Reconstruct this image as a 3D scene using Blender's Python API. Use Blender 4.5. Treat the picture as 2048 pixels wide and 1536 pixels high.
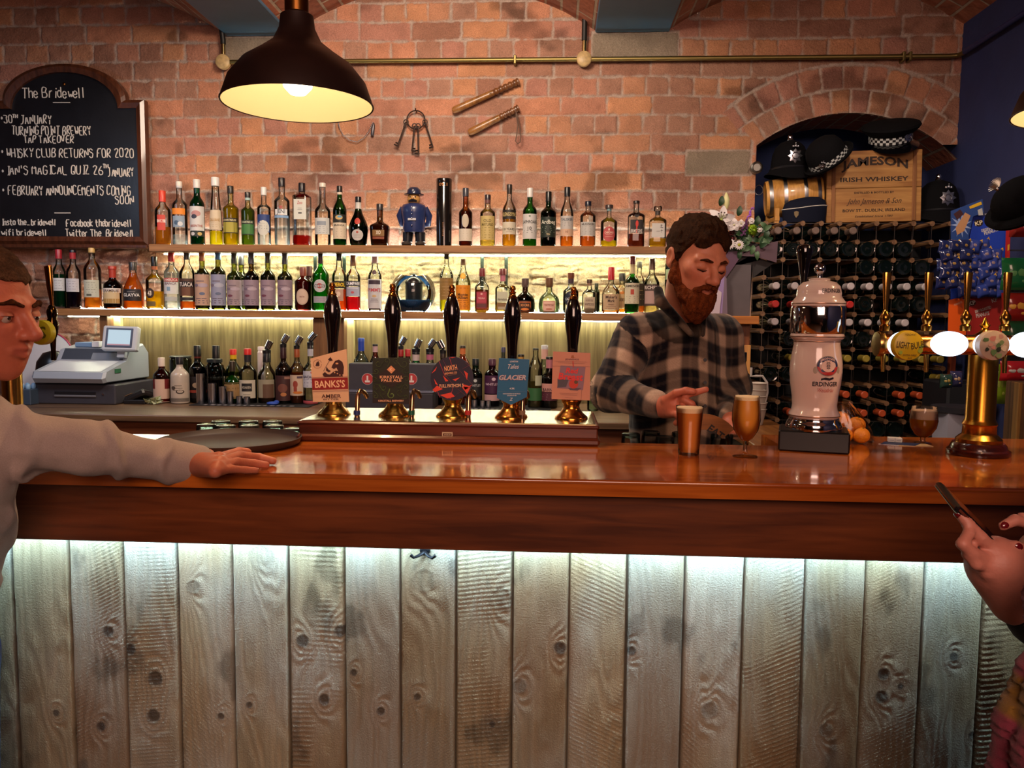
import bpy, math, random
import numpy as np
from math import sin, cos, pi, radians, sqrt, atan2
for o in list(bpy.data.objects): bpy.data.objects.remove(o)
SC = bpy.context.scene
COL = SC.collection
# ------------------------------------------------------------------ camera, world, exposure
F_PX, CAM_H = 1600.0, 1.42
def cam_axes():
    y, p, r = radians(3.17), radians(4.7), radians(.54)
    f = np.array([-sin(y)*cos(p), cos(y)*cos(p), -sin(p)])
    a = np.array([cos(y), sin(y), 0.]); b = np.cross(a, f)
    return cos(r)*a+sin(r)*b, -sin(r)*a+cos(r)*b, f
CR, CU, CF = cam_axes()
cd = bpy.data.cameras.new('camera'); cam = bpy.data.objects.new('camera', cd); COL.objects.link(cam)
cd.sensor_width = 36; cd.lens = 36*F_PX/2048; cd.clip_start = .05
from mathutils import Matrix, Vector
cam.matrix_world = Matrix([[CR[0], CU[0], -CF[0], 0], [CR[1], CU[1], -CF[1], 0], [CR[2], CU[2], -CF[2], CAM_H], [0, 0, 0, 1]])
SC.camera = cam
SC.view_settings.view_transform = 'Standard'; SC.view_settings.look = 'None'; SC.view_settings.gamma = 1
SC.view_settings.exposure = 0.0
SC.cycles.transparent_max_bounces = 40
SC.cycles.max_bounces = 10
SC.cycles.sample_clamp_indirect = 6
W = bpy.data.worlds.new('world'); SC.world = W; W.use_nodes = True
W.node_tree.nodes['Background'].inputs[0].default_value = (1.0, .62, .42, 1)
W.node_tree.nodes['Background'].inputs[1].default_value = .13
def lamp(name, kind, loc, power, col, size=.1, aim=None, **k):
    l = bpy.data.lights.new(name, kind); l.energy = power; l.color = col
    if kind == 'AREA': l.size = size; l.shape = k.get('shape', 'SQUARE'); l.size_y = k.get('sy', size)
    elif kind in ('POINT', 'SPOT'): l.shadow_soft_size = size
    if kind == 'SPOT': l.spot_size = radians(k.get('angle', 70)); l.spot_blend = k.get('blend', .6)
    o = bpy.data.objects.new(name, l); COL.objects.link(o); o.location = loc
    if aim is not None: o.rotation_euler = (Vector(aim)-Vector(loc)).to_track_quat('-Z', 'Y').to_euler()
    return o
# ceiling spots of the room (above the frame) and an unseen soft fill light behind the camera
lamp('ceiling_spot_shelves', 'SPOT', (.75, 2.75, 3.2), 1350, (1, .88, .74), .05, (.95, 4.2, 2.45), angle=92, blend=.9)
lamp('ceiling_spot_alcove', 'SPOT', (1.15, 2.9, 3.2), 900, (1, .86, .74), .05, (1.45, 4.3, 2.2), angle=80, blend=.9)
lamp('ceiling_spot_board', 'SPOT', (-2.0, 2.6, 2.9), 60, (1, .66, .42), .06, (-2.0, 4.2, 1.75), angle=64, blend=1)
lamp('room_fill', 'AREA', (.3, -1.2, 2.5), 72, (1, .62, .48), 1.6, (.2, 2.2, 1.2))
lamp('ceiling_spot_rack', 'SPOT', (1.0, 2.2, 2.95), 95, (1, .78, .62), .06, (1.55, 4.1, 1.35), angle=62, blend=.9)
lamp('shelf_fill', 'AREA', (-.5, 2.5, 2.85), 42, (1, .80, .62), .5, (-.6, 4.15, 1.55))  # unseen area fill added to brighten the shelf bottles and labels
lamp('till_fill', 'AREA', (-2.5, 2.9, 2.2), 5, (.55, .72, 1), .5, (-2.4, 3.8, 1.1))  # unseen cool area light aimed at the till from above
# ------------------------------------------------------------------ pixel helpers (2048 x 1536 frame -> a plane of the room)
def ray(x, y): return CF+CR*(x-1024)/F_PX-CU*(y-768)/F_PX
C0 = np.array([0, 0, CAM_H])
def P(x, y, Y): d = ray(x, y); return C0+d*Y/d[1]
def PZ(x, y, z): d = ray(x, y); return C0+d*(z-CAM_H)/d[2]
def PX(x, y, X): d = ray(x, y); return C0+d*X/d[0]
def mpp(x, y, Y): return Y/ray(x, y)[1]/F_PX          # metres per pixel there
# ------------------------------------------------------------------ objects and properties
def tag(o, label=None, cat=None, group=None, kind=None):
    if label: o['label'] = label
    if cat: o['category'] = cat
    if group: o['group'] = group
    if kind: o['kind'] = kind
    return o
def thing(name, label, cat, loc=(0, 0, 0), rotz=0, group=None):
    o = bpy.data.objects.new(name, None); COL.objects.link(o)
    o.location = [float(v) for v in loc]; o.rotation_euler = (0, 0, rotz); o.empty_display_size = .02
    return tag(o, label, cat, group)
def copy_tree(o, parent=None):
    c = o.copy(); COL.objects.link(c)
    if parent is not None: c.parent = parent
    for ch in [x for x in o.children]: copy_tree(ch, c)
    return c
# ------------------------------------------------------------------ materials
def lin(h):
    if not isinstance(h, str): return tuple(h)[:3]
    h = h.lstrip('#'); v = [int(h[i:i+2], 16)/255 for i in (0, 2, 4)]
    return tuple(c/12.92 if c <= .04045 else ((c+.055)/1.055)**2.4 for c in v)
MATS = {}
def nodes_of(name):
    m = bpy.data.materials.new(name); m.use_nodes = True; nt = m.node_tree
    return m, nt, nt.nodes, nt.links, nt.nodes['Principled BSDF']
def mat(col, rough=.5, metal=0, coat=0, noise=0, nscale=30, bump=0, bscale=60, emit=0, spec=.5, sheen=0, name=None):
    key = (col, rough, metal, coat, noise, nscale, bump, bscale, emit, spec, sheen, name)
    if key in MATS: return MATS[key]
    m, nt, N, L, b = nodes_of(name or 'paint'); c = lin(col)
    b.inputs['Base Color'].default_value = (*c, 1); b.inputs['Roughness'].default_value = rough
    b.inputs['Metallic'].default_value = metal; b.inputs['Coat Weight'].default_value = coat
    b.inputs['Coat Roughness'].default_value = .08; b.inputs['Specular IOR Level'].default_value = spec
    b.inputs['Sheen Weight'].default_value = sheen
    if emit: b.inputs['Emission Color'].default_value = (*c, 1); b.inputs['Emission Strength'].default_value = emit
    if noise or bump:
        tc = N.new('ShaderNodeTexCoord')
    if noise:
        n = N.new('ShaderNodeTexNoise'); n.inputs['Scale'].default_value = nscale; n.inputs['Detail'].default_value = 4
        L.new(tc.outputs['Object'], n.inputs['Vector'])
        r = N.new('ShaderNodeMapRange'); r.inputs[1].default_value = .3; r.inputs[2].default_value = .7
        r.inputs[3].default_value = 1-noise; r.inputs[4].default_value = 1+noise; L.new(n.outputs[0], r.inputs[0])
        v = N.new('ShaderNodeVectorMath'); v.operation = 'SCALE'; v.inputs[0].default_value = c; L.new(r.outputs[0], v.inputs['Scale'])
        L.new(v.outputs[0], b.inputs['Base Color'])
    if bump:
        n = N.new('ShaderNodeTexNoise'); n.inputs['Scale'].default_value = bscale; n.inputs['Detail'].default_value = 5
        L.new(tc.outputs['Object'], n.inputs['Vector'])
        u = N.new('ShaderNodeBump'); u.inputs['Strength'].default_value = bump; u.inputs['Distance'].default_value = .01
        L.new(n.outputs[0], u.inputs['Height']); L.new(u.outputs[0], b.inputs['Normal'])
    MATS[key] = m; return m
def metal(col, rough=.2): return mat(col, rough, 1, name='metal')
def attr_mat(name, rough=.6, bump=0, bscale=200, spec=.4, coat=0, noise=.12, nscale=150, sheen=0, sss=0):
    """colour comes from the mesh's own 'Col' attribute (the thing's real colours), broken up by fine noise"""
    m, nt, N, L, b = nodes_of(name)
    a = N.new('ShaderNodeAttribute'); a.attribute_name = 'Col'; tc = N.new('ShaderNodeTexCoord')
    n = N.new('ShaderNodeTexNoise'); n.inputs['Scale'].default_value = nscale; n.inputs['Detail'].default_value = 5; L.new(tc.outputs['Object'], n.inputs['Vector'])
    r = N.new('ShaderNodeMapRange'); r.inputs[1].default_value = .3; r.inputs[2].default_value = .7; r.inputs[3].default_value = 1-noise; r.inputs[4].default_value = 1+noise
    L.new(n.outputs[0], r.inputs[0]); v = N.new('ShaderNodeVectorMath'); v.operation = 'SCALE'; L.new(a.outputs['Color'], v.inputs[0]); L.new(r.outputs[0], v.inputs['Scale'])
    L.new(v.outputs[0], b.inputs['Base Color']); b.inputs['Roughness'].default_value = rough; b.inputs['Specular IOR Level'].default_value = spec
    b.inputs['Coat Weight'].default_value = coat; b.inputs['Sheen Weight'].default_value = sheen
    if sss: b.inputs['Subsurface Weight'].default_value = sss; b.inputs['Subsurface Radius'].default_value = (.01, .004, .002)
    if bump:
        n2 = N.new('ShaderNodeTexNoise'); n2.inputs['Scale'].default_value = bscale; n2.inputs['Detail'].default_value = 6; L.new(tc.outputs['Object'], n2.inputs['Vector'])
        u = N.new('ShaderNodeBump'); u.inputs['Strength'].default_value = bump; u.inputs['Distance'].default_value = .006
        L.new(n2.outputs[0], u.inputs['Height']); L.new(u.outputs[0], b.inputs['Normal'])
    return m
def wood(c1, c2, axis='x', scale=6, rough=.4, coat=0, stretch=18, bump=.15, c3=None):
    key = ('wood', c1, c2, axis, scale, rough, coat, stretch, bump)
    if key in MATS: return MATS[key]
    m, nt, N, L, b = nodes_of('wood'); tc = N.new('ShaderNodeTexCoord'); mp = N.new('ShaderNodeMapping')
    s = {'x': (1, stretch, stretch), 'y': (stretch, 1, stretch), 'z': (stretch, stretch, 1)}[axis]
    mp.inputs['Scale'].default_value = s; L.new(tc.outputs['Object'], mp.inputs['Vector'])
    n = N.new('ShaderNodeTexNoise'); n.inputs['Scale'].default_value = scale; n.inputs['Detail'].default_value = 6; n.inputs['Distortion'].default_value = .6
    L.new(mp.outputs[0], n.inputs['Vector'])
    n2 = N.new('ShaderNodeTexNoise'); n2.inputs['Scale'].default_value = scale*.35; n2.inputs['Detail'].default_value = 3; L.new(mp.outputs[0], n2.inputs['Vector'])
    ad = N.new('ShaderNodeMath'); ad.operation = 'ADD'; L.new(n.outputs[0], ad.inputs[0]); L.new(n2.outputs[0], ad.inputs[1])
    r = N.new('ShaderNodeValToRGB'); r.color_ramp.elements[0].position = .38; r.color_ramp.elements[1].position = .64
    hf = N.new('ShaderNodeMath'); hf.operation = 'MULTIPLY'; hf.inputs[1].default_value = .5; L.new(ad.outputs[0], hf.inputs[0]); L.new(hf.outputs[0], r.inputs[0])
    r.color_ramp.elements[0].color = (*lin(c1), 1); r.color_ramp.elements[1].color = (*lin(c2), 1)
    L.new(r.outputs[0], b.inputs['Base Color']); b.inputs['Roughness'].default_value = rough
    b.inputs['Coat Weight'].default_value = coat; b.inputs['Coat Roughness'].default_value = .06
    if bump:
        u = N.new('ShaderNodeBump'); u.inputs['Strength'].default_value = bump; u.inputs['Distance'].default_value = .002
        L.new(n.outputs[0], u.inputs['Height']); L.new(u.outputs[0], b.inputs['Normal'])
    MATS[key] = m; return m
def glass(col=(1, 1, 1), rough=.02, edge=.7):
    """hollow thin-walled glass: tinted straight-through light, stronger tint and reflection at grazing angles"""
    c = tuple(v**.65 for v in lin(col)); key = ('glass', c, rough, edge)
    if key in MATS: return MATS[key]
    m = bpy.data.materials.new('glass'); m.use_nodes = True; nt = m.node_tree; N = nt.nodes; L = nt.links; N.clear()
    out = N.new('ShaderNodeOutputMaterial'); lw = N.new('ShaderNodeLayerWeight'); lw.inputs[0].default_value = .35
    mx = N.new('ShaderNodeMix'); mx.data_type = 'RGBA'
    mx.inputs[6].default_value = (*c, 1); mx.inputs[7].default_value = (*[v*v*edge for v in c], 1)
    pw = N.new('ShaderNodeMath'); pw.operation = 'POWER'; pw.inputs[1].default_value = 3; L.new(lw.outputs['Facing'], pw.inputs[0]); L.new(pw.outputs[0], mx.inputs[0])
    t = N.new('ShaderNodeBsdfTransparent'); L.new(mx.outputs[2], t.inputs[0])
    g = N.new('ShaderNodeBsdfGlossy'); g.inputs['Roughness'].default_value = rough
    fr = N.new('ShaderNodeFresnel'); fr.inputs[0].default_value = 1.5
    ms = N.new('ShaderNodeMixShader'); L.new(fr.outputs[0], ms.inputs[0]); L.new(t.outputs[0], ms.inputs[1]); L.new(g.outputs[0], ms.inputs[2])
    L.new(ms.outputs[0], out.inputs[0]); MATS[key] = m; return m
def liquid(col, body=.35):
    c = lin(col); key = ('liq', c, body)
    if key in MATS: return MATS[key]
    m = bpy.data.materials.new('liquid'); m.use_nodes = True; nt = m.node_tree; N = nt.nodes; L = nt.links; N.clear()
    out = N.new('ShaderNodeOutputMaterial'); t = N.new('ShaderNodeBsdfTransparent'); t.inputs[0].default_value = (*[v**.42 for v in c], 1)
    d = N.new('ShaderNodeBsdfTranslucent'); d.inputs[0].default_value = (*c, 1)
    e = N.new('ShaderNodeBsdfDiffuse'); e.inputs[0].default_value = (*c, 1)
    a = N.new('ShaderNodeMixShader'); a.inputs[0].default_value = .4; L.new(d.outputs[0], a.inputs[1]); L.new(e.outputs[0], a.inputs[2])
    ms = N.new('ShaderNodeMixShader'); ms.inputs[0].default_value = body; L.new(t.outputs[0], ms.inputs[1]); L.new(a.outputs[0], ms.inputs[2])
    L.new(ms.outputs[0], out.inputs[0]); MATS[key] = m; return m
def glow(col, strength):
    key = ('glow', col, strength)
    if key in MATS: return MATS[key]
    m = bpy.data.materials.new('glow'); m.use_nodes = True; N = m.node_tree.nodes; N.clear()
    e = N.new('ShaderNodeEmission'); e.inputs[0].default_value = (*lin(col), 1); e.inputs[1].default_value = strength
    o = N.new('ShaderNodeOutputMaterial'); m.node_tree.links.new(e.outputs[0], o.inputs[0]); MATS[key] = m; return m
# ------------------------------------------------------------------ mesh builder
def rotm(ax, a):
    c, s = cos(a), sin(a)
    return np.array({'x': [[1, 0, 0], [0, c, -s], [0, s, c]], 'y': [[c, 0, s], [0, 1, 0], [-s, 0, c]], 'z': [[c, -s, 0], [s, c, 0], [0, 0, 1]]}[ax], float)
def frame(d):
    d = np.asarray(d, float); d = d/np.linalg.norm(d); a = np.array([0, 0, 1.]) if abs(d[2]) < .9 else np.array([0, 1., 0])
    x = np.cross(a, d); x /= np.linalg.norm(x); return np.stack([x, np.cross(d, x), d], 1)
class MB:
    def __init__(s): s.v = []; s.f = []; s.m = []; s.n = 0; s.mats = []; s.smooth = []
    def mi(s, m):
        if m not in s.mats: s.mats.append(m)
        return s.mats.index(m)
    def add(s, v, f, m, sm=False):
        v = np.asarray(v, float).reshape(-1, 3); i = s.mi(m)
        s.v.append(v); s.f += [[int(q)+s.n for q in p] for p in f]; s.m += [i]*len(f); s.smooth += [sm]*len(f); s.n += len(v); return s
    def box(s, x0, x1, y0, y1, z0, z1, m, bev=0, R=None, c=None):
        if bev:
            b = min(bev, (x1-x0)*.45, (y1-y0)*.45, (z1-z0)*.45); V = []; 
            for sx in (0, 1):
                for sy in (0, 1):
                    for sz in (0, 1):
                        X, Y, Z = (x0, x1)[sx], (y0, y1)[sy], (z0, z1)[sz]; dx, dy, dz = [b*(1-2*q) for q in (sx, sy, sz)]
                        V += [(X, Y+dy, Z+dz), (X+dx, Y, Z+dz), (X+dx, Y+dy, Z)]
            i = lambda sx, sy, sz, k: (sx*4+sy*2+sz)*3+k
            Fc = []
            for q in (0, 1):
                Fc += [[i(q, 0, 0, 0), i(q, 1, 0, 0), i(q, 1, 1, 0), i(q, 0, 1, 0)], [i(0, q, 0, 1), i(1, q, 0, 1), i(1, q, 1, 1), i(0, q, 1, 1)], [i(0, 0, q, 2), i(1, 0, q, 2), i(1, 1, q, 2), i(0, 1, q, 2)]]
                for p in (0, 1):
                    Fc += [[i(q, p, 0, 0), i(q, p, 1, 0), i(q, p, 1, 1), i(q, p, 0, 1)], [i(q, 0, p, 0), i(q, 1, p, 0), i(q, 1, p, 2), i(q, 0, p, 2)], [i(0, q, p, 1), i(1, q, p, 1), i(1, q, p, 2), i(0, q, p, 2)]]
                    for r in (0, 1): Fc.append([i(q, p, r, 0), i(q, p, r, 1), i(q, p, r, 2)])
            V = np.array(V)
            cen = V.mean(0); G = []
            for p in Fc:
                a = V[p]; nn = np.cross(a[1]-a[0], a[2]-a[0]); G.append(p if nn@(a.mean(0)-cen) > 0 else p[::-1])
            Fc = G
        else:
            V = np.array([(x, y, z) for x in (x0, x1) for y in (y0, y1) for z in (z0, z1)], float)
            Fc = [(0, 1, 3, 2), (4, 6, 7, 5), (0, 4, 5, 1), (2, 3, 7, 6), (0, 2, 6, 4), (1, 5, 7, 3)]
        if R is not None: c = np.array(c if c is not None else V.mean(0)); V = (V-c)@R.T+c
        return s.add(V, Fc, m)
    def lathe(s, prof, m, c=(0, 0, 0), seg=24, R=None, sq=None, cap=(True, True), a0=0, a1=2*pi, sm=True):
        full = abs(a1-a0-2*pi) < 1e-6; n = seg if full else seg+1
        a = a0+(a1-a0)*np.arange(n)/seg; V = []
        for i, (r, z) in enumerate(prof):
            k = 1.0
            if sq: e = sq[i] if isinstance(sq, (list, tuple, np.ndarray)) else sq; k = (np.abs(np.cos(a))**e+np.abs(np.sin(a))**e)**(-1/e)
            V.append(np.stack([r*k*np.sin(a), -r*k*np.cos(a), np.full(n, z)], 1))
        V = np.concatenate(V)
        if R is not None: V = V@np.asarray(R).T
        V = V+np.array(c); Fc = []
        for i in range(len(prof)-1):
            for j in range(n if full else n-1):
                k = (j+1) % n; Fc.append((i*n+j, i*n+k, (i+1)*n+k, (i+1)*n+j))
        if full and cap[0] and prof[0][0] > 1e-6: Fc.append(tuple(range(n-1, -1, -1)))
        if full and cap[1] and prof[-1][0] > 1e-6: Fc.append(tuple((len(prof)-1)*n+j for j in range(n)))
        return s.add(V, Fc, m, sm)
    def tube(s, pts, r, m, seg=10, closed=False, cap=True, flat=None):
        pts = np.asarray(pts, float); n = len(pts); rr = np.broadcast_to(np.asarray(r, float), (n,)); V = []; Fc = []
        T = np.zeros_like(pts); T[1:-1] = pts[2:]-pts[:-2]; T[0] = pts[1]-pts[0]; T[-1] = pts[-1]-pts[-2]
        if closed: T = np.roll(pts, -1, 0)-np.roll(pts, 1, 0)
        T /= np.linalg.norm(T, axis=1)[:, None]+1e-12; u = frame(T[0])[:, 0]; a = 2*pi*np.arange(seg)/seg
        for i in range(n):
            u = u-T[i]*(u@T[i]); u /= np.linalg.norm(u)+1e-12; w = np.cross(T[i], u)
            fl = 1 if flat is None else flat
            V.append(pts[i]+rr[i]*(np.cos(a)[:, None]*u+fl*np.sin(a)[:, None]*w))
        V = np.concatenate(V)
        for i in range(n if closed else n-1):
            b = (i+1) % n
            for j in range(seg): k = (j+1) % seg; Fc.append((i*seg+j, i*seg+k, b*seg+k, b*seg+j))
        if cap and not closed: Fc += [tuple(range(seg-1, -1, -1)), tuple((n-1)*seg+j for j in range(seg))]
        return s.add(V, Fc, m, True)
    def ball(s, c, r, m, seg=16, R=None):
        r = np.broadcast_to(np.asarray(r, float), (3,)); k = seg//2; V = []; Fc = []
        for i in range(k+1):
            t = pi*i/k
            for j in range(seg): a = 2*pi*j/seg; V.append((sin(t)*cos(a)*r[0], sin(t)*sin(a)*r[1], -cos(t)*r[2]))
        V = np.array(V)
        if R is not None: V = V@np.asarray(R).T
        for i in range(k):
            for j in range(seg): q = (j+1) % seg; Fc.append((i*seg+j, i*seg+q, (i+1)*seg+q, (i+1)*seg+j))
        return s.add(V+np.array(c), Fc, m, True)
    def prism(s, poly, d, m, o=(0, 0, 0), ux=(1, 0, 0), uz=(0, 0, 1), side=None):
        """polygon (x, z) in the plane ux, uz through o, thickened by d behind it (away from the viewer)"""
        ux, uz = np.array(ux, float), np.array(uz, float); nn = np.cross(ux, uz); o = np.array(o, float); poly = np.asarray(poly, float)
        A = o+poly[:, :1]*ux+poly[:, 1:]*uz; k = len(poly)
        ar = .5*np.sum(poly[:, 0]*np.roll(poly[:, 1], -1)-np.roll(poly[:, 0], -1)*poly[:, 1])
        Fr = list(range(k)) if ar > 0 else list(range(k))[::-1]
        s.add(np.concatenate([A, A-nn*d]), [Fr, [q+k for q in Fr[::-1]]], m)
        Sd = [[i, i+k, (i+1) % k+k, (i+1) % k] if ar > 0 else [i, (i+1) % k, (i+1) % k+k, i+k] for i in range(k)]
        return s.add(np.concatenate([A, A-nn*d]), Sd, side or m)
    def text(s, t, o, m, w=None, h=None, ux=(1, 0, 0), uz=(0, 0, 1), bold=0, shear=0, lift=.0004, fit=True, bend=None, arc=None):
        """lettering laid on a surface; o = its centre; bend = (centre, radius) wraps it round an upright cylinder"""
        V, Fc = text_mesh(t, bold, shear)
        if not len(V): return s
        lo, hi = V.min(0), V.max(0); V = V-(lo+hi)/2; W_, H_ = (hi-lo)[:2]
        kx = ky = None
        if w: kx = w/max(W_, 1e-6)
        if h: ky = h/max(H_, 1e-6)
        kx = kx or ky; ky = ky or kx
        x, z = V[:, 0]*kx, V[:, 1]*ky
        if arc: z = z+arc*(1-(2*x/(w or W_*kx))**2)
        ux, uz = np.array(ux, float), np.array(uz, float); nn = np.cross(ux, uz)
        if bend: cc, r = bend; return s.add(np.stack([cc[0]+(r+lift)*np.sin(x/r+bend_a(o, cc)), cc[1]-(r+lift)*np.cos(x/r+bend_a(o, cc)), o[2]+z], 1), Fc, m)
        return s.add(np.array(o)+x[:, None]*ux+z[:, None]*uz+nn*lift, Fc, m)
    def build(s, name, parent=None, kind=None, label=None):
        me = bpy.data.meshes.new(name); V = np.concatenate(s.v) if s.v else np.zeros((0, 3))
        me.from_pydata(V.tolist(), [], s.f)
        for m in s.mats: me.materials.append(m)
        me.polygons.foreach_set('material_index', s.m); me.polygons.foreach_set('use_smooth', s.smooth); me.update()
        if any(s.smooth):
            try: me.set_sharp_from_angle(angle=radians(42))
            except Exception: pass
        o = bpy.data.objects.new(name, me); COL.objects.link(o)
        if parent is not None: o.parent = parent
        return tag(o, label, None, None, kind)
def bend_a(o, cc): return atan2(o[0]-cc[0], -(o[1]-cc[1]))
TXT = {}
def text_mesh(t, bold=0, shear=0):
    k = (t, bold, shear)
    if k in TXT: return TXT[k]
    cu = bpy.data.curves.new('t', 'FONT'); cu.body = t; cu.resolution_u = 2; cu.offset = bold; cu.shear = shear; cu.fill_mode = 'FRONT'
    ob = bpy.data.objects.new('t', cu); COL.objects.link(ob)
    dg = bpy.context.evaluated_depsgraph_get(); me = bpy.data.meshes.new_from_object(ob.evaluated_get(dg))
    V = np.zeros(len(me.vertices)*3); me.vertices.foreach_get('co', V); Fc = [tuple(p.vertices) for p in me.polygons]
    bpy.data.objects.remove(ob); bpy.data.curves.remove(cu); bpy.data.meshes.remove(me)
    TXT[k] = (V.reshape(-1, 3), Fc); return TXT[k]
def np_mesh(name, V, Q, m, parent=None, cols=None, uv=None, smooth=True, kind=None):
    """big mesh straight from numpy arrays: V (n,3), Q (k,4)"""
    me = bpy.data.meshes.new(name); n, k = len(V), len(Q)
    me.vertices.add(n); me.vertices.foreach_set('co', np.ascontiguousarray(V, np.float32).ravel())
    me.loops.add(k*4); me.loops.foreach_set('vertex_index', np.ascontiguousarray(Q, np.int32).ravel())
    me.polygons.add(k); me.polygons.foreach_set('loop_start', np.arange(0, 4*k, 4, dtype=np.int32))
    me.polygons.foreach_set('use_smooth', np.full(k, smooth)); me.update(calc_edges=True)
    if cols is not None:
        a = me.attributes.new('Col', 'FLOAT_COLOR', 'POINT'); a.data.foreach_set('color', np.concatenate([cols, np.ones((n, 1))], 1).astype(np.float32).ravel())
    if uv is not None:
        a = me.attributes.new('Cloth', 'FLOAT_VECTOR', 'POINT'); a.data.foreach_set('vector', np.ascontiguousarray(uv, np.float32).ravel())
    me.materials.append(m); me.validate()
    o = bpy.data.objects.new(name, me); COL.objects.link(o)
    if parent is not None: o.parent = parent
    return tag(o, kind=kind)
# ------------------------------------------------------------------ noise and implicit surfaces
RNG = np.random.default_rng(7); random.seed(7)
_T = RNG.random(65536)
def hsh(*a):
    h = np.zeros(np.shape(a[0]), np.int64)
    for q, k in zip(a, (73856093, 19349663, 83492791)): h ^= (np.asarray(q).astype(np.int64)*k)
    return _T[(h ^ (h >> 13)) & 65535]
def vnoise(x, y, z=0.0):
    x, y = np.asarray(x, float), np.asarray(y, float); z = np.zeros_like(x)+z
    i, j, k = np.floor(x), np.floor(y), np.floor(z); f, g, h = x-i, y-j, z-k
    f, g, h = [q*q*(3-2*q) for q in (f, g, h)]; r = 0
    for a in (0, 1):
        for b in (0, 1):
            for c in (0, 1): r = r+hsh(i+a, j+b, k+c)*(f if a else 1-f)*(g if b else 1-g)*(h if c else 1-h)
    return r
def fbm(x, y, z=0.0, o=4):
    r, a, t = 0, 1, 0
    for i in range(o): r = r+a*vnoise(x*2**i+17*i, y*2**i-9*i, z*2**i+5*i); t += a; a *= .5
    return r/t
def sst(a, b, x): t = np.clip((x-a)/(b-a), 0, 1); return t*t*(3-2*t)
def capd(p, a, b, ra, rb):
    a, b = np.asarray(a, float), np.asarray(b, float); ba = b-a; h = np.clip((p-a)@ba/(ba@ba), 0, 1)
    return np.linalg.norm(p-a-h[:, None]*ba, axis=1)-(ra+(rb-ra)*h)
def chain(p, pts, rs, k=.02):
    d = None
    for i in range(len(pts)-1):
        e = capd(p, pts[i], pts[i+1], rs[i], rs[i+1]); d = e if d is None else smin(d, e, k)
    return d
def elld(p, c, r, R=None):
    q = p-np.asarray(c, float)
    if R is not None: q = q@R
    r = np.asarray(r, float); k0 = np.linalg.norm(q/r, axis=1); k1 = np.linalg.norm(q/(r*r), axis=1)+1e-9
    return k0*(k0-1)/k1
def smin(a, b, k): h = np.clip(.5+.5*(b-a)/k, 0, 1); return b+(a-b)*h-k*h*(1-h)
def smax(a, b, k): return -smin(-a, -b, k)
def isosurf(fn, lo, hi, res, margin=1.6):
    """surface nets over a block-sparse grid"""
    lo, hi = np.asarray(lo, float), np.asarray(hi, float); B = 8
    nb = np.ceil((hi-lo)/(res*B)).astype(int); n = nb*B+1
    D = np.full(n, 1.0, np.float32)
    bi = np.stack(np.meshgrid(*[np.arange(q) for q in nb], indexing='ij'), -1).reshape(-1, 3)
    dc = fn(lo+(bi*B+B/2)*res); D0 = np.abs(dc) < res*B*.87*margin+.004
    ins = ~D0 & (dc < 0); off = np.stack(np.meshgrid(*[np.arange(B+1)]*3, indexing='ij'), -1).reshape(-1, 3)
    for b in bi[ins]: D[b[0]*B:b[0]*B+B+1, b[1]*B:b[1]*B+B+1, b[2]*B:b[2]*B+B+1] = -1
    act = bi[D0]
    for s in range(0, len(act), 400):
        g = (act[s:s+400, None, :]*B+off[None]); q = g.reshape(-1, 3); d = fn(lo+q*res); D[q[:, 0], q[:, 1], q[:, 2]] = d
    I = D < 0; c = np.zeros(n-1, np.int8)
    for a in (0, 1):
        for b in (0, 1):
            for e in (0, 1): c += I[a:n[0]-1+a, b:n[1]-1+b, e:n[2]-1+e]
    A = np.argwhere((c > 0) & (c < 8)); idx = np.full(n-1, -1, np.int64); idx[A[:, 0], A[:, 1], A[:, 2]] = np.arange(len(A))
    S = np.zeros((len(A), 3)); cnt = np.zeros(len(A)); K = [(a, b, e) for a in (0, 1) for b in (0, 1) for e in (0, 1)]
    for i in range(8):
        for j in range(i+1, 8):
            if sum(abs(K[i][q]-K[j][q]) for q in range(3)) != 1: continue
            di, dj = D[tuple((A+K[i]).T)], D[tuple((A+K[j]).T)]; m = (di < 0) != (dj < 0)
            t = di[m]/(di[m]-dj[m]); S[m] += np.array(K[i])+t[:, None]*(np.array(K[j])-np.array(K[i])); cnt[m] += 1
    V = lo+(A+S/cnt[:, None])*res; Q = []
    for ax in range(3):
        u, w = [(1, 2), (2, 0), (0, 1)][ax]; sl = [slice(None)]*3; s2 = [slice(None)]*3; sl[ax] = slice(0, n[ax]-1); s2[ax] = slice(1, n[ax])
        E = np.argwhere(I[tuple(sl)] != I[tuple(s2)]); E = E[(E[:, u] > 0) & (E[:, w] > 0) & (E[:, u] < n[u]-1) & (E[:, w] < n[w]-1)]
        du, dw = np.zeros(3, int), np.zeros(3, int); du[u] = 1; dw[w] = 1
        q = np.stack([idx[tuple((E-a).T)] for a in (du+dw, dw, 0*du, du)], 1); fl = ~I[tuple(E.T)]
        q[fl] = q[fl][:, ::-1]; Q.append(q)
    Q = np.concatenate(Q); Q = Q[(Q >= 0).all(1)]
    return V, Q
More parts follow.
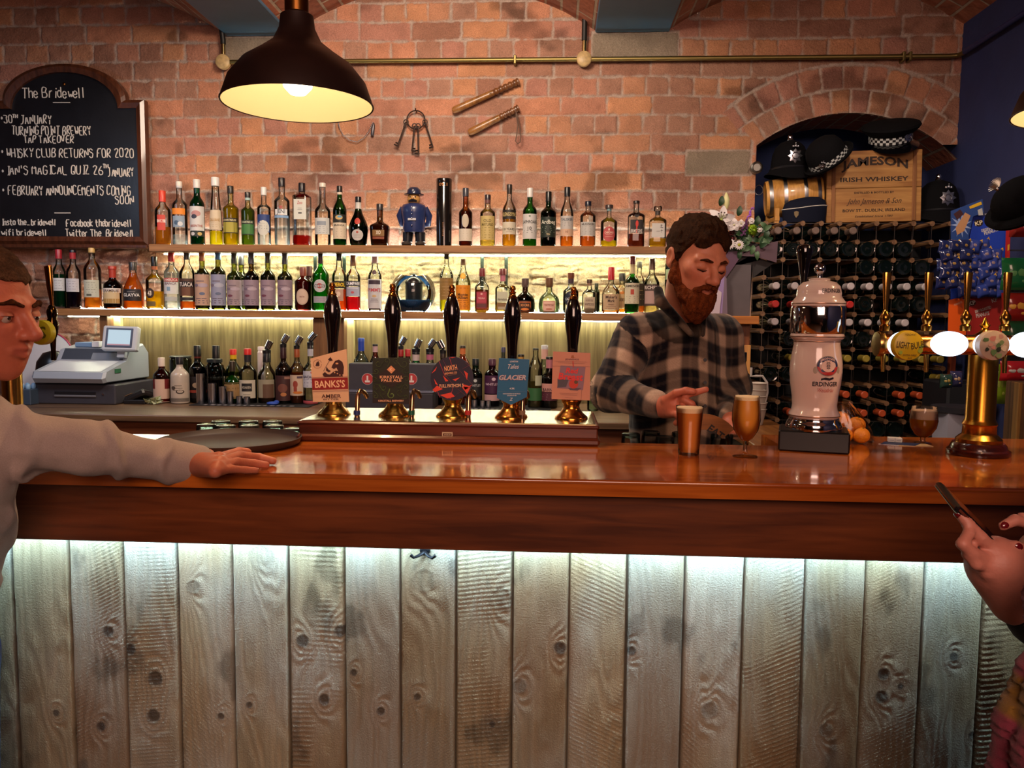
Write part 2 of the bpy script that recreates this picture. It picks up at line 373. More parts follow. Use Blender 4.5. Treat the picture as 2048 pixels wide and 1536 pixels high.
# ================================================================== the room
YW, XR, XL = 4.2, 1.982, -3.3
def grid_quads(nx, nz): 
    i = np.arange(nx-1)[:, None]*nz+np.arange(nz-1)[None]; i = i.ravel()
    return np.stack([i, i+nz, i+nz+1, i+1], 1)
BRK = [lin(h) for h in ('#a87460', '#927060', '#b57c60', '#7e5a4c', '#a07064', '#aa7a5c', '#8c6858', '#ba845e')]
BRK = np.array(BRK); BRK = BRK*.62+BRK.mean(0)*.38; MORT = np.array(lin('#a8968a'))
CHT = .0948; Z00 = P(900, 82, YW)[2]
def brick_cells(x, z, ch=CHT, L0=.245, seed=0):
    zz = z+.010*(fbm(x*2.2, z*.7+seed, 3, 2)-.5)*2; r = np.floor((zz-Z00)/ch); fz = (zz-Z00)-r*ch
    L = np.where(r % 2 == 0, L0, L0/2); xx = x+.09*hsh(r, r*0+3+seed)+.03*(fbm(x*1.7, r*3.7, seed, 2)-.5)*2
    i = np.floor(xx/L); fx = xx-i*L; return i, r, fx, L-fx, fz, ch-fz
ARC_L = P(1512, 292, YW); ARC_T = P(1700, 227, YW); ARC_R = P(1893, 300, YW)
def circ3(a, b, c):
    A = np.array([[b[0]-a[0], b[2]-a[2]], [c[0]-a[0], c[2]-a[2]]])*2; q = lambda p: p[0]**2+p[2]**2
    o = np.linalg.solve(A, [q(b)-q(a), q(c)-q(a)]); return o, math.hypot(o[0]-a[0], o[1]-a[2])
(ACX, ACZ), AR = circ3(ARC_L, ARC_T, ARC_R)
AT0 = atan2(ARC_L[0]-ACX, ARC_L[2]-ACZ)
STONES = [(P(1372, 302, YW), P(1500, 350, YW)), (P(448, 74, YW), P(612, 124, YW)), (P(1184, 66, YW), P(1356, 116, YW))]
def brick_field(x, z):
    i, r, a, b, c, d = brick_cells(x, z)
    e = np.minimum(np.minimum(a, b), np.minimum(c, d)); key = hsh(i, r)
    # ring of voussoirs over the alcove
    rad = np.hypot(x-ACX, z-ACZ); th = np.arctan2(x-ACX, z-ACZ); k = np.floor((rad-AR)/.118)
    inr = (k >= 0) & (k < 2) & (th > AT0-.03*k) & (z > ACZ+.2)
    w = .094/(AR+.06); t = th/w+.37*k; j = np.floor(t); fa = (t-j)*w*rad; fb = (1-(t-j))*w*rad; fr = rad-AR-k*.118
    e2 = np.minimum(np.minimum(fa, fb), np.minimum(fr, .118-fr)); e = np.where(inr, e2, e); key = np.where(inr, hsh(j+900, k+50), key)
    near = (~inr) & (rad > AR) & (rad < AR+.236+.012) & (th > AT0) & (z > ACZ+.2); e = np.where(near, 0, e)
    stone = np.zeros_like(x, bool)
    for p, q in STONES:
        ed = np.minimum(np.minimum(x-p[0], q[0]-x), np.minimum(p[2]-z, z-q[2])); s = ed > -.006; stone |= s; e = np.where(s, ed+.002, e); key = np.where(s, .31, key)
    e = e+.011*(fbm(x*30, z*30, 1, 4)-.5)*1.7
    m = sst(.0005, .0095, e)
    n1 = fbm(x*16, z*16, key*9, 4); n2 = fbm(x*60, z*60, key*5, 3)
    low = sst(1.80, 1.70, z)                       # rougher, paler cream courses behind the lower shelf
    ridge = 1-np.abs(2*fbm(x*9+3*fbm(x*5, z*5, 2, 2), z*30, 4, 3)-1)
    h = m*(.007+.006*(key-.5))+(.010+.010*low)*(n1-.5)+.004*(n2-.5)+low*.030*(ridge-.8)
    ci = (key*7.99).astype(int); col = BRK[ci]*(.78+.5*n1[:, None])*(.86+.3*fbm(x*3, z*3, 8, 3)[:, None])
    dark = sst(.60, .78, fbm(x*5, z*7, 11, 3)); col = col*(1-.45*dark[:, None])
    col = np.where(stone[:, None], np.array(lin('#857767'))*(.8+.4*n1[:, None]), col)
    col = MORT*(.75+.5*n2[:, None])+(col-MORT*(.75+.5*n2[:, None]))*m[:, None]
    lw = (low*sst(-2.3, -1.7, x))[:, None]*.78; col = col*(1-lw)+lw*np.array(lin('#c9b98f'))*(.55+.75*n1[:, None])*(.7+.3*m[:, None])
    return h, col
ATT_BRICK = attr_mat('brick', rough=.85, bump=.9, bscale=95, spec=.2, noise=.22, nscale=220)
def make_wall():
    st = .0056; xs = np.arange(XL, XR+st*.5, st); zs = np.arange(1.15, 3.3, st); X, Z = np.meshgrid(xs, zs, indexing='ij'); x, z = X.ravel(), Z.ravel()
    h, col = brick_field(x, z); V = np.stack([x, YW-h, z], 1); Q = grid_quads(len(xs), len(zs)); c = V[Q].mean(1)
    hole = (c[:, 0] > ARC_L[0]) & (np.hypot(c[:, 0]-ACX, c[:, 2]-ACZ) < AR) | (c[:, 0] > ARC_L[0]) & (c[:, 2] < ARC_L[2])
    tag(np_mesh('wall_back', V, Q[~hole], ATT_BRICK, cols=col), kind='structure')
    # wall thickness round the opening and the alcove behind it
    b = MB(); rm = brick_nodes(); th = np.linspace(AT0, atan2(ARC_R[0]-ACX, ARC_R[2]-ACZ)+.1, 28)
    rim = [(ARC_L[0], ARC_L[2]-1.6)]+[(ACX+AR*sin(t), ACZ+AR*cos(t)) for t in th]
    pts = np.array([[p[0], y, p[1]] for p in rim for y in (YW-.012, YW+.32)])
    b.add(pts, [[2*i, 2*i+1, 2*i+3, 2*i+2] for i in range(len(rim)-1)], rm); b.build('wall_reveal', kind='structure')
    b = MB(); bl = mat('#262f5c', .75, noise=.1, nscale=6, bump=.25, bscale=25, name='blue_paint'); x0 = ARC_L[0]-.25
    b.box(x0, XR+.02, 4.95, 5.0, 0, 3.2, mat('#4a64a4', .75, noise=.08, nscale=5, bump=.2, bscale=20)); b.box(x0-.05, x0, YW+.3, 5, 0, 3.2, bl); b.box(x0, XR, YW+.3, 5, 2.62, 2.68, bl)
    b.build('wall_alcove', kind='structure')
    b = MB(); b.box(XR, XR+.1, -2.6, 5, 0, 3.4, bl); b.build('wall_side', kind='structure')
    b = MB(); pl = mat('#5a3a30', .8, noise=.15, nscale=3); b.box(XL-.1, XL, -2.6, 5, 0, 3.4, pl); b.build('wall_far_side', kind='structure')
    b = MB(); b.box(XL, XR, -2.7, -2.6, 0, 3.4, pl); b.build('wall_behind_camera', kind='structure')
    b = MB(); b.box(XL, XR, -2.6, 4.2, -.05, 0, wood('#3a2414', '#5a3a20', 'y', 4, .5)); b.build('floor', kind='structure')
    b = MB(); b.box(XL, ARC_L[0], YW, YW+.1, 0, 1.2, pl); b.build('wall_below_counter', kind='structure')
def brick_nodes():
    if 'bn' in MATS: return MATS['bn']
    m, nt, N, L, b = nodes_of('vault_brick'); a = N.new('ShaderNodeTexCoord')
    sp = N.new('ShaderNodeSeparateXYZ'); L.new(a.outputs['Object'], sp.inputs[0]); cb = N.new('ShaderNodeCombineXYZ'); L.new(sp.outputs[1], cb.inputs[0]); L.new(sp.outputs[0], cb.inputs[1])
    t = N.new('ShaderNodeTexBrick'); t.inputs['Scale'].default_value = 1; t.inputs['Brick Width'].default_value = .24; t.inputs['Row Height'].default_value = .08; t.inputs['Mortar Size'].default_value = .007; t.inputs['Mortar Smooth'].default_value = .3
    t.inputs['Color1'].default_value = (*lin('#9a5a40'), 1); t.inputs['Color2'].default_value = (*lin('#7b4632'), 1); t.inputs['Mortar'].default_value = (*lin('#9c8a75'), 1)
    L.new(cb.outputs[0], t.inputs['Vector']); n = N.new('ShaderNodeTexNoise'); n.inputs['Scale'].default_value = 30; n.inputs['Detail'].default_value = 5; L.new(a.outputs['Object'], n.inputs['Vector'])
    v = N.new('ShaderNodeMix'); v.data_type = 'RGBA'; v.blend_type = 'OVERLAY'; v.inputs[0].default_value = .5; L.new(t.outputs[0], v.inputs[6]); L.new(n.outputs[0], v.inputs[7]); L.new(v.outputs[2], b.inputs['Base Color'])
    ad = N.new('ShaderNodeMath'); ad.operation = 'SUBTRACT'; L.new(n.outputs[0], ad.inputs[0]); L.new(t.outputs['Fac'], ad.inputs[1])
    u = N.new('ShaderNodeBump'); u.inputs['Strength'].default_value = .6; u.inputs['Distance'].default_value = .01; L.new(ad.outputs[0], u.inputs['Height']); L.new(u.outputs[0], b.inputs['Normal'])
    b.inputs['Roughness'].default_value = .85; MATS['bn'] = m; return m
def make_ceiling():
    b1, b2, b3, b4 = P(455, 74, YW), P(585, 74, YW), P(1190, 70, YW), P(1338, 70, YW)
    blue = mat('#3c6480', .45, noise=.1, nscale=8, name='beam_paint'); zb = b1[2]
    for n, (p, q) in enumerate(((b1, b2), (b3, b4))):
        b = MB(); b.box(p[0], q[0], -2.6, YW-.01, zb, zb+.03, blue, .004); c = (p[0]+q[0])/2; b.box(c-.012, c+.012, -2.6, YW-.01, zb+.03, 3.35, blue); b.build('ceiling_beam', kind='structure')
    bn = brick_nodes(); spans = [(XL-.6, b1[0]), (b2[0], b3[0]), (b4[0], XR+.02)]; b = MB()
    for k, (x0, x1) in enumerate(spans):
        n = 20; rise = .235*(x1-x0)/1.55 if k else .30; w = (x1-x0)/2; R = (w*w+rise*rise)/(2*rise); c = (x0+x1)/2; zc = zb+.012+rise-R
        a = np.linspace(-math.asin(w/R), math.asin(w/R), n); pts = [(c+R*sin(t), y, zc+R*cos(t)) for t in a for y in (-2.6, YW)]
        b.add(pts, [[2*i, 2*i+2, 2*i+3, 2*i+1] for i in range(n-1)], bn, True)
    b.build('ceiling', kind='structure')
make_wall(); make_ceiling()
# ------------------------------------------------------------------ back bar: shelves, panel, counter
OAK = wood('#7a5230', '#a5784a', 'x', 5, .55, 0, 14); OAK_D = wood('#5a3a22', '#7d5734', 'z', 5, .5, 0, 14)
YS = 4.0
USH, LSH = 1.778, 1.448
CTZ = .985
def make_backbar():
    ux0, ux1 = P(297, 490, YS)[0], P(1340, 493, YS)[0]+.02; lx0, lx1 = P(112, 622, YS)[0], P(1236, 638, YS)[0]+.45
    t = thing('wall_shelf', 'upper oak shelf of spirits bottles fixed across the brick wall', 'shelf', (0, 0, 0))
    b = MB(); b.box(ux0, ux1, YS, YW-.03, USH-.037, USH, OAK, .003); b.build('board', t)
    b = MB()
    for px in (632, 690, 965, 1013): x = P(px, 500, 4.17)[0]; b.box(x-.008, x+.008, 4.155, 4.163, USH-.21, USH-.037, mat('#2c3a34', .4, .6, noise=.4, nscale=80))
    for k, px in enumerate((632, 690, 965, 1013)):
        x = P(px, 500, 4.17)[0]; c = MB(); c.box(x-.009, x+.009, 4.15, 4.157, USH-.215 if k > 1 else USH-.13, USH-.037, mat('#39463e', .35, .7, noise=.5, nscale=90), .002); c.build('bracket', t)
    t = thing('wall_shelf', 'lower oak shelf of liqueur bottles above the till and counter', 'shelf', (0, 0, 0))
    b = MB(); b.box(lx0, lx1, YS, YW-.03, LSH-.036, LSH, OAK, .003); b.build('board', t)
    for n, (px0, px1, d) in enumerate(((203, 219, .12), (628, 690, .16))):
        x0, x1 = P(px0, 660, 4.05)[0], P(px1, 660, 4.05)[0]; b = MB(); b.box(x0, x1, 4.03, YW-.02, CTZ, LSH-.036, OAK_D, .003); b.build('shelf_support', t)
    pan = wood('#544828', '#80704a', 'z', 4, .5, 0, 16)
    for n, (px0, px1) in enumerate(((243, 628), (708, 1234))):
        x0, x1 = P(px0, 660, 4.12)[0], P(px1, 660, 4.12)[0]; b = MB(); b.box(x0, x1, 4.12, 4.15, CTZ, LSH-.04, pan); b.build('trim_back_panel', kind='structure')
    for px0, px1 in ((221, 243), (692, 708)):
        x0, x1 = P(px0, 660, 4.1)[0], P(px1, 660, 4.1)[0]; b = MB(); b.box(x0, x1, 4.09, 4.15, CTZ, LSH-.04, wood('#a3966a', '#c4b888', 'z', 4, .5)); b.build('trim_batten', kind='structure')
    led = glow('#f2f3c4', 10.0)
    for lab, x0, x1, y, z, dz in (('warm led strip under the upper shelf lighting the lower bottles', ux0+.02, ux1, YW-.075, USH-.043, 0), ('cool led strip along the back of the upper shelf behind the bottles', ux0+.05, ux1-.03, YW-.06, USH+.001, 1),
                              ('led strip along the back of the lower shelf behind the bottles', lx0+.05, ux1+.1, YW-.06, LSH+.001, 1), ('led strip under the lower shelf lighting the panelled counter back', lx0+.02, lx1-.4, 4.075, LSH-.042, 0)):
        t = thing('led_strip', lab, 'led strip', (0, 0, 0), group=None)
        b = MB(); b.box(x0, x1, y-.006, y+.006, z, z+.005, {0: glow('#f0f2d0', 62.0), 1: glow('#e4efe6', 55.0)}[dz]); b.build('diode_tape', t)
    t = thing('back_counter', 'long back counter with a worn pale wooden top under the shelves', 'counter', (0, 0, 0)); x0, x1 = -3.1, P(1440, 838, 3.4)[0]
    b = MB(); b.box(x0, x1, 3.36, YW-.02, CTZ-.03, CTZ, wood('#5c4434', '#86694e', 'x', 4, .35, .15, 12), .004); b.build('worktop', t)
    b = MB(); b.box(x0, x1, 3.38, 3.42, CTZ-.15, CTZ-.03, wood('#5a2f16', '#84482a', 'x', 5, .5), .003); b.build('fascia', t)
    b = MB(); b.box(x0, x1, 3.44, 4.1, 0, CTZ-.15, mat('#241a14', .7)); b.build('carcass', t)
    t = thing('underbar_worktop', 'pale steel glass-drainer shelf running behind the bar top', 'worktop', (0, 0, 0))
    b = MB(); b.box(-2.4, 1.3, 2.12, 2.42, 1.0, 1.02, mat('#8d8a7c', .35, .6, noise=.15, nscale=20), .004); b.build('shelf', t)
    b = MB()
    for x in (-2.3, -.9, .3, 1.25): b.box(x-.02, x+.02, 2.2, 2.24, 0, 1.0, metal('#777777', .4))
    for x in (-2.3, -.9, .3, 1.25): c = MB(); c.box(x-.02, x+.02, 2.2, 2.24, 0, 1.0, metal('#777777', .4)); c.build('leg', t)
make_backbar()
# ------------------------------------------------------------------ the bar: polished top, apron, lit plank front
BAR_Z, BX0, BX1 = 1.10, -2.6, XR-.006
PB = [-90, 22, 136, 244, 352, 463, 575, 688, 800, 912, 1026, 1140, 1256, 1372, 1492, 1613, 1734, 1853, 1972, 2090, 2210]
KN = [(1003, 1196, 24, 0), (312, 1356, 17, 1), (308, 1430, 15, 1), (218, 1262, 12, 1), (262, 1298, 12, 1), (387, 1173, 15, 2), (525, 1112, 26, 0), (606, 1282, 14, 1), (648, 1399, 13, 1), (848, 1160, 24, 0), (1120, 1295, 14, 1), (1263, 1300, 10, 1), (1766, 1347, 13, 1), (1762, 1392, 14, 1), (1906, 1312, 10, 1),
      (203, 1452, 11, 1), (114, 1424, 8, 1), (500, 1408, 7, 1), (680, 1262, 14, 1), (709, 1343, 8, 1), (762, 1421, 9, 1), (835, 1392, 8, 1), (985, 1447, 7, 1), (1650, 1458, 14, 2), (1040, 1370, 16, 2), (1420, 1420, 18, 2), (442, 1432, 8, 1), (1945, 1470, 9, 1), (1800, 1372, 7, 1)]
def make_bar():
    t = thing('bar_counter', 'long orange-brown wooden bar with pale backlit plank front', 'bar counter', (0, 0, 0))
    top = wood('#8a3c12', '#c46a26', 'x', 3.2, .16, .6, 16, .06)
    b = MB(); b.prism([(BX0, 1.585), (BX1-.004, 1.585), (BX1-.004, 2.27), (P(1556, 886, 2.1)[0], 2.27), (P(1556, 886, 2.1)[0], 2.07), (BX0, 2.07)], .034, top, o=(0, 0, BAR_Z), ux=(1, 0, 0), uz=(0, 1, 0)); b.tube([(BX0, 1.590, BAR_Z-.006), (BX1-.004, 1.590, BAR_Z-.006)], .0062, top, 10); b.build('bar_top', t)
    b = MB(); b.box(BX0, BX1, 1.62, 1.65, .938, BAR_Z-.034, wood('#4e2410', '#7c401e', 'x', 4, .38, .15, 14, .1), .002); b.build('apron', t)
    xb = [P(p, 1100, 1.70)[0] for p in PB]; st = .003
    xs = np.arange(xb[0]-.4, BX1-.01, st); zs = np.arange(.30, .972, st); X, Z = np.meshgrid(xs, zs, indexing='ij'); x, z = X.ravel(), Z.ravel()
    xb = [xb[0]-.4-.001]+xb+[BX1+.02]; k = np.searchsorted(xb, x)-1; e = np.minimum(x-np.array(xb)[k], np.array(xb)[np.minimum(k+1, len(xb)-1)]-x); r1 = hsh(k, k*0+5); r2 = hsh(k, k*0+11); r3 = hsh(k, k*0+23)
    dist = np.zeros_like(x); kn = np.zeros_like(x); kd = np.zeros_like(x); pale = np.zeros_like(x)
    for px, py, s, ty in KN:
        q = P(px, py, 1.70); s = s*mpp(px, py, 1.70)*.92; same = k == (np.searchsorted(xb, q[0])-1); dx, dz = (x-q[0])/s, (z-q[2])/(s*1.05); rr = np.hypot(dx, dz)*(1+.25*(fbm(x*60, z*60, px, 2)-.5))
        dist += same*np.exp(-(dx/2.2)**2-(dz/4.5)**2)*2.6*np.sign(dx+.01)*np.minimum(np.abs(dx), 1.2)*0+same*1.5*np.exp(-np.hypot(dx/1.7, dz/2.6)**2)*3
        w = same*sst(1.05, .75, rr); kn = np.maximum(kn, w*(.25 if ty == 0 else 1 if ty == 1 else .45)); kd = np.maximum(kd, same*(sst(1.25, .95, rr)-.75*sst(.95, .7, rr))*.9); pale = np.maximum(pale, same*sst(4.5, 1, np.hypot(dx/1.2, dz/1.5))*.5)
    n0 = fbm(x*9+40*r1, z*2.0+9*r2, 0, 4); ph = (x*(26+40*r1)+(n0-.5)*(9+8*r2)+dist*1.1+fbm(x*4, z*1.2, k*3, 3)*5)*2*pi/ .9
    g = .5+.5*np.sin(ph*.55); fine = fbm(x*260, z*9, k*1.0, 3); big = fbm(x*5+7*r3, z*2.6, k*2.0, 4)
    saw = np.where(r3 > .45, .5+.5*np.sin((z*(90+60*r1)+x*(260*(r2-.5)))*2*pi*.9+6*n0), .5)*sst(.35, .65, fbm(x*10, z*6, k*5., 3))
    base = np.array(lin('#a39474')); c2 = np.array(lin('#6c6048')); grey = np.array(lin('#a8a698')); brown = np.array(lin('#80603a'))
    mixv = np.clip(.30*g+.55*fine+.35*(big-.5)-.1, 0, 1)[:, None]; col = base*(1-mixv)+c2*mixv
    gw = (sst(.35, .7, fbm(x*6, z*3.2, k*7.+3, 3))*.65)[:, None]; col = col*(1-gw)+grey*gw*(.7+.5*fine[:, None])
    bw = (sst(.52, .75, fbm(x*4, z*2.6, k*4.+9, 3))*.6)[:, None]; col = col*(1-bw)+brown*bw; col *= (.82+.36*r2)[:, None]
    dk = sst(.66, .8, fbm(x*14, z*8, k*8., 4))[:, None]*.45; col = col*(1-dk)
    col = col*(1-.22*(saw-.5)[:, None]); col = col*(1-.72*kn[:, None])*(1-.25*kd[:, None])+pale[:, None]*.05
    gap = sst(.0035, .0008, e); col = col*(1-.85*gap[:, None])
    h = .0016*g+.0012*fine+.0022*saw+.003*(big-.5)+.0012*kd-.0006*kn+.004*(r1-.5)-.014*gap-.002*sst(.012, .002, e)
    V = np.stack([x, 1.70-h, z], 1)
    o = np_mesh('plank_front', V, grid_quads(len(xs), len(zs)), attr_mat('plank', rough=.5, bump=.35, bscale=300, spec=.35, noise=.1, nscale=400), t, cols=col)
    b = MB(); b.box(BX0, BX1, 1.70, 1.74, 0, .30, wood('#6f5a3c', '#a98f68', 'z', 5)); b.build('plinth', t)
    b = MB(); b.box(BX0, BX1, 1.78, 2.0, 0, BAR_Z-.034, mat('#2a1a10', .7)); b.build('carcass', t)
    t = thing('led_strip', 'cool white led strip hidden behind the bar apron lighting the planks', 'led strip', (0, 0, 0))
    b = MB(); b.box(BX0, BX1, 1.652, 1.664, .952, .958, glow('#b2dcf6', 100.0)); b.build('diode_tape', t)
    t = thing('coat_hook', 'black double coat hook screwed to the planks under the bar apron', 'hook', P(850, 1106, 1.69)); km = mat('#15151a', .35, .7); b = MB()
    b.ball((0, .0, .006), (.012, .008, .012), km); b.build('plate', t)
    for s in (-1, 1):
        b = MB(); b.tube([(0, -.006, .004), (s*.012, -.02, -.001), (s*.02, -.026, -.003), (s*.027, -.026, .003)], [.004, .0036, .0032, .004], km, 8); b.build('prong', t)
make_bar()
# ================================================================== bottles
CLR, GRN, OLV, AMB, DKG = '#eef4f0', '#3f9a3a', '#8a9038', '#9a5a20', '#1f5a26'
PAPER, INK = '#d8d0c0', '#221a18'
def lab_mat(c): return mat(c, .55, name='label')
def on_px(x, Y, z):
    """pixel row of the point at pixel column x on the plane Y at height z"""
    lo, hi = -400., 2200.
    for _ in range(40):
        m = (lo+hi)/2
        if P(x, m, Y)[2] > z: lo = m
        else: hi = m
    return lo
def bottle(label, x, yt, w, g=CLR, cap=None, sh=None, nw=None, fill=None, labels=(), Y=4.09, z=USH, sq=None, rot=0, group=None, bt=1.0, cap2=None, jig=None, name='bottle', cat='bottle', capw=None, prof=None, yb=None, tilt=0, solid=False, cork=False):
    if yb is None: yb = on_px(x, Y, z+.001)
    p0 = P(x, yb, Y); s = mpp(x, yb, Y); H = lambda y: (yb-y)*s
    R = w*s/2; nr = (nw or w*.32)*s/2; ht = H(yt); ct = cap[1] if cap else yt; hc = H(ct)
    if sh is None: sh = (yt+(yb-yt)*.33, yt+(yb-yt)*.48)
    hn, hb = H(sh[0]), H(sh[1])
    if prof is None:
        pr = [(R*bt*.80, 0), (R*bt*.96, .003), (R*bt, .009)]; k = 7
        for i in range(1, 5): pr.append((R*(bt+(1-bt)*i/4), .009+(hb-.009)*i/4))
        for i in range(1, k+1):
            t = i/k; pr.append((nr+(R-nr)*(.5+.5*cos(pi*t))**(.62+.25*t), hb+(hn-hb)*t))
        pr += [(nr*.97, (hn+hc)/2), (nr, hc-.001)]
    else: pr = [(a*R, b*hc) for a, b in prof]
    zz = np.array([q[1] for q in pr]); rr = np.array([q[0] for q in pr]); rad = lambda h: np.interp(h, zz, rr)
    sqv = None
    if sq: sqv = [2+(sq-2)*float(np.clip((q[0]-nr)/(R-nr+1e-9), 0, 1)) for q in pr]
    kf = lambda a: (np.abs(np.cos(a))**sq+np.abs(np.sin(a))**sq)**(-1/sq) if sq else 1.0
    face = atan2(p0[0], p0[1])*(.5 if not sq else .15)*-1+radians(rot)
    t = thing(name, label, cat, p0, face, group)
    gm = glass(g) if not solid else mat(g, .25, coat=.4, name='ceramic')
    b = MB(); b.lathe(pr, gm, seg=28 if sq else 22, sq=sqv, cap=(True, not cap)); b.build('glass_body' if not solid else 'body', t)
    if fill:
        fy, fc = fill[0], fill[1]; hf = max(H(fy), .013); ins = [(max(q-.0016, .001)*.97, h) for q, h in zip(rr, zz) if .004 < h < hf-.001]; sq2 = [v for v, h in zip(sqv, zz) if .004 < h < hf-.001] if sq else None
        ins.append((max(float(rad(hf))-.0016, .002)*.97, hf)); 
        if sq: sq2 = sq2+[sq2[-1]]
        b = MB(); b.lathe(ins, liquid(fc, fill[2] if len(fill) > 2 else .35), seg=24 if sq else 18, sq=sq2); b.build('liquid', t)
    if cap:
        cr = (capw or (nw or w*.32)*1.12)*s/2; b = MB(); cm = cap[2] if len(cap) > 2 else mat(cap[0], .35, coat=.2, name='cap')
        if cork: b.lathe([(nr*.9, hc-.004), (cr, hc), (cr*1.12, hc+(ht-hc)*.3), (cr*1.1, ht-.002), (cr*.9, ht)], cm, seg=16)
        else: b.lathe([(cr, hc-.001), (cr*1.0, ht-.003), (cr*.93, ht-.0008), (cr*.6, ht)], cm, seg=18)
        b.build('stopper' if cork else 'cap', t)
    if cap2:
        cr = nr*1.06; b = MB(); h2 = H(cap2[1]); rs = max(float(rad(h2)), nr)*1.04; b.lathe([(rs, h2), (max(float(rad((h2+hc)/2)), nr)*1.05, (h2+hc)/2), (cr, hc)], mat(cap2[0], .35, name='foil'), seg=18); b.build('neck_band', t)
    for lb in labels: add_label(t, lb, H, rad, kf, sq, R)
    if jig:
        m = metal('#b9bcc4', .18); b = MB(); b.lathe([(nr*1.15, 0), (nr*1.2, .016), (nr*.6, .02), (nr*.5, .03)], mat('#101014', .4), c=(0, 0, ht-.002), seg=14); b.build('pourer', t)
        Rm = rotm('y', radians(jig)); b = MB(); b.lathe([(.0155, -.02), (.0165, -.019), (.0165, .019), (.0155, .02)], m, c=(.012*np.sign(jig), 0, ht+.042), R=Rm, seg=18); b.build('spirit_measure', t)
    return t
def add_label(t, lb, H, rad, kf, sq, R):
    y0, y1, col = lb[0], lb[1], lb[2]; items = lb[3] if len(lb) > 3 else (); a = radians(lb[4]) if len(lb) > 4 else radians(58); oval = len(lb) > 5 and lb[5]; off = radians(lb[6]) if len(lb) > 6 else 0
    z0, z1 = H(y1), H(y0); zc, hh = (z0+z1)/2, (z1-z0)/2; rm = float(rad(zc)); hw = (sin(a)*R if sq else a*rm)
    def wrap(u, z, lift):            # u: metres along the surface from the label's middle
        u, z = np.asarray(u, float), np.asarray(z, float)
        if sq:
            an = np.arcsin(np.clip(u/(R*1.02), -.999, .999)) if sq < 3 else np.arctan2(u, R)
            r = rad(z)*kf(an)*1.006+.0004+lift
            return np.stack([r*np.sin(an), -r*np.cos(an), z], -1)
        an = u/rm+off; r = rad(z)*1.008+.0004+lift; return np.stack([r*np.sin(an), -r*np.cos(an), z], -1)
    b = MB()
    def rect(x0, x1, zl, zh, m, lift, n=9, nz=4):
        U, Z = np.meshgrid(np.linspace(x0, x1, n), np.linspace(zl, zh, nz), indexing='ij'); V = wrap(U.ravel(), Z.ravel(), lift)
        b.add(V, [(i*nz+j, (i+1)*nz+j, (i+1)*nz+j+1, i*nz+j+1) for i in range(n-1) for j in range(nz-1)], m, True)
    def oval_(cx, cz, rx, rz, m, lift, n=20):
        th = np.arange(n)*2*pi/n; rings = [(0.01, 0)]+[(q, 0) for q in (.35, .7, 1)]; V = []
        for q, _ in rings: V.append(wrap(cx+rx*q*np.cos(th), cz+rz*q*np.sin(th), lift))
        V = np.concatenate(V); F_ = [(i*n+j, (i+1)*n+j, (i+1)*n+(j+1) % n, i*n+(j+1) % n) for i in range(3) for j in range(n)]; b.add(V, F_, m, True)
    if oval: oval_(0, zc, hw, hh, lab_mat(col), 0)
    else: rect(-hw, hw, z0, z1, lab_mat(col), 0)
    for k, it in enumerate(items):
        lf = .0004+.00012*k
        if it[0] == 't':
            _, tx, cy, hf, wf, c = it[:6]; V, Fc = text_mesh(tx, it[6] if len(it) > 6 else .01, it[7] if len(it) > 7 else 0)
            lo, hi = V.min(0), V.max(0); V = V-(lo+hi)/2; kx = hw*wf/(hi-lo)[0]; ky = 2*hh*hf/(hi-lo)[1]; b.add(wrap(V[:, 0]*kx, z1-2*hh*cy+V[:, 1]*ky, lf+.0005), Fc, lab_mat(c))
        elif it[0] == 'r': rect(it[1]*hw, it[2]*hw, z1-2*hh*it[4], z1-2*hh*it[3], lab_mat(it[5]), lf, 7, 3)
        elif it[0] == 'o': oval_(it[1]*hw, z1-2*hh*it[2], it[3]*hw, it[4]*hh, lab_mat(it[5]), lf, 16)
        elif it[0] == 'l':               # fine printed lines standing for small print
            n = it[1]
            for q in range(n):
                cy = it[2]+(it[3]-it[2])*q/max(n-1, 1); wv = it[4]*(.75+.25*((q*7) % 3)/2); rect(-wv*hw, wv*hw, z1-2*hh*(cy+.012), z1-2*hh*(cy-.012), lab_mat(it[5]), lf, 4, 2)
    b.build('label', t)
T = lambda s, cy, h, w, c=INK, bold=.012, sh=0: ('t', s, cy, h, w, c, bold, sh)
UG = 'bottles on the upper shelf'
U = lambda *a, **k: bottle(*a, group=UG, **k)
U('clear bottle with red capped neck, red diagonal label and orange liquid', 327, 383, 30, cap=('#d8402a', 405), sh=(408, 424), nw=12, fill=(455, '#e8a030', .5), labels=[(432, 462, '#c9483a', [('r', -1, 1, .3, .5, '#e8cfc4'), T('ZUMA', .4, .2, 1.2, '#c9483a')], 30)])
U('clear frosted bottle with cork stopper and an orange band beside the red capped bottle', 361, 365, 29, cap=('#e4e0d6', 374), cap2=('#cfd4d6', 378), sh=(398, 412), nw=11, labels=[(419, 431, '#e58a2a', (), 55), (434, 456, '#8aa0b4', [('o', -.3, .6, .4, .4, '#46617c'), ('o', .3, .7, .4, .4, '#d0d8dc')], 48)], fill=(470, '#dfe8ea', .12))
U('dark green bottle with white cap and a white label', 396, 361, 28, g='#2f9a72', cap=('#dcdcd8', 378), sh=(392, 412), nw=12, fill=(388, '#0a6a48', .8), labels=[(415, 463, '#cfd2d2', [('o', 0, .3, .5, .25, '#b98a88'), ('o', -.2, .42, .3, .18, '#33384a'), T('ABSINTHE', .8, .1, 1.4, '#a05048')], 75), (464, 474, '#2a3430', [('o', -.4, .5, .25, .7, '#c8c8c8'), ('o', .4, .5, .25, .7, '#c8b070')], 70)])
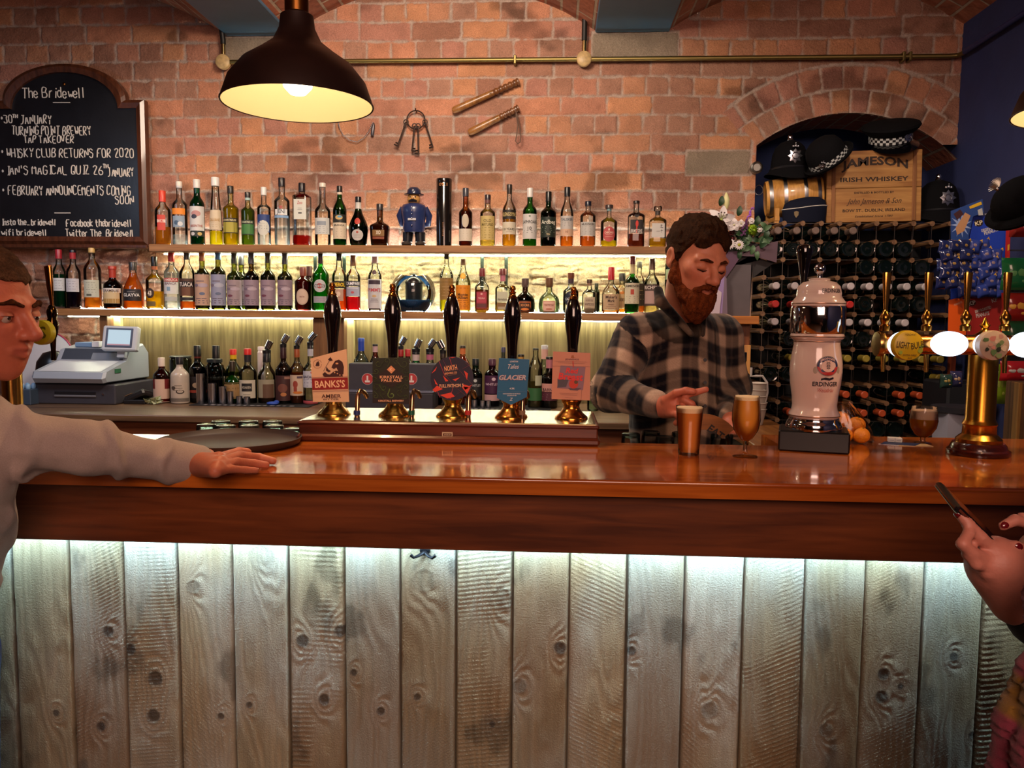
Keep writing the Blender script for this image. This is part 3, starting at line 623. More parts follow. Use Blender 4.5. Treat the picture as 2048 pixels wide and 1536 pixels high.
U('very tall slim clear bottle with white cap and bright yellow liquid', 433, 357, 25, cap=('#dfe2e2', 374), sh=(376, 465), nw=14, fill=(463, '#f2e21c', .5), labels=[(422, 461, '#cfc2a8', [T('GALLIANO', .5, .16, 1.5, '#b08a4c'), ('l', 3, .66, .85, .7, '#a89878')], 68)])
U('black capped bottle full of yellow liquid with yellow bordered label', 463, 374, 30, g='#e8e8a0', cap=('#1c1a18', 388), sh=(408, 420), nw=11, fill=(417, '#c9b41a', .35), labels=[(438, 468, '#1f1c12', [('r', -.9, .9, .28, .94, '#a8a040'), T('CHARTREUSE', .14, .13, 1.5, '#e8e0b0')], 66)])
U('shorter green liqueur bottle with black cap and green label', 497, 386, 26, g='#cfe0a0', cap=('#1c1a18', 397), cap2=('#a8c8c4', 402), sh=(413, 424), nw=10, fill=(420, '#6f8a1e', .35), labels=[(442, 471, '#16241a', [('r', -.9, .9, .28, .94, '#3f7a3c'), T('CHARTREUSE', .14, .13, 1.5, '#d8e0c0')], 66)])
U('clear bottle with white wire topped cap and blue and white arched label', 529, 376, 26, cap=('#d8dcdc', 392), sh=(408, 418), nw=10, labels=[(431, 466, '#28407c', [('o', 0, .75, .9, .85, '#c9ccc4'), ('l', 3, .5, .8, .6, '#48546c')], 62)], fill=(470, '#e4eef0', .08))
U('clear bottle with tall black cap and dark blue printed lettering', 565, 358, 30, cap=('#17151c', 375), sh=(392, 405), nw=12, labels=[(414, 420, '#a8524c', (), 14, 1), (421, 432, '#e2e8ea', [T('JENI', .5, 1, 1.2, '#26304a')], 50), (433, 438, '#7fa4cc', (), 62)], fill=(436, '#dfe8ec', .10))
U('square shouldered clear bottle with white label and red liquid at the bottom', 605, 368, 33, cap=('#17151c', 385), sh=(387, 396), nw=12, sq=5, fill=(472, '#b01c14', .45), labels=[(402, 441, '#cfd4cc', [T('Zoco', .17, .16, .8, '#b0302c', .01, .3), ('r', -.25, .3, .66, .72, '#333333'), ('l', 2, .45, .52, .4, '#888888')], 50)])
U('clear swing top bottle with wire clip beside the green aperitif bottle', 646, 368, 31, cap=('#d8d2c6', 376), sh=(408, 425), nw=12, labels=[(438, 470, '#c4c8c6', [('r', -.6, .5, .2, .45, '#8a94a0'), ('l', 4, .55, .9, .8, '#7a8088')], 62)])
U('tall green bottle with black cap, eagle badge and white lower label', 680, 374, 27, g=GRN, cap=('#1b1a18', 386), cap2=('#d8c8b4', 391), sh=(398, 424), nw=10, fill=(420, '#2c5a1c', .3), labels=[(431, 446, '#23241e', [('o', 0, .4, .5, .6, '#c8a86a'), ('o', .1, .3, .3, .3, '#5a98b8')], 62), (447, 479, '#cdbfa8', [T('BRANCA', .16, .12, 1.3, '#3a3a34'), ('l', 4, .4, .85, .9, '#9a8c78')], 70)])
U('dark green pear shaped bottle with red seal and round white label', 717, 395, 39, g='#2c6a30', cap=('#17161a', 406), cap2=('#c8c6c0', 419), nw=11, fill=(426, '#173a12', .55), prof=[(.55, 0), (.8, .01), (.86, .05), (1, .36), (.97, .46), (.78, .58), (.48, .72), (.33, .83), (.28, .92), (.28, 1)], labels=[(438, 451, '#b03426', (), 20, 1), (461, 483, '#bcb8b4', [('l', 3, .45, .7, .6, '#8a8680'), ('o', 0, .25, .2, .2, '#a85448')], 36, 1)])
U('squat bronze decanter shaped bottle with white lettering', 760, 409, 38, g='#8a6a34', cap=('#2c2a2a', 421), sh=(443, 455), nw=12, sq=4, fill=(448, '#7a4a1c', .6), labels=[(462, 474, '#7e5a2c', [T('XO', .42, .65, .75, '#e6dcc8', .02)], 42), (475, 480, '#7e3c20', [('l', 1, .5, .5, .6, '#d8c8b0')], 42)], bt=.9)
U('brown whisky bottle with pale oval label above a wide cream label', 931, 378, 27, g='#c48440', cap=('#3a3c44', 394), sh=(415, 428), nw=11, fill=(424, '#6a3410', .5), labels=[(430, 457, '#b8ac98', (), 30, 1), (459, 483, '#c8c0b0', [('l', 4, .2, .8, .8, '#a89c88')], 68)])
U('clear bottle with dark stopper and large pale gold label', 975, 391, 30, cap=('#2b2226', 401), cap2=('#6a4440', 408), sh=(416, 428), nw=11, capw=12, fill=(444, '#d8b848', .3), labels=[(434, 481, '#b8a468', [T('OLD', .2, .12, .9, '#5c5228'), T('MATURED', .36, .12, 1.4, '#5c5228', .01, .2), ('l', 5, .5, .9, .85, '#8a7a44')], 66)])
U('whisky bottle with dark band label over white years label and gold liquid', 1018, 371, 27, cap=('#2c2a28', 380), cap2=('#2a241c', 389), sh=(400, 424), nw=10, fill=(437, '#d89a20', .4), labels=[(422, 440, '#1c1812', [T('GLENGOYNE', .5, .42, 1.7, '#c8b478')], 75), (446, 470, '#c4bca8', [T('10 YEARS', .58, .2, 1.4, '#3a342c'), ('l', 1, .8, .8, .5, '#8a8274')], 70)])
U('green whisky bottle with white cap and large white numbered label', 1059, 378, 28, g=GRN, cap=('#d4d0cc', 396), sh=(408, 424), nw=11, fill=(470, '#9a9a10', .3), labels=[(430, 479, '#c0bfbc', [T('LAPHROAIG', .32, .13, 1.75, INK), T('10', .58, .14, .42, INK), ('l', 2, .68, .75, .9, '#6a6a66'), ('o', 0, .09, .12, .07, '#6a7a6a')], 72)])
U('very dark green whisky bottle with black cap and black label', 1096, 385, 31, g='#1d5a28', cap=('#121412', 404), sh=(414, 428), nw=11, fill=(425, '#0c2a0c', .6), labels=[(436, 476, '#15231a', [T('Ardbeg', .28, .26, 1.5, '#d0d0c0', .015), ('l', 4, .5, .75, .9, '#8a9a84'), T('TEN', .86, .09, .35, '#c0b088')], 74)])
U('tall clear whisky bottle with black cap, pale label and amber remainder', 1133, 376, 26, cap=('#171a20', 394), sh=(402, 430), nw=11, fill=(474, '#d87818', .45), labels=[(434, 473, '#b4b0ac', [T('TALISKER', .18, .13, 1.6, '#3a4a5a'), ('l', 3, .32, .5, .8, '#8a8884'), ('r', -1, 1, .66, 1, '#c8a488'), T('10', .8, .12, .3, '#7a4a34')], 70)])
U('squat clear bottle with dark blue stopper, lined label and amber remainder', 1175, 404, 31, cap=('#141a2c', 413), sh=(422, 434), nw=10, capw=13, fill=(474, '#c8661c', .5), labels=[(446, 473, '#b4b2ae', [T('HUDSON', .16, .16, 1.5, INK), ('l', 6, .34, .94, .95, '#7c7a76')], 66)])
U('round shouldered clear bottle with red oval label and yellow remainder', 1217, 411, 33, cap=('#3a3030', 418), cap2=('#7aa0a4', 423), sh=(434, 446), nw=9, capw=16, fill=(482, '#d8b818', .45), labels=[(455, 485, '#b04848', [T('CARDHU', .4, .14, 1.4, '#e0c8b8'), ('l', 2, .55, .68, .7, '#d8a898'), ('o', 0, .2, .12, .16, '#e0c8b8')], 44, 1)])
U('short clear bottle with black label and a red bird figure', 1271, 403, 33, cap=('#231c1e', 408), sh=(424, 434), nw=11, capw=13, sq=4.5, fill=(469, '#6a2410', .5), labels=[(430, 437, '#1a1618', (), 18, 1), (442, 468, '#1c1618', [('o', .05, .3, .22, .5, '#c8342a'), ('r', -.06, .12, .1, 1, '#c8342a'), T('BRIMSTONE', .84, .26, 1.7, '#d8d0cc')], 52)])
U('faceted clear bottle with glass stopper and white label with black brushwork', 1314, 414, 33, cap=('#c4c8c4', 423, glass('#dfe4e0')), cap2=('#3c3430', 431), sh=(433, 444), nw=10, capw=16, sq=6, fill=(478, '#c8961c', .45), labels=[(449, 476, '#c4c2be', [T('HIBIKI', .58, .08, .6, '#8a8680'), ('r', .30, .62, .12, .17, INK), ('r', .42, .47, .08, .34, INK), ('r', .25, .5, .26, .3, INK), ('r', .52, .72, .3, .34, INK), ('r', .46, .5, .42, .7, INK), ('r', .36, .66, .5, .54, INK)], 50)])
# ---- lower shelf
LG = 'bottles on the lower shelf'
Lw = lambda *a, **k: bottle(*a, z=LSH, group=LG, **k)
Lw('tall clear bottle with red capsule and dark green liquid, first on the lower shelf', 121, 500, 25, cap=('#a02834', 518), sh=(527, 547), nw=11, fill=(549, '#0f4a2c', .75), labels=[(557, 582, '#c4ccd0', [('l', 4, .2, .8, .7, '#6a7480')], 62)], Y=4.1)
Lw('tall clear bottle with red foil, black top and dark purple liquid', 149, 501, 27, cap=('#161420', 506), cap2=('#a02a34', 519), sh=(527, 548), nw=11, fill=(563, '#181024', .8), labels=[(558, 584, '#c0c4cc', [('l', 4, .2, .8, .7, '#6a6a7c')], 58)], Y=4.1)
Lw('tall clear bottle with cork and amber liquid beside the purple one', 187, 497, 32, cap=('#c8a868', 506), sh=(518, 541), nw=11, fill=(579, '#d8861c', .4), labels=[(561, 595, '#bfc4b4', [('l', 5, .15, .7, .7, '#7a8074'), ('r', -.5, .1, .8, .92, '#555a50')], 58)], Y=4.1)
Lw('dark brown liqueur bottle with red cap and white banner label', 227, 533, 36, g='#6a3418', cap=('#b03c2a', 539), cap2=('#a83a2c', 556), sh=(558, 573), nw=13, capw=16, fill=(562, '#2a0f08', .7), labels=[(583, 607, '#c8b48c', [('r', -1, 1, .62, .98, '#a8884c')], 54), (577, 586, '#d4d0cc', [T('DRAMBUIE', .55, .5, 1.5, '#3a2420')], 64)])
Lw('orange whisky liqueur bottle with black cap and black label', 268, 525, 39, cap=('#302e2e', 541), sh=(546, 588), nw=13, fill=(547, '#e07812', .45), labels=[(579, 602, '#1c1a20', [T('GLAYVA', .5, .28, 1.55, '#d8d8d8', .02), ('l', 1, .22, .22, .5, '#9a9a9a')], 60)])
Lw('clear bottle with tall black cap, yellow liqueur and a dark round number badge', 311, 514, 34, cap=('#15130f', 533), cap2=('#a8603c', 540), sh=(546, 562), nw=11, fill=(583, '#e6b80c', .4), labels=[(577, 597, '#2a1c18', [('o', 0, .5, .8, .8, '#3a2a24'), T('43', .5, .48, .9, '#e8e0cc', .03)], 30, 1, -22), (603, 613, '#6a5a34', (), 34, 0, -20)])
Lw('clear bottle with red cap and white label with red heading', 345, 502, 29, cap=('#c8302c', 524), sh=(531, 548), nw=11, fill=(545, '#e8ecea', .2), labels=[(557, 564, '#b03038', [T('SAMBUCA', .5, .7, 1.7, '#e8dcd4')], 66), (565, 588, '#cfd2d4', [T('BIANCA', .12, .22, 1.4, '#6a4a58'), ('r', -.4, 0, .4, .75, '#7a9ab4')], 66), (594, 602, '#b4bab8', (), 50)])
Lw('clear bottle with grey cap, dark label and orange remainder', 376, 504, 30, cap=('#4a4c48', 520), sh=(526, 550), nw=11, fill=(603, '#d8681c', .45), labels=[(558, 592, '#4a3026', [('r', -1, 1, .16, .5, '#17151c'), T('TUACA', .34, .24, 1.6, '#dcd8d4', .02), ('r', -.5, .5, .5, 1, '#6a4430')], 62), (595, 601, '#26242a', (), 60)])
WN = [('olive green wine bottle with orange capsule and pale peach label', 406, 502, '#c87a44', '#b49684', 550, 4.09), ('olive green wine bottle with bright blue capsule and blue grey label', 438, 499, '#4a86c8', '#8a8ea8', 550, 4.09),
      ('yellow green wine bottle with dark capsule, third from the orange capped one', 470, 507, '#3c3c30', '#94848c', 561, 4.09), ('yellow green wine bottle half hidden behind the two bottles in front of it', 484, 509, '#46464c', '#94848c', 561, 4.14),
      ('dark wine bottle with grey capsule and brown remainder under the label', 504, 507, '#4c4a54', '#8c7c8c', 561, 4.07), ('olive wine bottle with dark olive neck, next to the dark one', 537, 506, '#4a4630', '#8c7a88', 561, 4.09), ('olive wine bottle with grey capsule, beside the red vermouth', 571, 508, '#4c4c54', '#887684', 561, 4.09)]
for k, (lb, x, yt, cc, lc, l0, Yb) in enumerate(WN):
    g = [OLV, OLV, '#9aa83a', '#9aa83a', '#7a6426', OLV, OLV][k]
    Lw(lb, x, yt, 29, g=g, cap=(cc, yt+21), sh=(yt+33, yt+49), nw=10.5, Y=Yb, fill=(yt+36, ['#4a4a12', '#4a4a14', '#6a7414', '#6a7414', '#2a1c0c', '#4a4416', '#4c4a14'][k], .25 if k != 4 else .6),
       labels=[(l0, 611, lc, [('o', -.35 if k > 1 else .1, .62, .28, .10, '#6a3a4c' if k > 1 else '#5c6884'), ('r', -.5, .3, .2, .23, '#6a5a68'), ('o', .2, .35, .5, .14, '#a89aa8' if k != 1 else '#a4a8bc'), ('l', 3, .78, .92, .7, '#5c5060'), ('o', -.5, .35, .22, .1, '#74687c')], 76)])
Lw('squat red vermouth bottle with brown top and pale round label', 607, 535, 33, g='#b0483c', cap=('#7a3c2c', 552), sh=(553, 565), nw=12, fill=(556, '#7a1812', .6), labels=[(578, 610, '#b89c8c', [('l', 3, .4, .62, .7, '#8a5a50'), ('o', 0, .5, .85, .85, '#c0a898'), T('MARTINI', .5, .1, .7, '#7a4a44')], 44, 1)])
Lw('dark red bottle mostly hidden behind the red vermouth', 619, 533, 26, g='#5a2420', cap=('#4a2420', 552), sh=(556, 568), nw=11, fill=(560, '#3a0c0a', .7), Y=4.14)
Lw('bright green vermouth bottle with round badge label', 642, 507, 33, g='#46c24c', cap=('#2c2a30', 514), cap2=('#4c2c38', 528), sh=(531, 553), nw=10, fill=(535, '#18a01c', .25), labels=[(560, 585, '#b4b4b8', [('o', 0, .5, .42, .42, '#a03a3c'), ('r', -.85, .85, .4, .62, '#2c2c3a'), T('MARTINI', .51, .15, 1.4, '#d8d8dc')], 44, 1), (593, 606, '#94929e', [('l', 2, .35, .65, .7, '#5c5a68')], 48)])
Lw('clear aperitif bottle with dark cap, tilted black heading label and orange liquid', 679, 508, 28, cap=('#26262a', 522), sh=(531, 556), nw=11, fill=(579, '#ec5a14', .45), labels=[(563, 577, '#1c1818', [T('APEROL', .5, .55, 1.6, '#e8c020', .02)], 68), (579, 602, '#b09080', [('o', 0, .4, .4, .4, '#d0b8a4'), ('l', 2, .7, .85, .6, '#7a5040')], 40)])
Lw('clear bitter bottle with wood coloured cap, dark heading label and crimson liquid', 707, 511, 28, cap=('#8a5e3c', 532), sh=(537, 556), nw=11, fill=(594, '#d81220', .5), labels=[(563, 573, '#2c2c38', [T('CAMPARI', .5, .62, 1.75, '#e0e0e8', .02)], 70), (574, 593, '#9a9cb0', [('r', -.7, .7, .1, .2, '#c4c4d0'), ('o', 0, .6, .2, .25, '#b04c54')], 66)])
Lw('clear bottle with pale pink cap and white label with red lettering', 750, 514, 27, cap=('#c8aaac', 527), sh=(534, 556), nw=12, fill=(617, '#4a2028', .7), labels=[(559, 617, '#bcbac0', [('r', -.75, .75, .04, .18, '#3a2a38'), T("PIMM'S", .37, .13, 1.5, '#b04048', .02), ('o', 0, .58, .25, .08, '#c0a070'), ('l', 3, .68, .78, .5, '#8a8890')], 74), (541, 550, '#4c3038', (), 25, 1)])
Lw('clear bottle with black stopper, amber wrap label and yellow remainder', 893, 508, 27, cap=('#2c2c26', 518), sh=(530, 555), nw=9, fill=(600, '#e6d41c', .4), cork=True, labels=[(557, 600, '#8a6834', [('r', -1, 1, .02, .05, '#5c4420'), ('r', -1, 1, .17, .2, '#6a5024'), ('l', 4, .4, .8, .7, '#a4845a')], 74)])
Lw('tapered bottle with gold hexagon seal and tall orange label', 926, 519, 30, cap=('#8a6a44', 531), sh=(536, 572), nw=10, fill=(573, '#d8c84a', .3), bt=1, labels=[(547, 559, '#d89a1c', [('o', 0, .5, .6, .6, '#e8b43c')], 30, 1), (571, 620, '#d88418', [T('Monte', .38, .12, 1.2, '#4a2c10', .02), T('Alban', .50, .12, 1.2, '#4a2c10', .02), ('l', 1, .12, .12, .9, '#a8501c'), ('l', 5, .62, .92, .8, '#8a4c14')], 66)])
Lw('short brown bottle with dark red cap and crimson label', 964, 537, 28, cap=('#6a1c20', 553), sh=(561, 577), nw=11, fill=(580, '#7a3a18', .45), sq=4.5, labels=[(584, 617, '#8a2430', [('r', -.9, .9, .06, .66, '#a43444'), T('TEQUILA', .4, .12, 1.2, '#e0b8b0'), ('r', -.9, .9, .72, .94, '#5a2c2c'), ('o', 0, .14, .2, .12, '#d8a49c')], 50), (621, 628, '#c8a818', [T('100% AGAVE', .5, .8, 1.7, '#5a3a10')], 50)])
Lw('short clear bottle with brown stopper, pink neck seal and gold remainder', 1005, 538, 29, cap=('#6a2c28', 550), cap2=('#b06a7c', 563), sh=(567, 578), nw=10, capw=15, sq=4.5, fill=(608, '#c8a41c', .35), labels=[(584, 604, '#b8b8a0', [T('Herradura', .75, .26, 1.6, '#4a4438', .01, .2)], 50), (606, 620, '#7a5a34', [('r', -.8, .8, .55, .95, '#a0947c')], 46)])
ROUND = [(.60, 0), (.88, .02), (.98, .06), (1.0, .18), (1.0, .35), (.94, .52), (.78, .64), (.5, .74), (.32, .8), (.28, .9), (.28, 1)]
Lw('squat dark brown round bottle with ball stopper and copper label', 1050, 557, 40, g='#4a2c1c', cap=('#5a4844', 574), nw=12, capw=13, cork=True, prof=ROUND, fill=(586, '#160a06', .85), labels=[(602, 626, '#3a1c10', [('r', -.9, .9, .08, .92, '#c8682c'), ('r', -.8, .8, .15, .85, '#3a1c10'), T('XO CAFE', .36, .2, 1.3, '#e8a060', .02), ('o', 0, .7, .6, .2, '#d87a34')], 38)], Y=4.08)
Lw('squat clear round bottle with ball stopper and pink label', 1098, 556, 42, g='#d4e4c8', cap=('#6a4a34', 574), nw=12, capw=14, cork=True, prof=ROUND, fill=(612, '#d4dcc0', .12), labels=[(602, 624, '#c89a84', [('r', -.85, .85, .1, .9, '#d8b0a0'), T('PATRON', .4, .2, 1.3, '#8a4a40', .02), ('o', 0, .75, .5, .15, '#b06a58')], 36)], Y=4.08)
Lw('clear bottle with flared cork and navy round badge, behind a pump handle', 1141, 546, 31, cap=('#6a3c28', 558), cap2=('#3c2c38', 568), sh=(572, 585), nw=11, capw=12, cork=True, labels=[(583, 614, '#1c2436', [T('CAZCABEL', .5, .16, 1.6, '#c8ccd4', .02), ('o', 0, .2, .2, .1, '#4c5870')], 50, 1)], fill=(622, '#e0e4da', .1))
Lw('clear flask shaped bottle with wooden stopper and pale buff label', 1178, 559, 29, cap=('#4a3426', 566), cap2=('#8a6c58', 572), sh=(576, 590), nw=9, capw=11, sq=4, labels=[(595, 626, '#b4a48c', [T('ROSE ISLE', .2, .12, 1.2, '#6a4a44'), T('WHITE DOG', .45, .16, 1.6, '#5a3c3a'), ('l', 1, .66, .66, .4, '#8a7464')], 52)], fill=(625, '#444038', .4))
Lw('small dark green bottle tucked behind the flask shaped one', 1192, 567, 14, g='#3a5a30', cap=('#2a3020', 575), sh=(578, 586), nw=7, fill=(586, '#1c2c14', .6), Y=4.15)
Lw('bourbon bottle with long red wax neck, buff label and orange remainder', 1221, 535, 35, cap=('#b02028', 560), sh=(566, 588), nw=11, capw=13, sq=2.6, fill=(621, '#d87c1c', .45), labels=[(589, 620, '#b89c7c', [T("Maker's", .18, .2, 1.4, '#3a2018', .02), T('Mark', .42, .2, .9, '#3a2018', .02), T('WHISKY', .66, .1, .8, '#6a4434'), ('l', 2, .8, .92, .8, '#8a6c54')], 56)])
Lw('small black topped whisky bottle partly behind the red waxed bourbon', 1243, 547, 25, cap=('#1c1c16', 562), sh=(570, 586), nw=10, capw=13, fill=(618, '#d8901c', .4), Y=4.14, labels=[(576, 616, '#c0a070', [T('REEL', .6, .14, 1.2, '#4a3420'), ('o', 0, .25, .35, .15, '#c87a2c')], 60)])
Lw('green whiskey bottle with maroon capsule and cream label', 1263, 513, 29, g=GRN, cap=('#7a2430', 529), cap2=('#c4b48c', 548), sh=(549, 566), nw=10.5, fill=(556, '#1c6a14', .3), labels=[(567, 608, '#c4bca4', [T('JAMESON', .16, .15, 1.75, INK, .02), ('r', -.18, .18, .3, .55, '#a83c2c'), ('l', 4, .66, .92, .9, '#8a8270')], 74)])
Lw('clear bottle with dark cap standing behind the green whiskey', 1277, 524, 26, cap=('#2c2820', 536), sh=(546, 572), nw=9, Y=4.15, labels=[(568, 612, '#3a2c1c', [('l', 3, .3, .7, .7, '#a08a5a')], 60)], fill=(600, '#a85c1c', .4))
Lw('clear aniseed bottle with brown capsule partly behind the barman shoulder', 1302, 518, 31, cap=('#6a5040', 540), sh=(546, 570), nw=11, labels=[(570, 612, '#463430', [T('RICHERT', .14, .16, 1.7, '#d0c4bc', .02), ('r', -.8, .8, .3, .9, '#a88a84')], 70)], fill=(606, '#c8a860', .3))
Lw('dark green bottle whose edge shows beside the barman ear', 1340, 508, 24, g='#4c7a44', cap=('#2c3a2c', 520), sh=(522, 530), nw=14, fill=(532, '#2c5a24', .4), labels=[(540, 560, '#9ab08a', [('l', 3, .3, .7, .6, '#3c5a34')], 60)])
# ================================================================== things on the wall, lamps, chalkboard
BRASS, BRONZE, CHROME, BLK = metal('#c89a4c', .22), metal('#8a5a2a', .3), metal('#c8c8cc', .08), mat('#0c0c0f', .3)
STROKES = {'A': '002640|1232', 'B': '0006364534330303|3342413000', 'C': '4536160501103041', 'D': '00062644422000', 'E': '46060040|0333', 'F': '000646|0323', 'G': '4536160501103041 43|2343', 'H': '0006|4046|0343', 'I': '1636|2620|1030', 'J': '1646|36311000', 'K': '0006|460340', 'L': '060040', 'M': '0006234640', 'N': '00064046', 'O': '160501103041453616', 'P': '000636453433 03', 'Q': '160501103041453616|2240', 'R': '0006364534330340', 'S': '45361605144342301001', 'T': '0646|2620', 'U': '060110304146', 'V': '062046', 'W': '0610244046', 'Y': '062346|2320', 'Z': '06460040',
    '0': '160501103041453616', '2': '051636450040', '3': '0636452334413 01001', '6': '360301103041423303', 'h': '0006|03143430', 'e': '02323324140301102031', 'r': '0004|031424', 'i': '1014|1515', 'd': '3630|3324140301102031', 'w': '0410233044', 'l': '1610', 'n': '0004|03143430', 's': '332414032231201000', 't': '16112030|0434', 'a': '3324140301102031|3430', 'b': '0600|0314243331201001', 'f': '36261510|0434', 'c': '3324140301102031', 'o': '241403011020313324', 'k': '0006|340230', '_': '0030', "'": '1614'}
def strokes(ch):
    out = []
    for s in STROKES.get(ch, '').replace(' ', '').split('|'):
        if len(s) % 2: s = s[:-1]
        p = [(int(s[i]), int(s[i+1])) for i in range(0, len(s), 2)]
        if len(p) > 1: out.append(np.array(p, float))
    return out
def chalk(b, text, o, hgt, wid, m, wd, nrm_y, caps=True, th=.0006):
    """hand lettering: single chalk strokes with a slight wobble, laid on a plane facing -y; o = lower left corner"""
    adv = [0]
    for c in text: adv.append(adv[-1]+(2.6 if c == ' ' else 3 if c in "iIl'" else 4.3 if c.islower() else 5.8))
    k = wid/max(adv[-1]-1.2, 1); q = hgt/6
    for n, c in enumerate(text):
        jx, jz, js = random.uniform(-.25, .25), random.uniform(-.35, .35), random.uniform(-.12, .12)
        for s in strokes(c):
            pts = s.copy(); pts[:, 0] += js*pts[:, 1]+jx+adv[n]; pts[:, 1] += jz
            for _ in range(1 if c in 'AEFHIKLMNTVWYZ' else 2):
                if len(pts) > 2: a, d = pts[:-1], pts[1:]; pts = np.concatenate([pts[:1], np.stack([a*.75+d*.25, a*.25+d*.75], 1).reshape(-1, 2), pts[-1:]])
            X = np.stack([o[0]+pts[:, 0]*k, np.full(len(pts), nrm_y), o[2]+pts[:, 1]*q], 1)
            if len(X) == 2 and np.allclose(X[0], X[1]): X[1, 2] += wd
            b.tube(X, wd*.5, m, 5, flat=None)
def make_board():
    Yb = 4.13; q = lambda x, y: P(x, y, Yb); L_ = -1
    cx = q(130, 250)[0]; r0, r1 = q(297, 490), q(297, 200); w = r0[0]-cx; zb, zs = r0[2], r1[2]
    rx = q(252, 200)[0]-cx; top = q(130, 128)[2]
    def outline(dx, n=24):
        R_ = w-dx; ra = rx-dx; pts = [(-R_, zb+dx), (R_, zb+dx), (R_, zs-dx), (ra, zs-dx)]
        pts += [(ra*cos(a), zs-dx+(top-zs)*sin(a)) for a in np.linspace(0, pi, n)[1:-1]]+[(-ra, zs-dx), (-R_, zs-dx)]
        return pts
    t = thing('chalkboard', 'arch-topped chalkboard in a dark wooden frame covered in white handwriting', 'chalkboard', (cx, 4.15, zb)); off = np.array([cx, 4.15, zb])
    o1, o2 = np.array(outline(0)), np.array(outline(.042)); b = MB(); n = len(o1); fm = wood('#3a1e12', '#5e3420', 'z', 5, .35, .3)
    V = []
    for p, y in ((o1, 4.165), (o1, 4.125), ((o1*.6+o2*.4), 4.112), (o2, 4.122), (o2, 4.15)): V += [(a-0, y-4.15, z-zb) for a, z in p]
    b.add(V, [[k*n+i, k*n+(i+1) % n, (k+1)*n+(i+1) % n, (k+1)*n+i] for k in range(4) for i in range(n)], fm); b.build('frame', t)
    b = MB(); b.prism(np.array(outline(.04))-[0, zb], .012, mat('#14161c', .35, noise=.25, nscale=9, bump=.05), o=(0, -.012, 0)); b.build('slate', t)
    ch = mat('#d8d4cc', .9, name='chalk'); b = MB()
    rows = [('The Bridewell', 45, 168, 196, 20, .8), ('30', 8, 25, 246, 15, 1), ('TH', 25, 35, 236, 7, 1), ('JANUARY', 42, 103, 248, 17, 1), ('TURNING POINT BREWERY', 24, 183, 270, 17, 1), ('TAP TAKEOVER', 48, 148, 286, 14, 1), ('WHISKY CLUB RETURNS FOR 2020', 13, 268, 315, 17, 1),
            ("IAN'S MAGICAL QUIZ 26", 14, 207, 349, 17, 1), ('TH', 206, 217, 336, 8, 1), ('JANUARY', 216, 268, 353, 17, 1), ('FEBRUARY ANNOUNCEMENTS COMING', 17, 262, 390, 18, 1), ('SOON', 231, 268, 408, 16, 1), ('Insta the_bridewell', 3, 111, 450, 12, 1), ('wifi bridewell', 4, 93, 471, 12, 1), ('Facebook thebridewell', 133, 262, 453, 14, 1), ('Twitter The_Bridewell', 131, 266, 473, 14, 1)]
    for tx, x0, x1, y, h, _ in rows:
        p0, p1 = P(x0, y, 4.136), P(x1, y, 4.136); k = mpp(x0, y, 4.136); chalk(b, tx, p0-off, h*k, p1[0]-p0[0], ch, 2.2*k, -.0135)
    for x0, x1, y in ((106, 140, 205), (109, 141, 426)):
        p0, p1 = P(x0, y, 4.136)-off, P(x1, y, 4.136)-off; b.tube([(p0[0], -.0135, p0[2]), (p1[0], -.0135, p1[2])], .0028, ch, 5)
    for x, y in ((3, 236), (4, 303), (5, 342), (6, 380)): p = P(x, y, 4.136)-off; b.ball((p[0], -.013, p[2]), (.006, .002, .008), ch, 8)
    b.build('lettering', t)
    p = P(128, 168, 4.136)-off; b = MB(); b.ball((p[0], -.014, p[2]), (.008, .005, .009), BRONZE, 10); b.build('screw', t)
    b = MB(); b.box(-w-.005, w+.01, -.06, .012, -.02, -.002, fm, .003); b.build('ledge', t)
make_board()
def make_pipe():
    t = thing('conduit_pipe', 'thin brass conduit pipe clipped level across the brick wall', 'pipe', (0, 0, 0)); z = 2.721; y = 4.155; br = metal('#857648', .45); b = MB()
    x0, x1 = P(450, 130, y)[0], XR-.03; b.tube([(x0, y, z), (x1-.05, y, z), (x1-.012, y-.012, z), (x1-.005, y-.06, z)], .0115, br, 12); b.build('tube', t)
    b = MB(); b.tube([(x1-.005, y-.06, z), (x1-.005, 2.4, z), (x1-.005, 1.0, z)], .0125, mat('#1c2a5c', .4), 12); b.build('painted_run', t, label='blue painted run of pipe along the side wall')
    for px, py in ((1030, 125), (1807, 120), (1820, 120)):
        x = P(px, py, y)[0]; c = MB(); c.box(x-.007, x+.007, y-.013, y+.04, z-.022, z+.022, br, .003); c.build('clip', t)
    for yy in (3.35, 2.7): c = MB(); c.box(XR-.025, XR, yy-.02, yy+.02, z-.03, z+.03, mat('#2c56a0', .4), .003); c.build('clip', t)
    for px, py, top in ((447, 126, 60), (1168, 121, 0)):
        x = P(px, py, y)[0]; c = MB(); c.lathe([(.033, 0), (.037, .004), (.037, .026), (.030, .032)], mat('#b89c6c', .45, noise=.2, nscale=60), c=(x, y+.012, z), R=rotm('x', pi/2), seg=24); c.build('junction_box', t)
        zt = P(px, top, y)[2]; c = MB(); c.tube([(x, y, z+.03), (x, y, z+.1)], .011, metal('#c8b078', .2), 12); c.build('gland', t)
        c = MB(); c.tube([(x, y, z+.09), (x, y, zt-.05), (x, y-.03, zt+.05)], .0135, mat('#14120f', .5), 12); c.build('sleeve', t)
make_pipe()
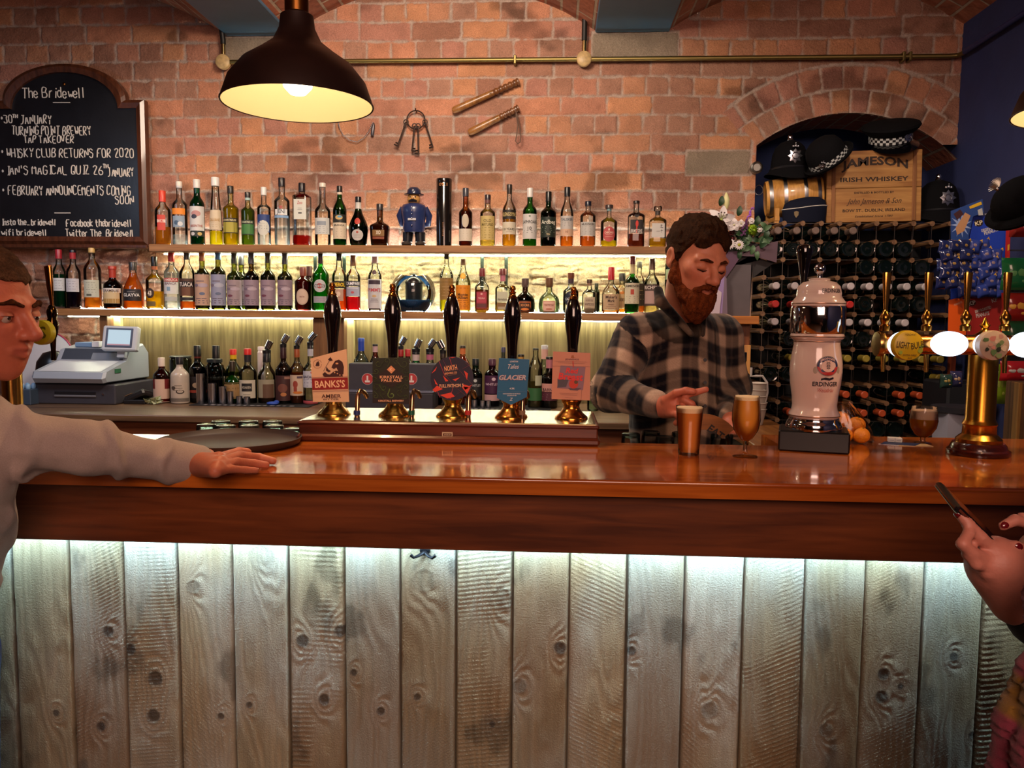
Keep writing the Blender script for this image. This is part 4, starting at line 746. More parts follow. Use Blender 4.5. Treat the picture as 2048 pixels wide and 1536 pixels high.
def make_pendant(x, y, zr, lab, pw):
    t = thing('pendant_lamp', lab, 'pendant lamp', (x, y, zr)); R = .171
    pr = [(R, 0), (R*.985, .010), (R*.90, .052), (R*.72, .090), (R*.5, .116), (R*.32, .140), (R*.235, .170), (R*.215, .198), (R*.15, .205)]
    b = MB(); b.lathe(pr, mat('#2c1a16', .45, .35, noise=.2, nscale=14), seg=48, cap=(False, False)); b.lathe([(R, 0), (R*1.006, .003), (R*.985, .004)], mat('#2c1a16', .45, .3), seg=48, cap=(False, False)); b.build('shade', t)
    b = MB(); b.lathe([(r-.003, z+.0015) for r, z in pr[:-1]], mat('#e8d2a4', .6, name='enamel'), seg=48, cap=(False, True)); b.build('shade_lining', t)
    b = MB(); b.lathe([(.027, .198), (.027, .235), (.030, .238), (.030, .246), (.022, .262), (.010, .270), (.008, .29)], BRONZE, seg=24); b.build('lamp_holder', t)
    b = MB(); b.lathe([(.012, .168), (.015, .140), (.028, .098), (.036, .066), (.032, .040), (.018, .025), (.0, .021)], glow('#ffe9c8', 9), seg=20); b.build('bulb', t)
    b = MB(); b.tube([(0, 0, .285), (0, 0, 1.2)], .0035, mat('#1a1210', .7), 8); b.build('cord', t)
    lamp('pendant_light', 'POINT', (x, y, zr+.01), pw*.035, (1, .76, .50), .03); lamp('pendant_beam', 'SPOT', (x, y, zr+.03), pw*1.6, (1, .60, .28), .03, (x, y, 0), angle=125, blend=.8)
LP = P(596, 205, 1.85); make_pendant(LP[0], 1.85, P(596, 200, 1.85)[2]-.012, 'dark bronze dome pendant lamp hanging over the bar before the brick wall', 24)
make_pendant(LP[0]+1.775, 1.85, P(596, 200, 1.85)[2]-.035, 'second dark dome pendant lamp cut off beside the blue wall', 24)
make_pendant(LP[0]-1.9, 1.80, P(596, 200, 1.85)[2], 'third dark dome pendant lamp outside the picture near the chalkboard', 12)
def truncheon(lab, pa, pb, strap):
    a, c = P(*pa, 4.165), P(*pb, 4.165); d = c-a; n = np.linalg.norm(d); t = thing('truncheon', lab, 'truncheon', a, group=None); Rm = frame(d); m = wood('#6a4420', '#9c6a34', 'z', 6, .4, .2)
    b = MB(); b.lathe([(.004, -.002), (.014, .002), (.0185, .012), (.0185, .05), (.0165, n*.55), (.0155, n*.62)], m, R=Rm, seg=18); b.build('shaft', t)
    pr = [(.0155, n*.62)]
    for i in range(5): z = n*(.64+.07*i); pr += [(.0135, z), (.017, z+n*.012), (.017, z+n*.04), (.0135, z+n*.052)]
    pr += [(.013, n*.97), (.019, n*.98), (.019, n*1.0), (.012, n*1.01)]; b = MB(); b.lathe(pr, wood('#543018', '#7a4c26', 'z', 6, .4, .2), R=Rm, seg=18); b.build('grip', t)
    b = MB(); p = d*.58; b.ball(p+np.array([0, -.018, 0]), .005, metal('#d8c898', .2), 8); b.build('stud', t)
    if strap:
        e = d*.93; s = 2.65e-3; b = MB(); b.tube([e+np.array(q)*s for q in ((0, -5, 0), (4, -5, -10), (9, -5, -30), (12, -5, -50), (11, -5, -62), (6, -5, -65), (2, -5, -60), (4, -5, -48), (6, -5, -30), (2, -5, -8))], .0028, mat('#4a2c16', .6), 7, flat=.6); b.build('wrist_strap', t)
truncheon('upper wooden truncheon with ringed grip mounted slanting on the brick wall', (905, 222), (1037, 163), 0)
truncheon('lower wooden truncheon with leather wrist strap mounted slanting on the brick wall', (937, 266), (1037, 216), 1)
def make_keys():
    y = 4.172; s = mpp(832, 250, y); o = P(832, 240, y); t = thing('key_ring', 'rusty iron ring with old jail keys hanging on the brick wall', 'keys', o); ir = mat('#3a2c26', .5, .7, noise=.3, nscale=120)
    b = MB(); a = np.linspace(0, 2*pi, 28)[:-1]; b.tube([(18*s*cos(q), -.004, 18*s*sin(q)+0) for q in a], .0034, ir, 8, closed=True); b.build('ring', t)
    for (x0, y0, x1, y1, side) in ((812, 244, 795, 293, 1), (829, 252, 824, 303, -1), (836, 252, 837, 308, 1), (850, 244, 866, 295, 1)):
        p0, p1 = P(x0, y0, y-.008)-o, P(x1, y1, y-.008)-o; d = p1-p0; n = np.linalg.norm(d); d /= n; sx = np.array([-d[2], 0, d[0]])*-side; b = MB()
        b.tube([p0, p1], .0042, ir, 8); b.tube([p0+.012*np.array([cos(q), 0, sin(q)]) for q in a[::2]], .003, ir, 6, closed=True)
        for f, l in ((.97, .020), (.88, .016)): q = p0+d*n*f; b.tube([q, q+sx*l], .0042, ir, 6)
        b.ball(p0+d*n*.2, .0062, ir, 8); b.build('jail_key', t)
    b = MB(); b.tube([(0, .03, 18*s), (0, -.012, 18*s+.002), (0, -.014, 18*s+.010)], .003, ir, 6); b.build('nail', t)
make_keys()
def make_whistle():
    y = 4.175; o = P(746, 258, y); t = thing('whistle', 'small silver whistle on a fine chain pinned to the brick wall', 'whistle', o); sv = metal('#6c6c72', .45)
    b = MB(); b.lathe([(.006, -.034), (.0085, -.030), (.0085, .018), (.005, .026), (.003, .032)], sv, seg=14, R=rotm('y', .12)); b.build('whistle_tube', t)
    b = MB(); pts = [P(*q, y)-o for q in ((745, 246), (738, 262), (728, 276), (714, 284), (698, 280), (686, 270), (679, 256), (676, 244))]; pp = []
    for i in range(len(pts)-1): pp += [pts[i]+(pts[i+1]-pts[i])*k/5 for k in range(5)]
    for i, p in enumerate(pp): b.ball(p, (.0042, .002, .003), sv, 6)
    b.build('chain', t)
make_whistle()
# ================================================================== beer engine, hand pumps, till, counter clutter
HX0, HX1 = P(592, 880, 2.0)[0], P(1200, 893, 2.0)[0]; HZ = 1.155
def make_engine():
    t = thing('beer_engine', 'long dark wooden beer engine housing with metal top standing on the bar', 'beer engine', (0, 0, 0)); m = wood('#42190c', '#6e3018', 'x', 5, .3, .4)
    b = MB(); b.box(HX0+.006, HX1-.006, 2.006, 2.30, BAR_Z+.018, HZ-.008, m, .003); b.box(HX0, HX1, 1.998, 2.306, BAR_Z, BAR_Z+.020, m, .006); b.box(HX0+.002, HX1-.002, 2.0, 2.304, HZ-.012, HZ-.002, m, .004); b.build('housing', t)
    b = MB(); b.box(HX0+.012, HX1-.012, 2.012, 2.295, HZ-.003, HZ, metal('#b8a878', .18)); b.build('metal_top', t)
    p = P(894, 870, 1.998); b = MB(); b.box(p[0]-.0135, p[0]+.0135, 2.003, 2.007, p[2]-.0065, p[2]+.0065, mat('#c8b898', .4)); b.box(p[0]-.011, p[0]+.011, 2.0025, 2.0035, p[2]-.0035, p[2]+.0035, mat('#4a1c14', .4), .003); b.text('ANGRAM', (p[0], 2.0025, p[2]), mat('#c8b898', .4), w=.017, h=.0036, bold=.02); b.build('maker_plate', t)
make_engine()
def rel(px, y, Yc, o): return P(px, y, Yc)-o
def pump(lab, px, hx, clip, spout):
    Y = 2.13; o = np.array([P(px, 850, Y)[0], Y, HZ]); s = mpp(px, 800, Y); t = thing('hand_pump', lab, 'beer pump', o, group='hand pumps on the beer engine')
    pr = [(33, 0), (33, 2), (31, 5), (24, 11), (18, 18), (16, 24), (16.5, 28), (20, 34), (21, 38), (19, 44), (15, 54), (13, 62), (13, 70)]
    b = MB(); b.lathe([(r*s, z*s) for r, z in pr], BRASS if px < 1000 else metal('#c8843c', .2), seg=32); b.build('brass_base', t)
    hp = [(9, 66), (9.5, 120), (10.5, 145), (12.5, 165), (15.5, 184), (17, 198), (16.5, 210), (13.5, 224), (10, 234), (8, 238)]; dx = (hx-px)*s
    b = MB(); b.lathe([(r*s, z*s) for r, z in hp], mat('#0d0708', .12, coat=1), c=(dx, 0, 0), seg=28); b.build('handle', t)
    b = MB(); b.lathe([(r*s, z*s) for r, z in [(8.5, 236), (9, 239), (6.5, 242), (5.5, 246), (7, 249), (4, 251), (6, 254), (6.2, 257), (4.5, 261), (0, 262.5)]], metal('#b87838', .2), c=(dx, 0, 0), seg=18); b.build('finial', t)
    clip(t, o, s)
    if spout:
        q = P(spout[0], 846, 2.10)-o; top = P(spout[0]+3, 782, 2.10)-o; b = MB(); b.tube([q+[0, 0, .0], q+[0, 0, .012], top-[.002, 0, .012], top+[.001, .01, 0], top+[.008, .03, -.006], top+[.010, .05, -.02]], [.0085, .007, .0062, .006, .006, .006], metal('#b89070', .18), 12); b.build('spout', t)
        b = MB(); b.lathe([(.0088, 0), (.0088, .012)], mat(spout[1], .4), c=q+np.array([0, 0, .022]), seg=14); b.build('hose_band', t)
YCL = 2.075
def cplate(t, o, poly, m, th=.004):
    b = MB(); q = [P(x, y, YCL)-o for x, y in poly]; b.prism([(v[0], v[2]) for v in q], th, m, o=(0, q[0][1], 0)); return b
def ctext(b, o, s, x0, x1, y, h, c, bold=.012, shear=0, lift=.0006, dy=0, arc=None):
    p0, p1 = P(x0, y, YCL)-o, P(x1, y+dy, YCL)-o; d = p1-p0; n = np.linalg.norm(d); ux = d/n; uz = np.array([-ux[2], 0, ux[0]]); b.text(s, (p0+p1)/2, mat(c, .5), w=n, h=h*mpp(x0, y, YCL), ux=ux, uz=uz, bold=bold, shear=shear, lift=lift, arc=arc)
def cpoly(b, o, pts, c, lift=.0004):
    q = [P(x, y, YCL)-o for x, y in pts]; b.add([(v[0], v[1]-lift, v[2]) for v in q], [list(range(len(q))) if sum(q[i][0]*q[(i+1) % len(q)][2]-q[(i+1) % len(q)][0]*q[i][2] for i in range(len(q))) > 0 else list(range(len(q)))[::-1]], mat(c, .5))
def cline(b, o, pts, w, c, lift=.0005):
    b.tube([P(x, y, YCL)-o-np.array([0, lift, 0]) for x, y in pts], w*.00065, mat(c, .5), 5, flat=.25)
def disc(cx, cy, rx, ry, n=28, a0=0): return [(cx+rx*cos(a0+2*pi*i/n), cy+ry*sin(a0+2*pi*i/n)) for i in range(n)]
def clip1(t, o, s):
    b = cplate(t, o, [(621, 717), (693, 698), (698, 804), (626, 804)], mat('#d8b090', .5))
    cpoly(b, o, [(623.5, 757), (695.4, 755), (696.5, 778), (624.8, 780)], '#8c1c1e'); cline(b, o, [(623.5, 754.6), (695.3, 752.8)], 1.3, '#8c1c1e'); cline(b, o, [(625, 782.5), (696.6, 780.6)], 1.3, '#8c1c1e')
    ctext(b, o, "BANKS'S", 630, 690, 768.5, 15, '#e8c09c', .02, dy=-1.5); ctext(b, o, 'AMBER', 643, 682, 792.5, 7.5, '#4a2018', .015, dy=-.6); ctext(b, o, 'BITTER', 647, 678, 799, 3, '#4a2018', dy=-.4)
    k = '#3a1818'   # crest: a rearing maned beast with an axe
    cpoly(b, o, [(646, 752), (652, 748), (660, 749), (666, 744), (672, 741), (678, 743), (684, 747), (686, 753), (650, 754)], k, .0005); cpoly(b, o, [(665, 730), (670, 722), (678, 719), (685, 724), (688, 734), (687, 748), (680, 752), (676, 742), (673, 735), (668, 738), (663, 735)], k, .0006)
    cpoly(b, o, [(653, 733), (657, 739), (662, 742), (658, 745), (652, 741)], k, .0006); cline(b, o, [(647, 742), (661, 717)], 2, k); cpoly(b, o, [(656, 719), (661, 714), (666, 721), (660, 722)], k, .0007); cpoly(b, o, [(645, 748), (650, 744), (656, 749), (647, 752)], k, .0006)
    for x, y in ((669.5, 745), (675, 747), (680, 750)): cpoly(b, o, disc(x, y, 1.5, 1.5, 5), '#d8a478', .0009)
    cpoly(b, o, disc(674, 727, 3, 1.8, 8), '#d8a478', .0009); cline(b, o, disc(635, 728, 8.5, 8.5, 20), .7, '#6a3c28'); cpoly(b, o, [(631, 732), (633, 725), (637, 722), (639, 727), (639, 732)], k, .0006)
    b.build('pump_clip', t, label='pale pump clip with a slanting top edge and dark red name band')
def clip2(t, o, s):
    b = cplate(t, o, [(745, 716), (818, 715), (818, 808), (745, 806)], mat('#1a2012', .5)); g = '#5c7434'; random.seed(5)
    for cx, cy, r, a, d in ((757, 727, 8, 0, 1), (774, 722, 7, 1, -1), (792, 720, 6, 2, 1), (808, 727, 9, 3, -1), (811, 741, 6, 1, 1), (752, 742, 6, 2, -1), (750, 758, 6, 1, 1), (813, 758, 6, 4, 1), (754, 775, 8, 0, -1), (767, 786, 8, 2, 1), (783, 790, 8, 4, -1), (800, 785, 8, 1, 1), (811, 775, 7, 3, 1), (751, 792, 6, 5, 1), (811, 793, 5, 2, -1), (768, 775, 6, 3, -1), (797, 771, 6, 0, 1)):
        pts = [(cx+r*(1-i/15)*cos(a+d*i*.55), cy+r*(1-i/15)*sin(a+d*i*.55)) for i in range(13)]; cline(b, o, [(cx+r*1.9*cos(a-d*.5), cy+r*1.6*sin(a-d*.6))]+pts, 1.9, g, .0004)
    cpoly(b, o, [(782, 730), (812, 753), (800, 765), (782, 775), (764, 765), (753, 753)], '#241414', .001); cpoly(b, o, [(745.5, 796), (817.5, 797), (817.5, 807.5), (745.5, 805.6)], '#1c0f12', .001)
    cpoly(b, o, [(782.5, 731), (791, 739), (783, 747), (774, 739)], '#d89468', .0013); ctext(b, o, 'K', 780, 785, 739, 6, '#f0d0b0', lift=.002)
    for s_, x0, x1, y, h in (('KIRKSTALL', 760, 806, 754, 5.6), ('PALE ALE', 763, 803, 760.5, 5.6), ('KIRKSTALL BREWERY', 757, 808, 801.5, 3.8)): ctext(b, o, s_, x0, x1, y, h, '#e8b088', .02, lift=.0018)
    cline(b, o, [(766, 765), (800, 765)], .8, '#c89068', .0016); b.build('pump_clip', t, label='square black pump clip covered in green scrollwork')
def clip3(t, o, s):
    b = cplate(t, o, disc(904, 757, 43, 44, 36), mat('#1a1430', .5)); r = '#d8402c'
    for tri in (((863, 747), (874, 733), (871, 741)), ((868, 757), (876, 770), (871, 768)), ((886, 751), (897, 762), (891, 763)), ((905, 759), (920, 755), (911, 762)), ((928, 741), (936, 747), (934, 760)), ((865, 780), (874, 771), (886, 778), (870, 784)), ((923, 773), (941, 775), (934, 788)), ((880, 790), (902, 785), (910, 793), (895, 797)), ((925, 768), (938, 772), (945, 770), (930, 780)), ((912, 714), (905, 716), (899, 715))): cpoly(b, o, tri, r)
    for ln in (((899, 715), (905, 735)), ((878, 722), (890, 752)), ((886, 720), (893, 733)), ((930, 725), (942, 735)), ((914, 735), (945, 770)), ((925, 738), (940, 730)), ((886, 745), (912, 775), (930, 790)), ((870, 775), (866, 783)), ((900, 800), (925, 780)), ((880, 795), (874, 780)), ((906, 775), (900, 798))): cline(b, o, ln, .8, '#c03848', .0005)
    cpoly(b, o, [(890, 733), (914, 727), (914, 742), (890, 750)], '#1a1430', .0008)
    ctext(b, o, 'NORTH', 889, 914, 738, 10, '#e8a878', .02, dy=-3.5, lift=.0012); ctext(b, o, 'BREWING CO', 889.5, 914, 747.5, 4, '#e8a878', .02, dy=-3, lift=.0012); cline(b, o, [(889.5, 732.5), (914, 728.5)], 1, '#e8a878', .001); cline(b, o, [(890, 752.5), (914, 747.8)], .8, '#e8a878', .001)
    ctext(b, o, 'FULL FATHOM 5', 879, 927, 772, 7, '#e8b890', .02, dy=-1.5, lift=.0012); b.build('pump_clip', t, label='round navy pump clip with orange shards')
def clip4(t, o, s):
    b = cplate(t, o, [(998, 716), (1059, 719), (1053.5, 794), (1022, 810), (993.5, 796)], mat('#0a5f8c', .45)); w = '#d8d8dc'
    ctext(b, o, 'LOWETON', 1020, 1036, 723, 3.2, w, .02); ctext(b, o, 'Tales', 1016, 1038, 733, 9, w, 0, .35); ctext(b, o, 'GLACIER', 998, 1052, 755, 10.5, '#e08a5c', .04, .25); ctext(b, o, 'GLACIER', 998.6, 1051.4, 754.8, 9.6, '#a8c4d8', .005, .25, lift=.0012); ctext(b, o, '4.3%', 1019, 1029, 777, 3.4, w, .02)
    cline(b, o, [(996, 782.5), (1052, 784)], .6, '#90a8b8'); ctext(b, o, 'HANDCRAFTED IN THE PEAKS', 1006, 1041, 787.5, 2.2, w); ctext(b, o, 'GOLDEN BITTER', 1014, 1033, 791, 2.2, w); ctext(b, o, 'Z', 1019, 1026, 798.5, 6, w, 0, .2)
    b.build('pump_clip', t, label='blue shield shaped pump clip with a pointed foot')
def clip5(t, o, s):
    b = cplate(t, o, [(1106, 703), (1181, 706), (1180, 801), (1103, 798)], mat('#cc8a70', .5)); k = '#5c2430'
    cpoly(b, o, [(1121, 731), (1171, 734), (1166, 780), (1114, 776)], '#8c6878', .0005); cpoly(b, o, [(1115, 757), (1137, 760), (1132, 774), (1115, 775)], '#4c4450', .0007); cpoly(b, o, disc(1147, 768, 9.5, 9, 16), '#c8341c', .0009); cpoly(b, o, disc(1152, 764, 4, 4, 8), '#5c4020', .0011); cpoly(b, o, [(1136, 776), (1163, 776), (1155, 781), (1140, 780)], '#5c4450', .0008)
    ctext(b, o, 'Red', 1131, 1157, 740.5, 11, '#e0302c', .035, .2, dy=1.5, lift=.0014); ctext(b, o, 'Breast', 1117, 1166, 752, 14, '#e0302c', .035, .1, dy=3, lift=.0014); ctext(b, o, 'JENNINGS', 1130, 1158, 719, 4.2, k, .015, dy=.5)
    cpoly(b, o, [(1142, 716), (1143, 711), (1147, 710), (1148, 715), (1152, 716)], '#a85c30', .0006)
    for y, x0, x1 in ((722.5, 1112, 1174), (725.5, 1116, 1170), (732, 1103.8, 1181), (786, 1119, 1156), (789, 1121, 1154), (794.5, 1130, 1145)): cline(b, o, [(x0, y), (x1, y+1.5)], .8, k, .0004)
    cline(b, o, [(1167, 733), (1162, 800)], .6, k, .0004); cline(b, o, [(1146, 722), (1147, 735)], 2, '#c83430', .0012); b.build('pump_clip', t, label='square salmon pink pump clip with red lettering')
pump('hand pump with pale slant topped clip, first of the five black handles', 668, 667, clip1, (714, '#1c2c6a'))
pump('hand pump with square black and green scrollwork clip', 790, 786, clip2, (823, '#0c5c48'))
pump('hand pump with round navy and orange clip', 905, 903, clip3, (936, '#c83438'))
pump('hand pump with blue shield shaped clip', 1022, 1023, clip4, (1044, '#8a6a50'))
pump('hand pump with square salmon pink clip nearest the barman', 1142, 1143, clip5, None)
# ------------------------------------------------------------------ the till
def make_till():
    x0, x1 = P(72, 806, 3.72)[0], P(231, 808, 3.72)[0]; w = x1-x0; o = np.array([x0, 3.72, CTZ]); t = thing('cash_register', 'grey electronic till with tilted lit screen on the back counter', 'till', o)
    dk = mat('#3c3c46', .45, noise=.06); gy = mat('#9aa4b2', .4); lg = mat('#b8c0cc', .4); b = MB(); b.box(0, w, 0, .40, 0, .098, dk, .006); b.build('cash_drawer', t)
    b = MB(); b.box(w*.24, w*.76, -.003, .004, .048, .062, mat('#1c1c22', .4), .002); b.box(w*.24, w*.76, -.006, .002, .036, .046, mat('#6a6a72', .4), .002); b.build('drawer_slot', t); b = MB(); b.lathe([(.005, -.003), (.005, .004)], CHROME, c=(w*.85, 0, .052), R=rotm('x', pi/2), seg=12); b.build('lock', t)
    bw0, bw1 = .006, w*.93; prof = [(-.03, .106), (-.045, .128), (-.03, .158), (.16, .205), (.20, .262), (.34, .285), (.39, .24), (.39, .106)]
    b = MB(); n = len(prof); V = [(x, y, z) for x in (bw0, bw0+.012, bw1-.012, bw1) for y, z in [((.17+(y-.17)*(.94 if x in (bw0, bw1) else 1)), (.19+(z-.19)*(.93 if x in (bw0, bw1) else 1))) for y, z in prof]]
    b.add(V, [[k*n+i, (k+1)*n+i, (k+1)*n+(i+1) % n, k*n+(i+1) % n] for k in range(3) for i in range(n)]+[list(range(n)), [3*n+i for i in range(n)][::-1]], gy); b.build('body', t)
    sl = lambda f: (-.03+.19*f, .158+.047*f+.0015)
    b = MB(); (ya, za), (yb, zb) = sl(.05), sl(.93); b.add([(.03, ya, za), (bw1-.03, ya, za), (bw1-.03, yb, zb), (.03, yb, zb)], [[0, 1, 2, 3]], mat('#c2c8d4', .35)); b.build('key_mat', t)
    b = MB(); b.add([(.03, .162, .209), (bw1-.02, .162, .209), (bw1-.02, .199, .2625), (.03, .199, .2625)], [[0, 1, 2, 3]], mat('#3a4250', .4)); b.add([(bw1*.5, .160, .2095), (bw1*.9, .160, .2095), (bw1*.9, .182, .242), (bw1*.5, .182, .242)], [[0, 1, 2, 3]], mat('#7a8492', .4)); b.build('display_panel', t)
    b = MB(); b.box(bw1*.18, bw1*.5, .22, .33, .268, .292, mat('#6f90b8', .35), .004); b.build('printer_cover', t); b = MB(); b.box(bw1*.45, bw1*.55, .205, .27, .27, .298, mat('#d0d4dc', .5), .001); b.build('receipt', t)
    b = MB(); b.box(bw1, bw1+.004, .05, .1, .15, .17, mat('#2c6a4c', .5)); b.build('sticker', t)
    sc = P(241, 677, 3.86)-o; R = rotm('x', radians(-14))@rotm('z', radians(6)); c = sc; W_, H_ = .085, .062
    def rb(x0, x1, y0, y1, z0, z1, m, nm, bv=.003): b = MB(); b.box(c[0]+x0, c[0]+x1, c[1]+y0, c[1]+y1, c[2]+z0, c[2]+z1, m, bv, R, c); return b.build(nm, t)
    fr = rb(-W_, W_, -.01, .03, -H_, H_, lg, 'screen_housing', .006); rb(-W_*.80, W_*.74, -.0125, -.004, -H_*.78, H_*.82, mat('#48526a', .3), 'screen_bezel', .002); rb(-W_*.66, W_*.62, -.0135, -.006, -H_*.6, H_*.66, glow('#b8ccd8', 1.1), 'screen', 0)
    rb(-W_*.66, W_*.62, -.0140, -.0134, -H_*.60, -H_*.5, glow('#c89aa4', .8), 'screen_bar', 0); rb(-.02, .02, .02, .05, -H_-.03, -.01, gy, 'screen_stem', .003)
make_till()
def clutter():
    o = P(278, 805, 3.80); t = thing('card_terminal', 'black handheld card machine lying beside the till', 'card machine', (o[0], o[1], CTZ)); R = rotm('y', radians(-24))@rotm('x', radians(-15))
    b = MB(); b.box(-.055, .055, -.04, .045, .02, .05, mat('#1c1a1c', .4), .008, R, (0, 0, .03)); b.build('case', t); b = MB(); b.box(.0, .045, -.03, .03, .051, .0525, mat('#505a60', .15), 0, R, (0, 0, .03)); b.build('screen', t); b = MB(); b.box(-.05, -.01, -.035, .03, .051, .053, mat('#8a6a4c', .4), 0, R, (0, 0, .03)); b.build('keypad', t)
    b = MB(); b.box(-.06, .05, -.04, .05, 0, .022, mat('#121014', .5), .005); b.build('cradle', t)
    o = P(312, 806, 3.78); t = thing('crumpled_wrapper', 'crumpled shiny green and white wrapper beside the card machine', 'wrapper', (o[0], o[1], CTZ)); v = RNG.normal(size=(60, 3))*[.022, .015, .012]+[0, 0, .016]; v[:, 2] = np.maximum(v[:, 2], .001)
    b = MB(); random.seed(3); b.add(v, [random.sample(range(60), 3) for _ in range(46)], mat('#a8b088', .25, coat=.5, noise=.5, nscale=60)); b.build('foil', t)
    o = P(50, 802, 3.70); t = thing('card_box', 'low grey box of pale blue caps beside the till', 'box', (o[0], o[1], CTZ)); b = MB(); b.box(-.075, .055, -.04, .08, 0, .075, mat('#3c4c60', .5), .003); b.build('tray', t)
    for i in range(8): c = MB(); c.ball((-.058+.03*(i % 4), -.02+.04*(i//4), .085), (.012, .012, .018), mat('#8ab4d8', .25), 10); c.build('blue_cap', t)
    o = P(110, 765, 3.95); t = thing('kettle_jug', 'black rounded jug standing behind the till beside the round tray', 'jug', (o[0]-.02, 3.98, CTZ)); b = MB(); b.lathe([(.06, 0), (.085, .02), (.09, .12), (.08, .19), (.05, .235), (0, .25)], mat('#101216', .3), seg=24); b.build('body', t)
    o = P(92, 735, 4.12); t = thing('round_tray', 'round red and white tray leaning against the brick wall behind the till', 'tray', (o[0], 4.12, CTZ)); r = .165; R = rotm('x', radians(80)); c = np.array([0, 0, r+.01])
    b = MB(); b.lathe([(0, 0), (r*.93, 0), (r, .012), (r*1.01, .014)], mat('#c4c8d4', .35), c=c, R=R, seg=40); b.build('face', t); b = MB(); b.tube([c+R@np.array([r*cos(a), r*sin(a), .013]) for a in np.linspace(0, 2*pi, 41)[:-1]], .004, mat('#9a2a4c', .35), 8, closed=True); b.build('rim', t)
    b = MB(); f = lambda x, y: c+R@np.array([x*r, y*r, .0015]); b.add([f(cos(a)*.92, sin(a)*.92) for a in np.linspace(radians(68), radians(300), 20)], [list(range(20))], mat('#d02028', .35)); b.add([f(*q) for q in ((.2, -.1), (.26, .1), (.2, .12), (.32, .3), (.38, .2), (.5, .3), (.46, .1), (.52, .05), (.4, -.1), (.36, -.3))], [list(range(10))], mat('#b03038', .4)); b.build('printed_face', t)
clutter()
CG = 'bottles on the back counter'
K = lambda *a, **k: bottle(*a, z=CTZ, group=CG, **k)
K('red bottle with white cap and torn white label on the counter', 325, 715, 33, g='#a03030', cap=('#cfc0b4', 732), sh=(736, 752), nw=12, fill=(736, '#5a0c10', .75), labels=[(757, 803, '#c8a898', [('r', -1, -.55, 0, .42, '#6a1418'), ('r', .45, 1, 0, .42, '#6a1418')], 66)], Y=3.86)
K('cream ceramic bottle with black cap and black line drawing', 361, 713, 36, g='#b8aca0', solid=True, cap=('#17161a', 728), sh=(733, 752), nw=13, labels=[(764, 794, '#b4a698', [('o', .2, .6, .42, .28, '#3a302c'), ('o', .2, .58, .3, .2, '#a89a8c'), ('o', -.5, .35, .25, .25, '#4a3e38'), ('l', 3, .2, .5, .5, '#4a3e38')], 60), (795, 802, '#6a625a', [('l', 2, .3, .7, .9, '#2a2420')], 74)], Y=3.84)
K('dark glass bottle with tall black cap behind the steel measures', 397, 691, 33, g='#5a6a78', cap=('#161614', 712), cap2=('#5a2018', 716), sh=(722, 738), nw=13, fill=(735, '#0c0c10', .85), labels=[(752, 795, '#1a1418', [('o', 0, .4, .4, .25, '#b8a48c'), ('r', -.8, .8, .62, .75, '#a8483c')], 66)], Y=3.9)
K('dark squat bottle with black cap and silver edged label', 434, 691, 36, g='#607078', cap=('#151515', 716), sh=(722, 745), nw=13, fill=(745, '#101014', .8), labels=[(752, 790, '#5a4a40', [('r', -1, 1, 0, .08, '#b0a8a0')], 66)], Y=3.92)
K('storage jar with wide flat lid half hidden behind the ceramic bottle', 363, 711, 42, g='#5c6a60', cap=('#2c3434', 714), sh=(715, 720), nw=38, capw=42, fill=(760, '#2c2c26', .6), Y=4.0, cat='jar', name='storage_jar')
K('storage jar with black lid in front of the squat dark bottle', 431, 717, 34, g='#7a8a8a', cap=('#1c2428', 724), sh=(726, 732), nw=26, capw=30, fill=(760, '#3a2c28', .5), Y=3.88, cat='jar', name='storage_jar')
K('liqueur bottle with red cap, yellow neck and green body', 468, 698, 30, g='#a8b478', cap=('#c82c24', 709), cap2=('#c8a01c', 718), sh=(722, 742), nw=12, fill=(745, '#4a5a18', .5), Y=3.97, labels=[(752, 790, '#8a8a4c', (), 60)])
K('short round green liqueur bottle with dark neck and tan label', 466, 722, 34, g='#5cae5c', cap=('#2c2418', 742), sh=(744, 750), nw=10, prof=[(.8, 0), (1, .05), (1, .45), (.98, .6), (.82, .74), (.5, .82), (.3, .87), (.28, 1)], fill=(750, '#2c8a30', .5), labels=[(764, 796, '#6a5432', [('r', -.9, .9, .1, .9, '#8a6c44')], 62)], Y=3.87)
K('clear bottle with red cap and cream label with black badge', 497, 697, 34, cap=('#c42c28', 709), cap2=('#28282c', 724), sh=(728, 745), nw=13, labels=[(759, 795, '#b8b0a0', [('r', -.55, .55, .18, .62, '#17161a'), T('KRAKEN', .4, .14, .9, '#b8b0a0'), ('l', 1, .8, .8, .5, '#6a6458')], 62)], fill=(770, '#3a2a20', .4), Y=3.88)
K('tall white cylinder bottle standing behind the badge labelled bottle', 524, 693, 15, g='#c4b8b8', solid=True, cap=('#d8cfcf', 700), sh=(701, 706), nw=12, Y=4.02)
K('round shouldered clear bottle with black pourer and tilted measure', 535, 706, 36, cap=('#17171a', 724), sh=(728, 755), nw=14, fill=(764, '#5a3a24', .5), labels=[(758, 794, '#8c8470', [('r', -.3, .9, .25, 1, '#5a4030')], 58)], jig=25, Y=3.9)
K('dark rum bottle with patterned brown label and tilted steel measure', 568, 694, 32, g='#5a4038', cap=('#2c1418', 716), sh=(722, 742), nw=11, fill=(742, '#1c0c08', .8), labels=[(750, 800, '#3a1c1c', [('o', 0, .5, .5, .35, '#6a3c30'), ('o', .1, .75, .3, .15, '#a86a3c'), ('r', .2, .9, .04, .14, '#8a6458')], 70)], jig=30, Y=3.88)
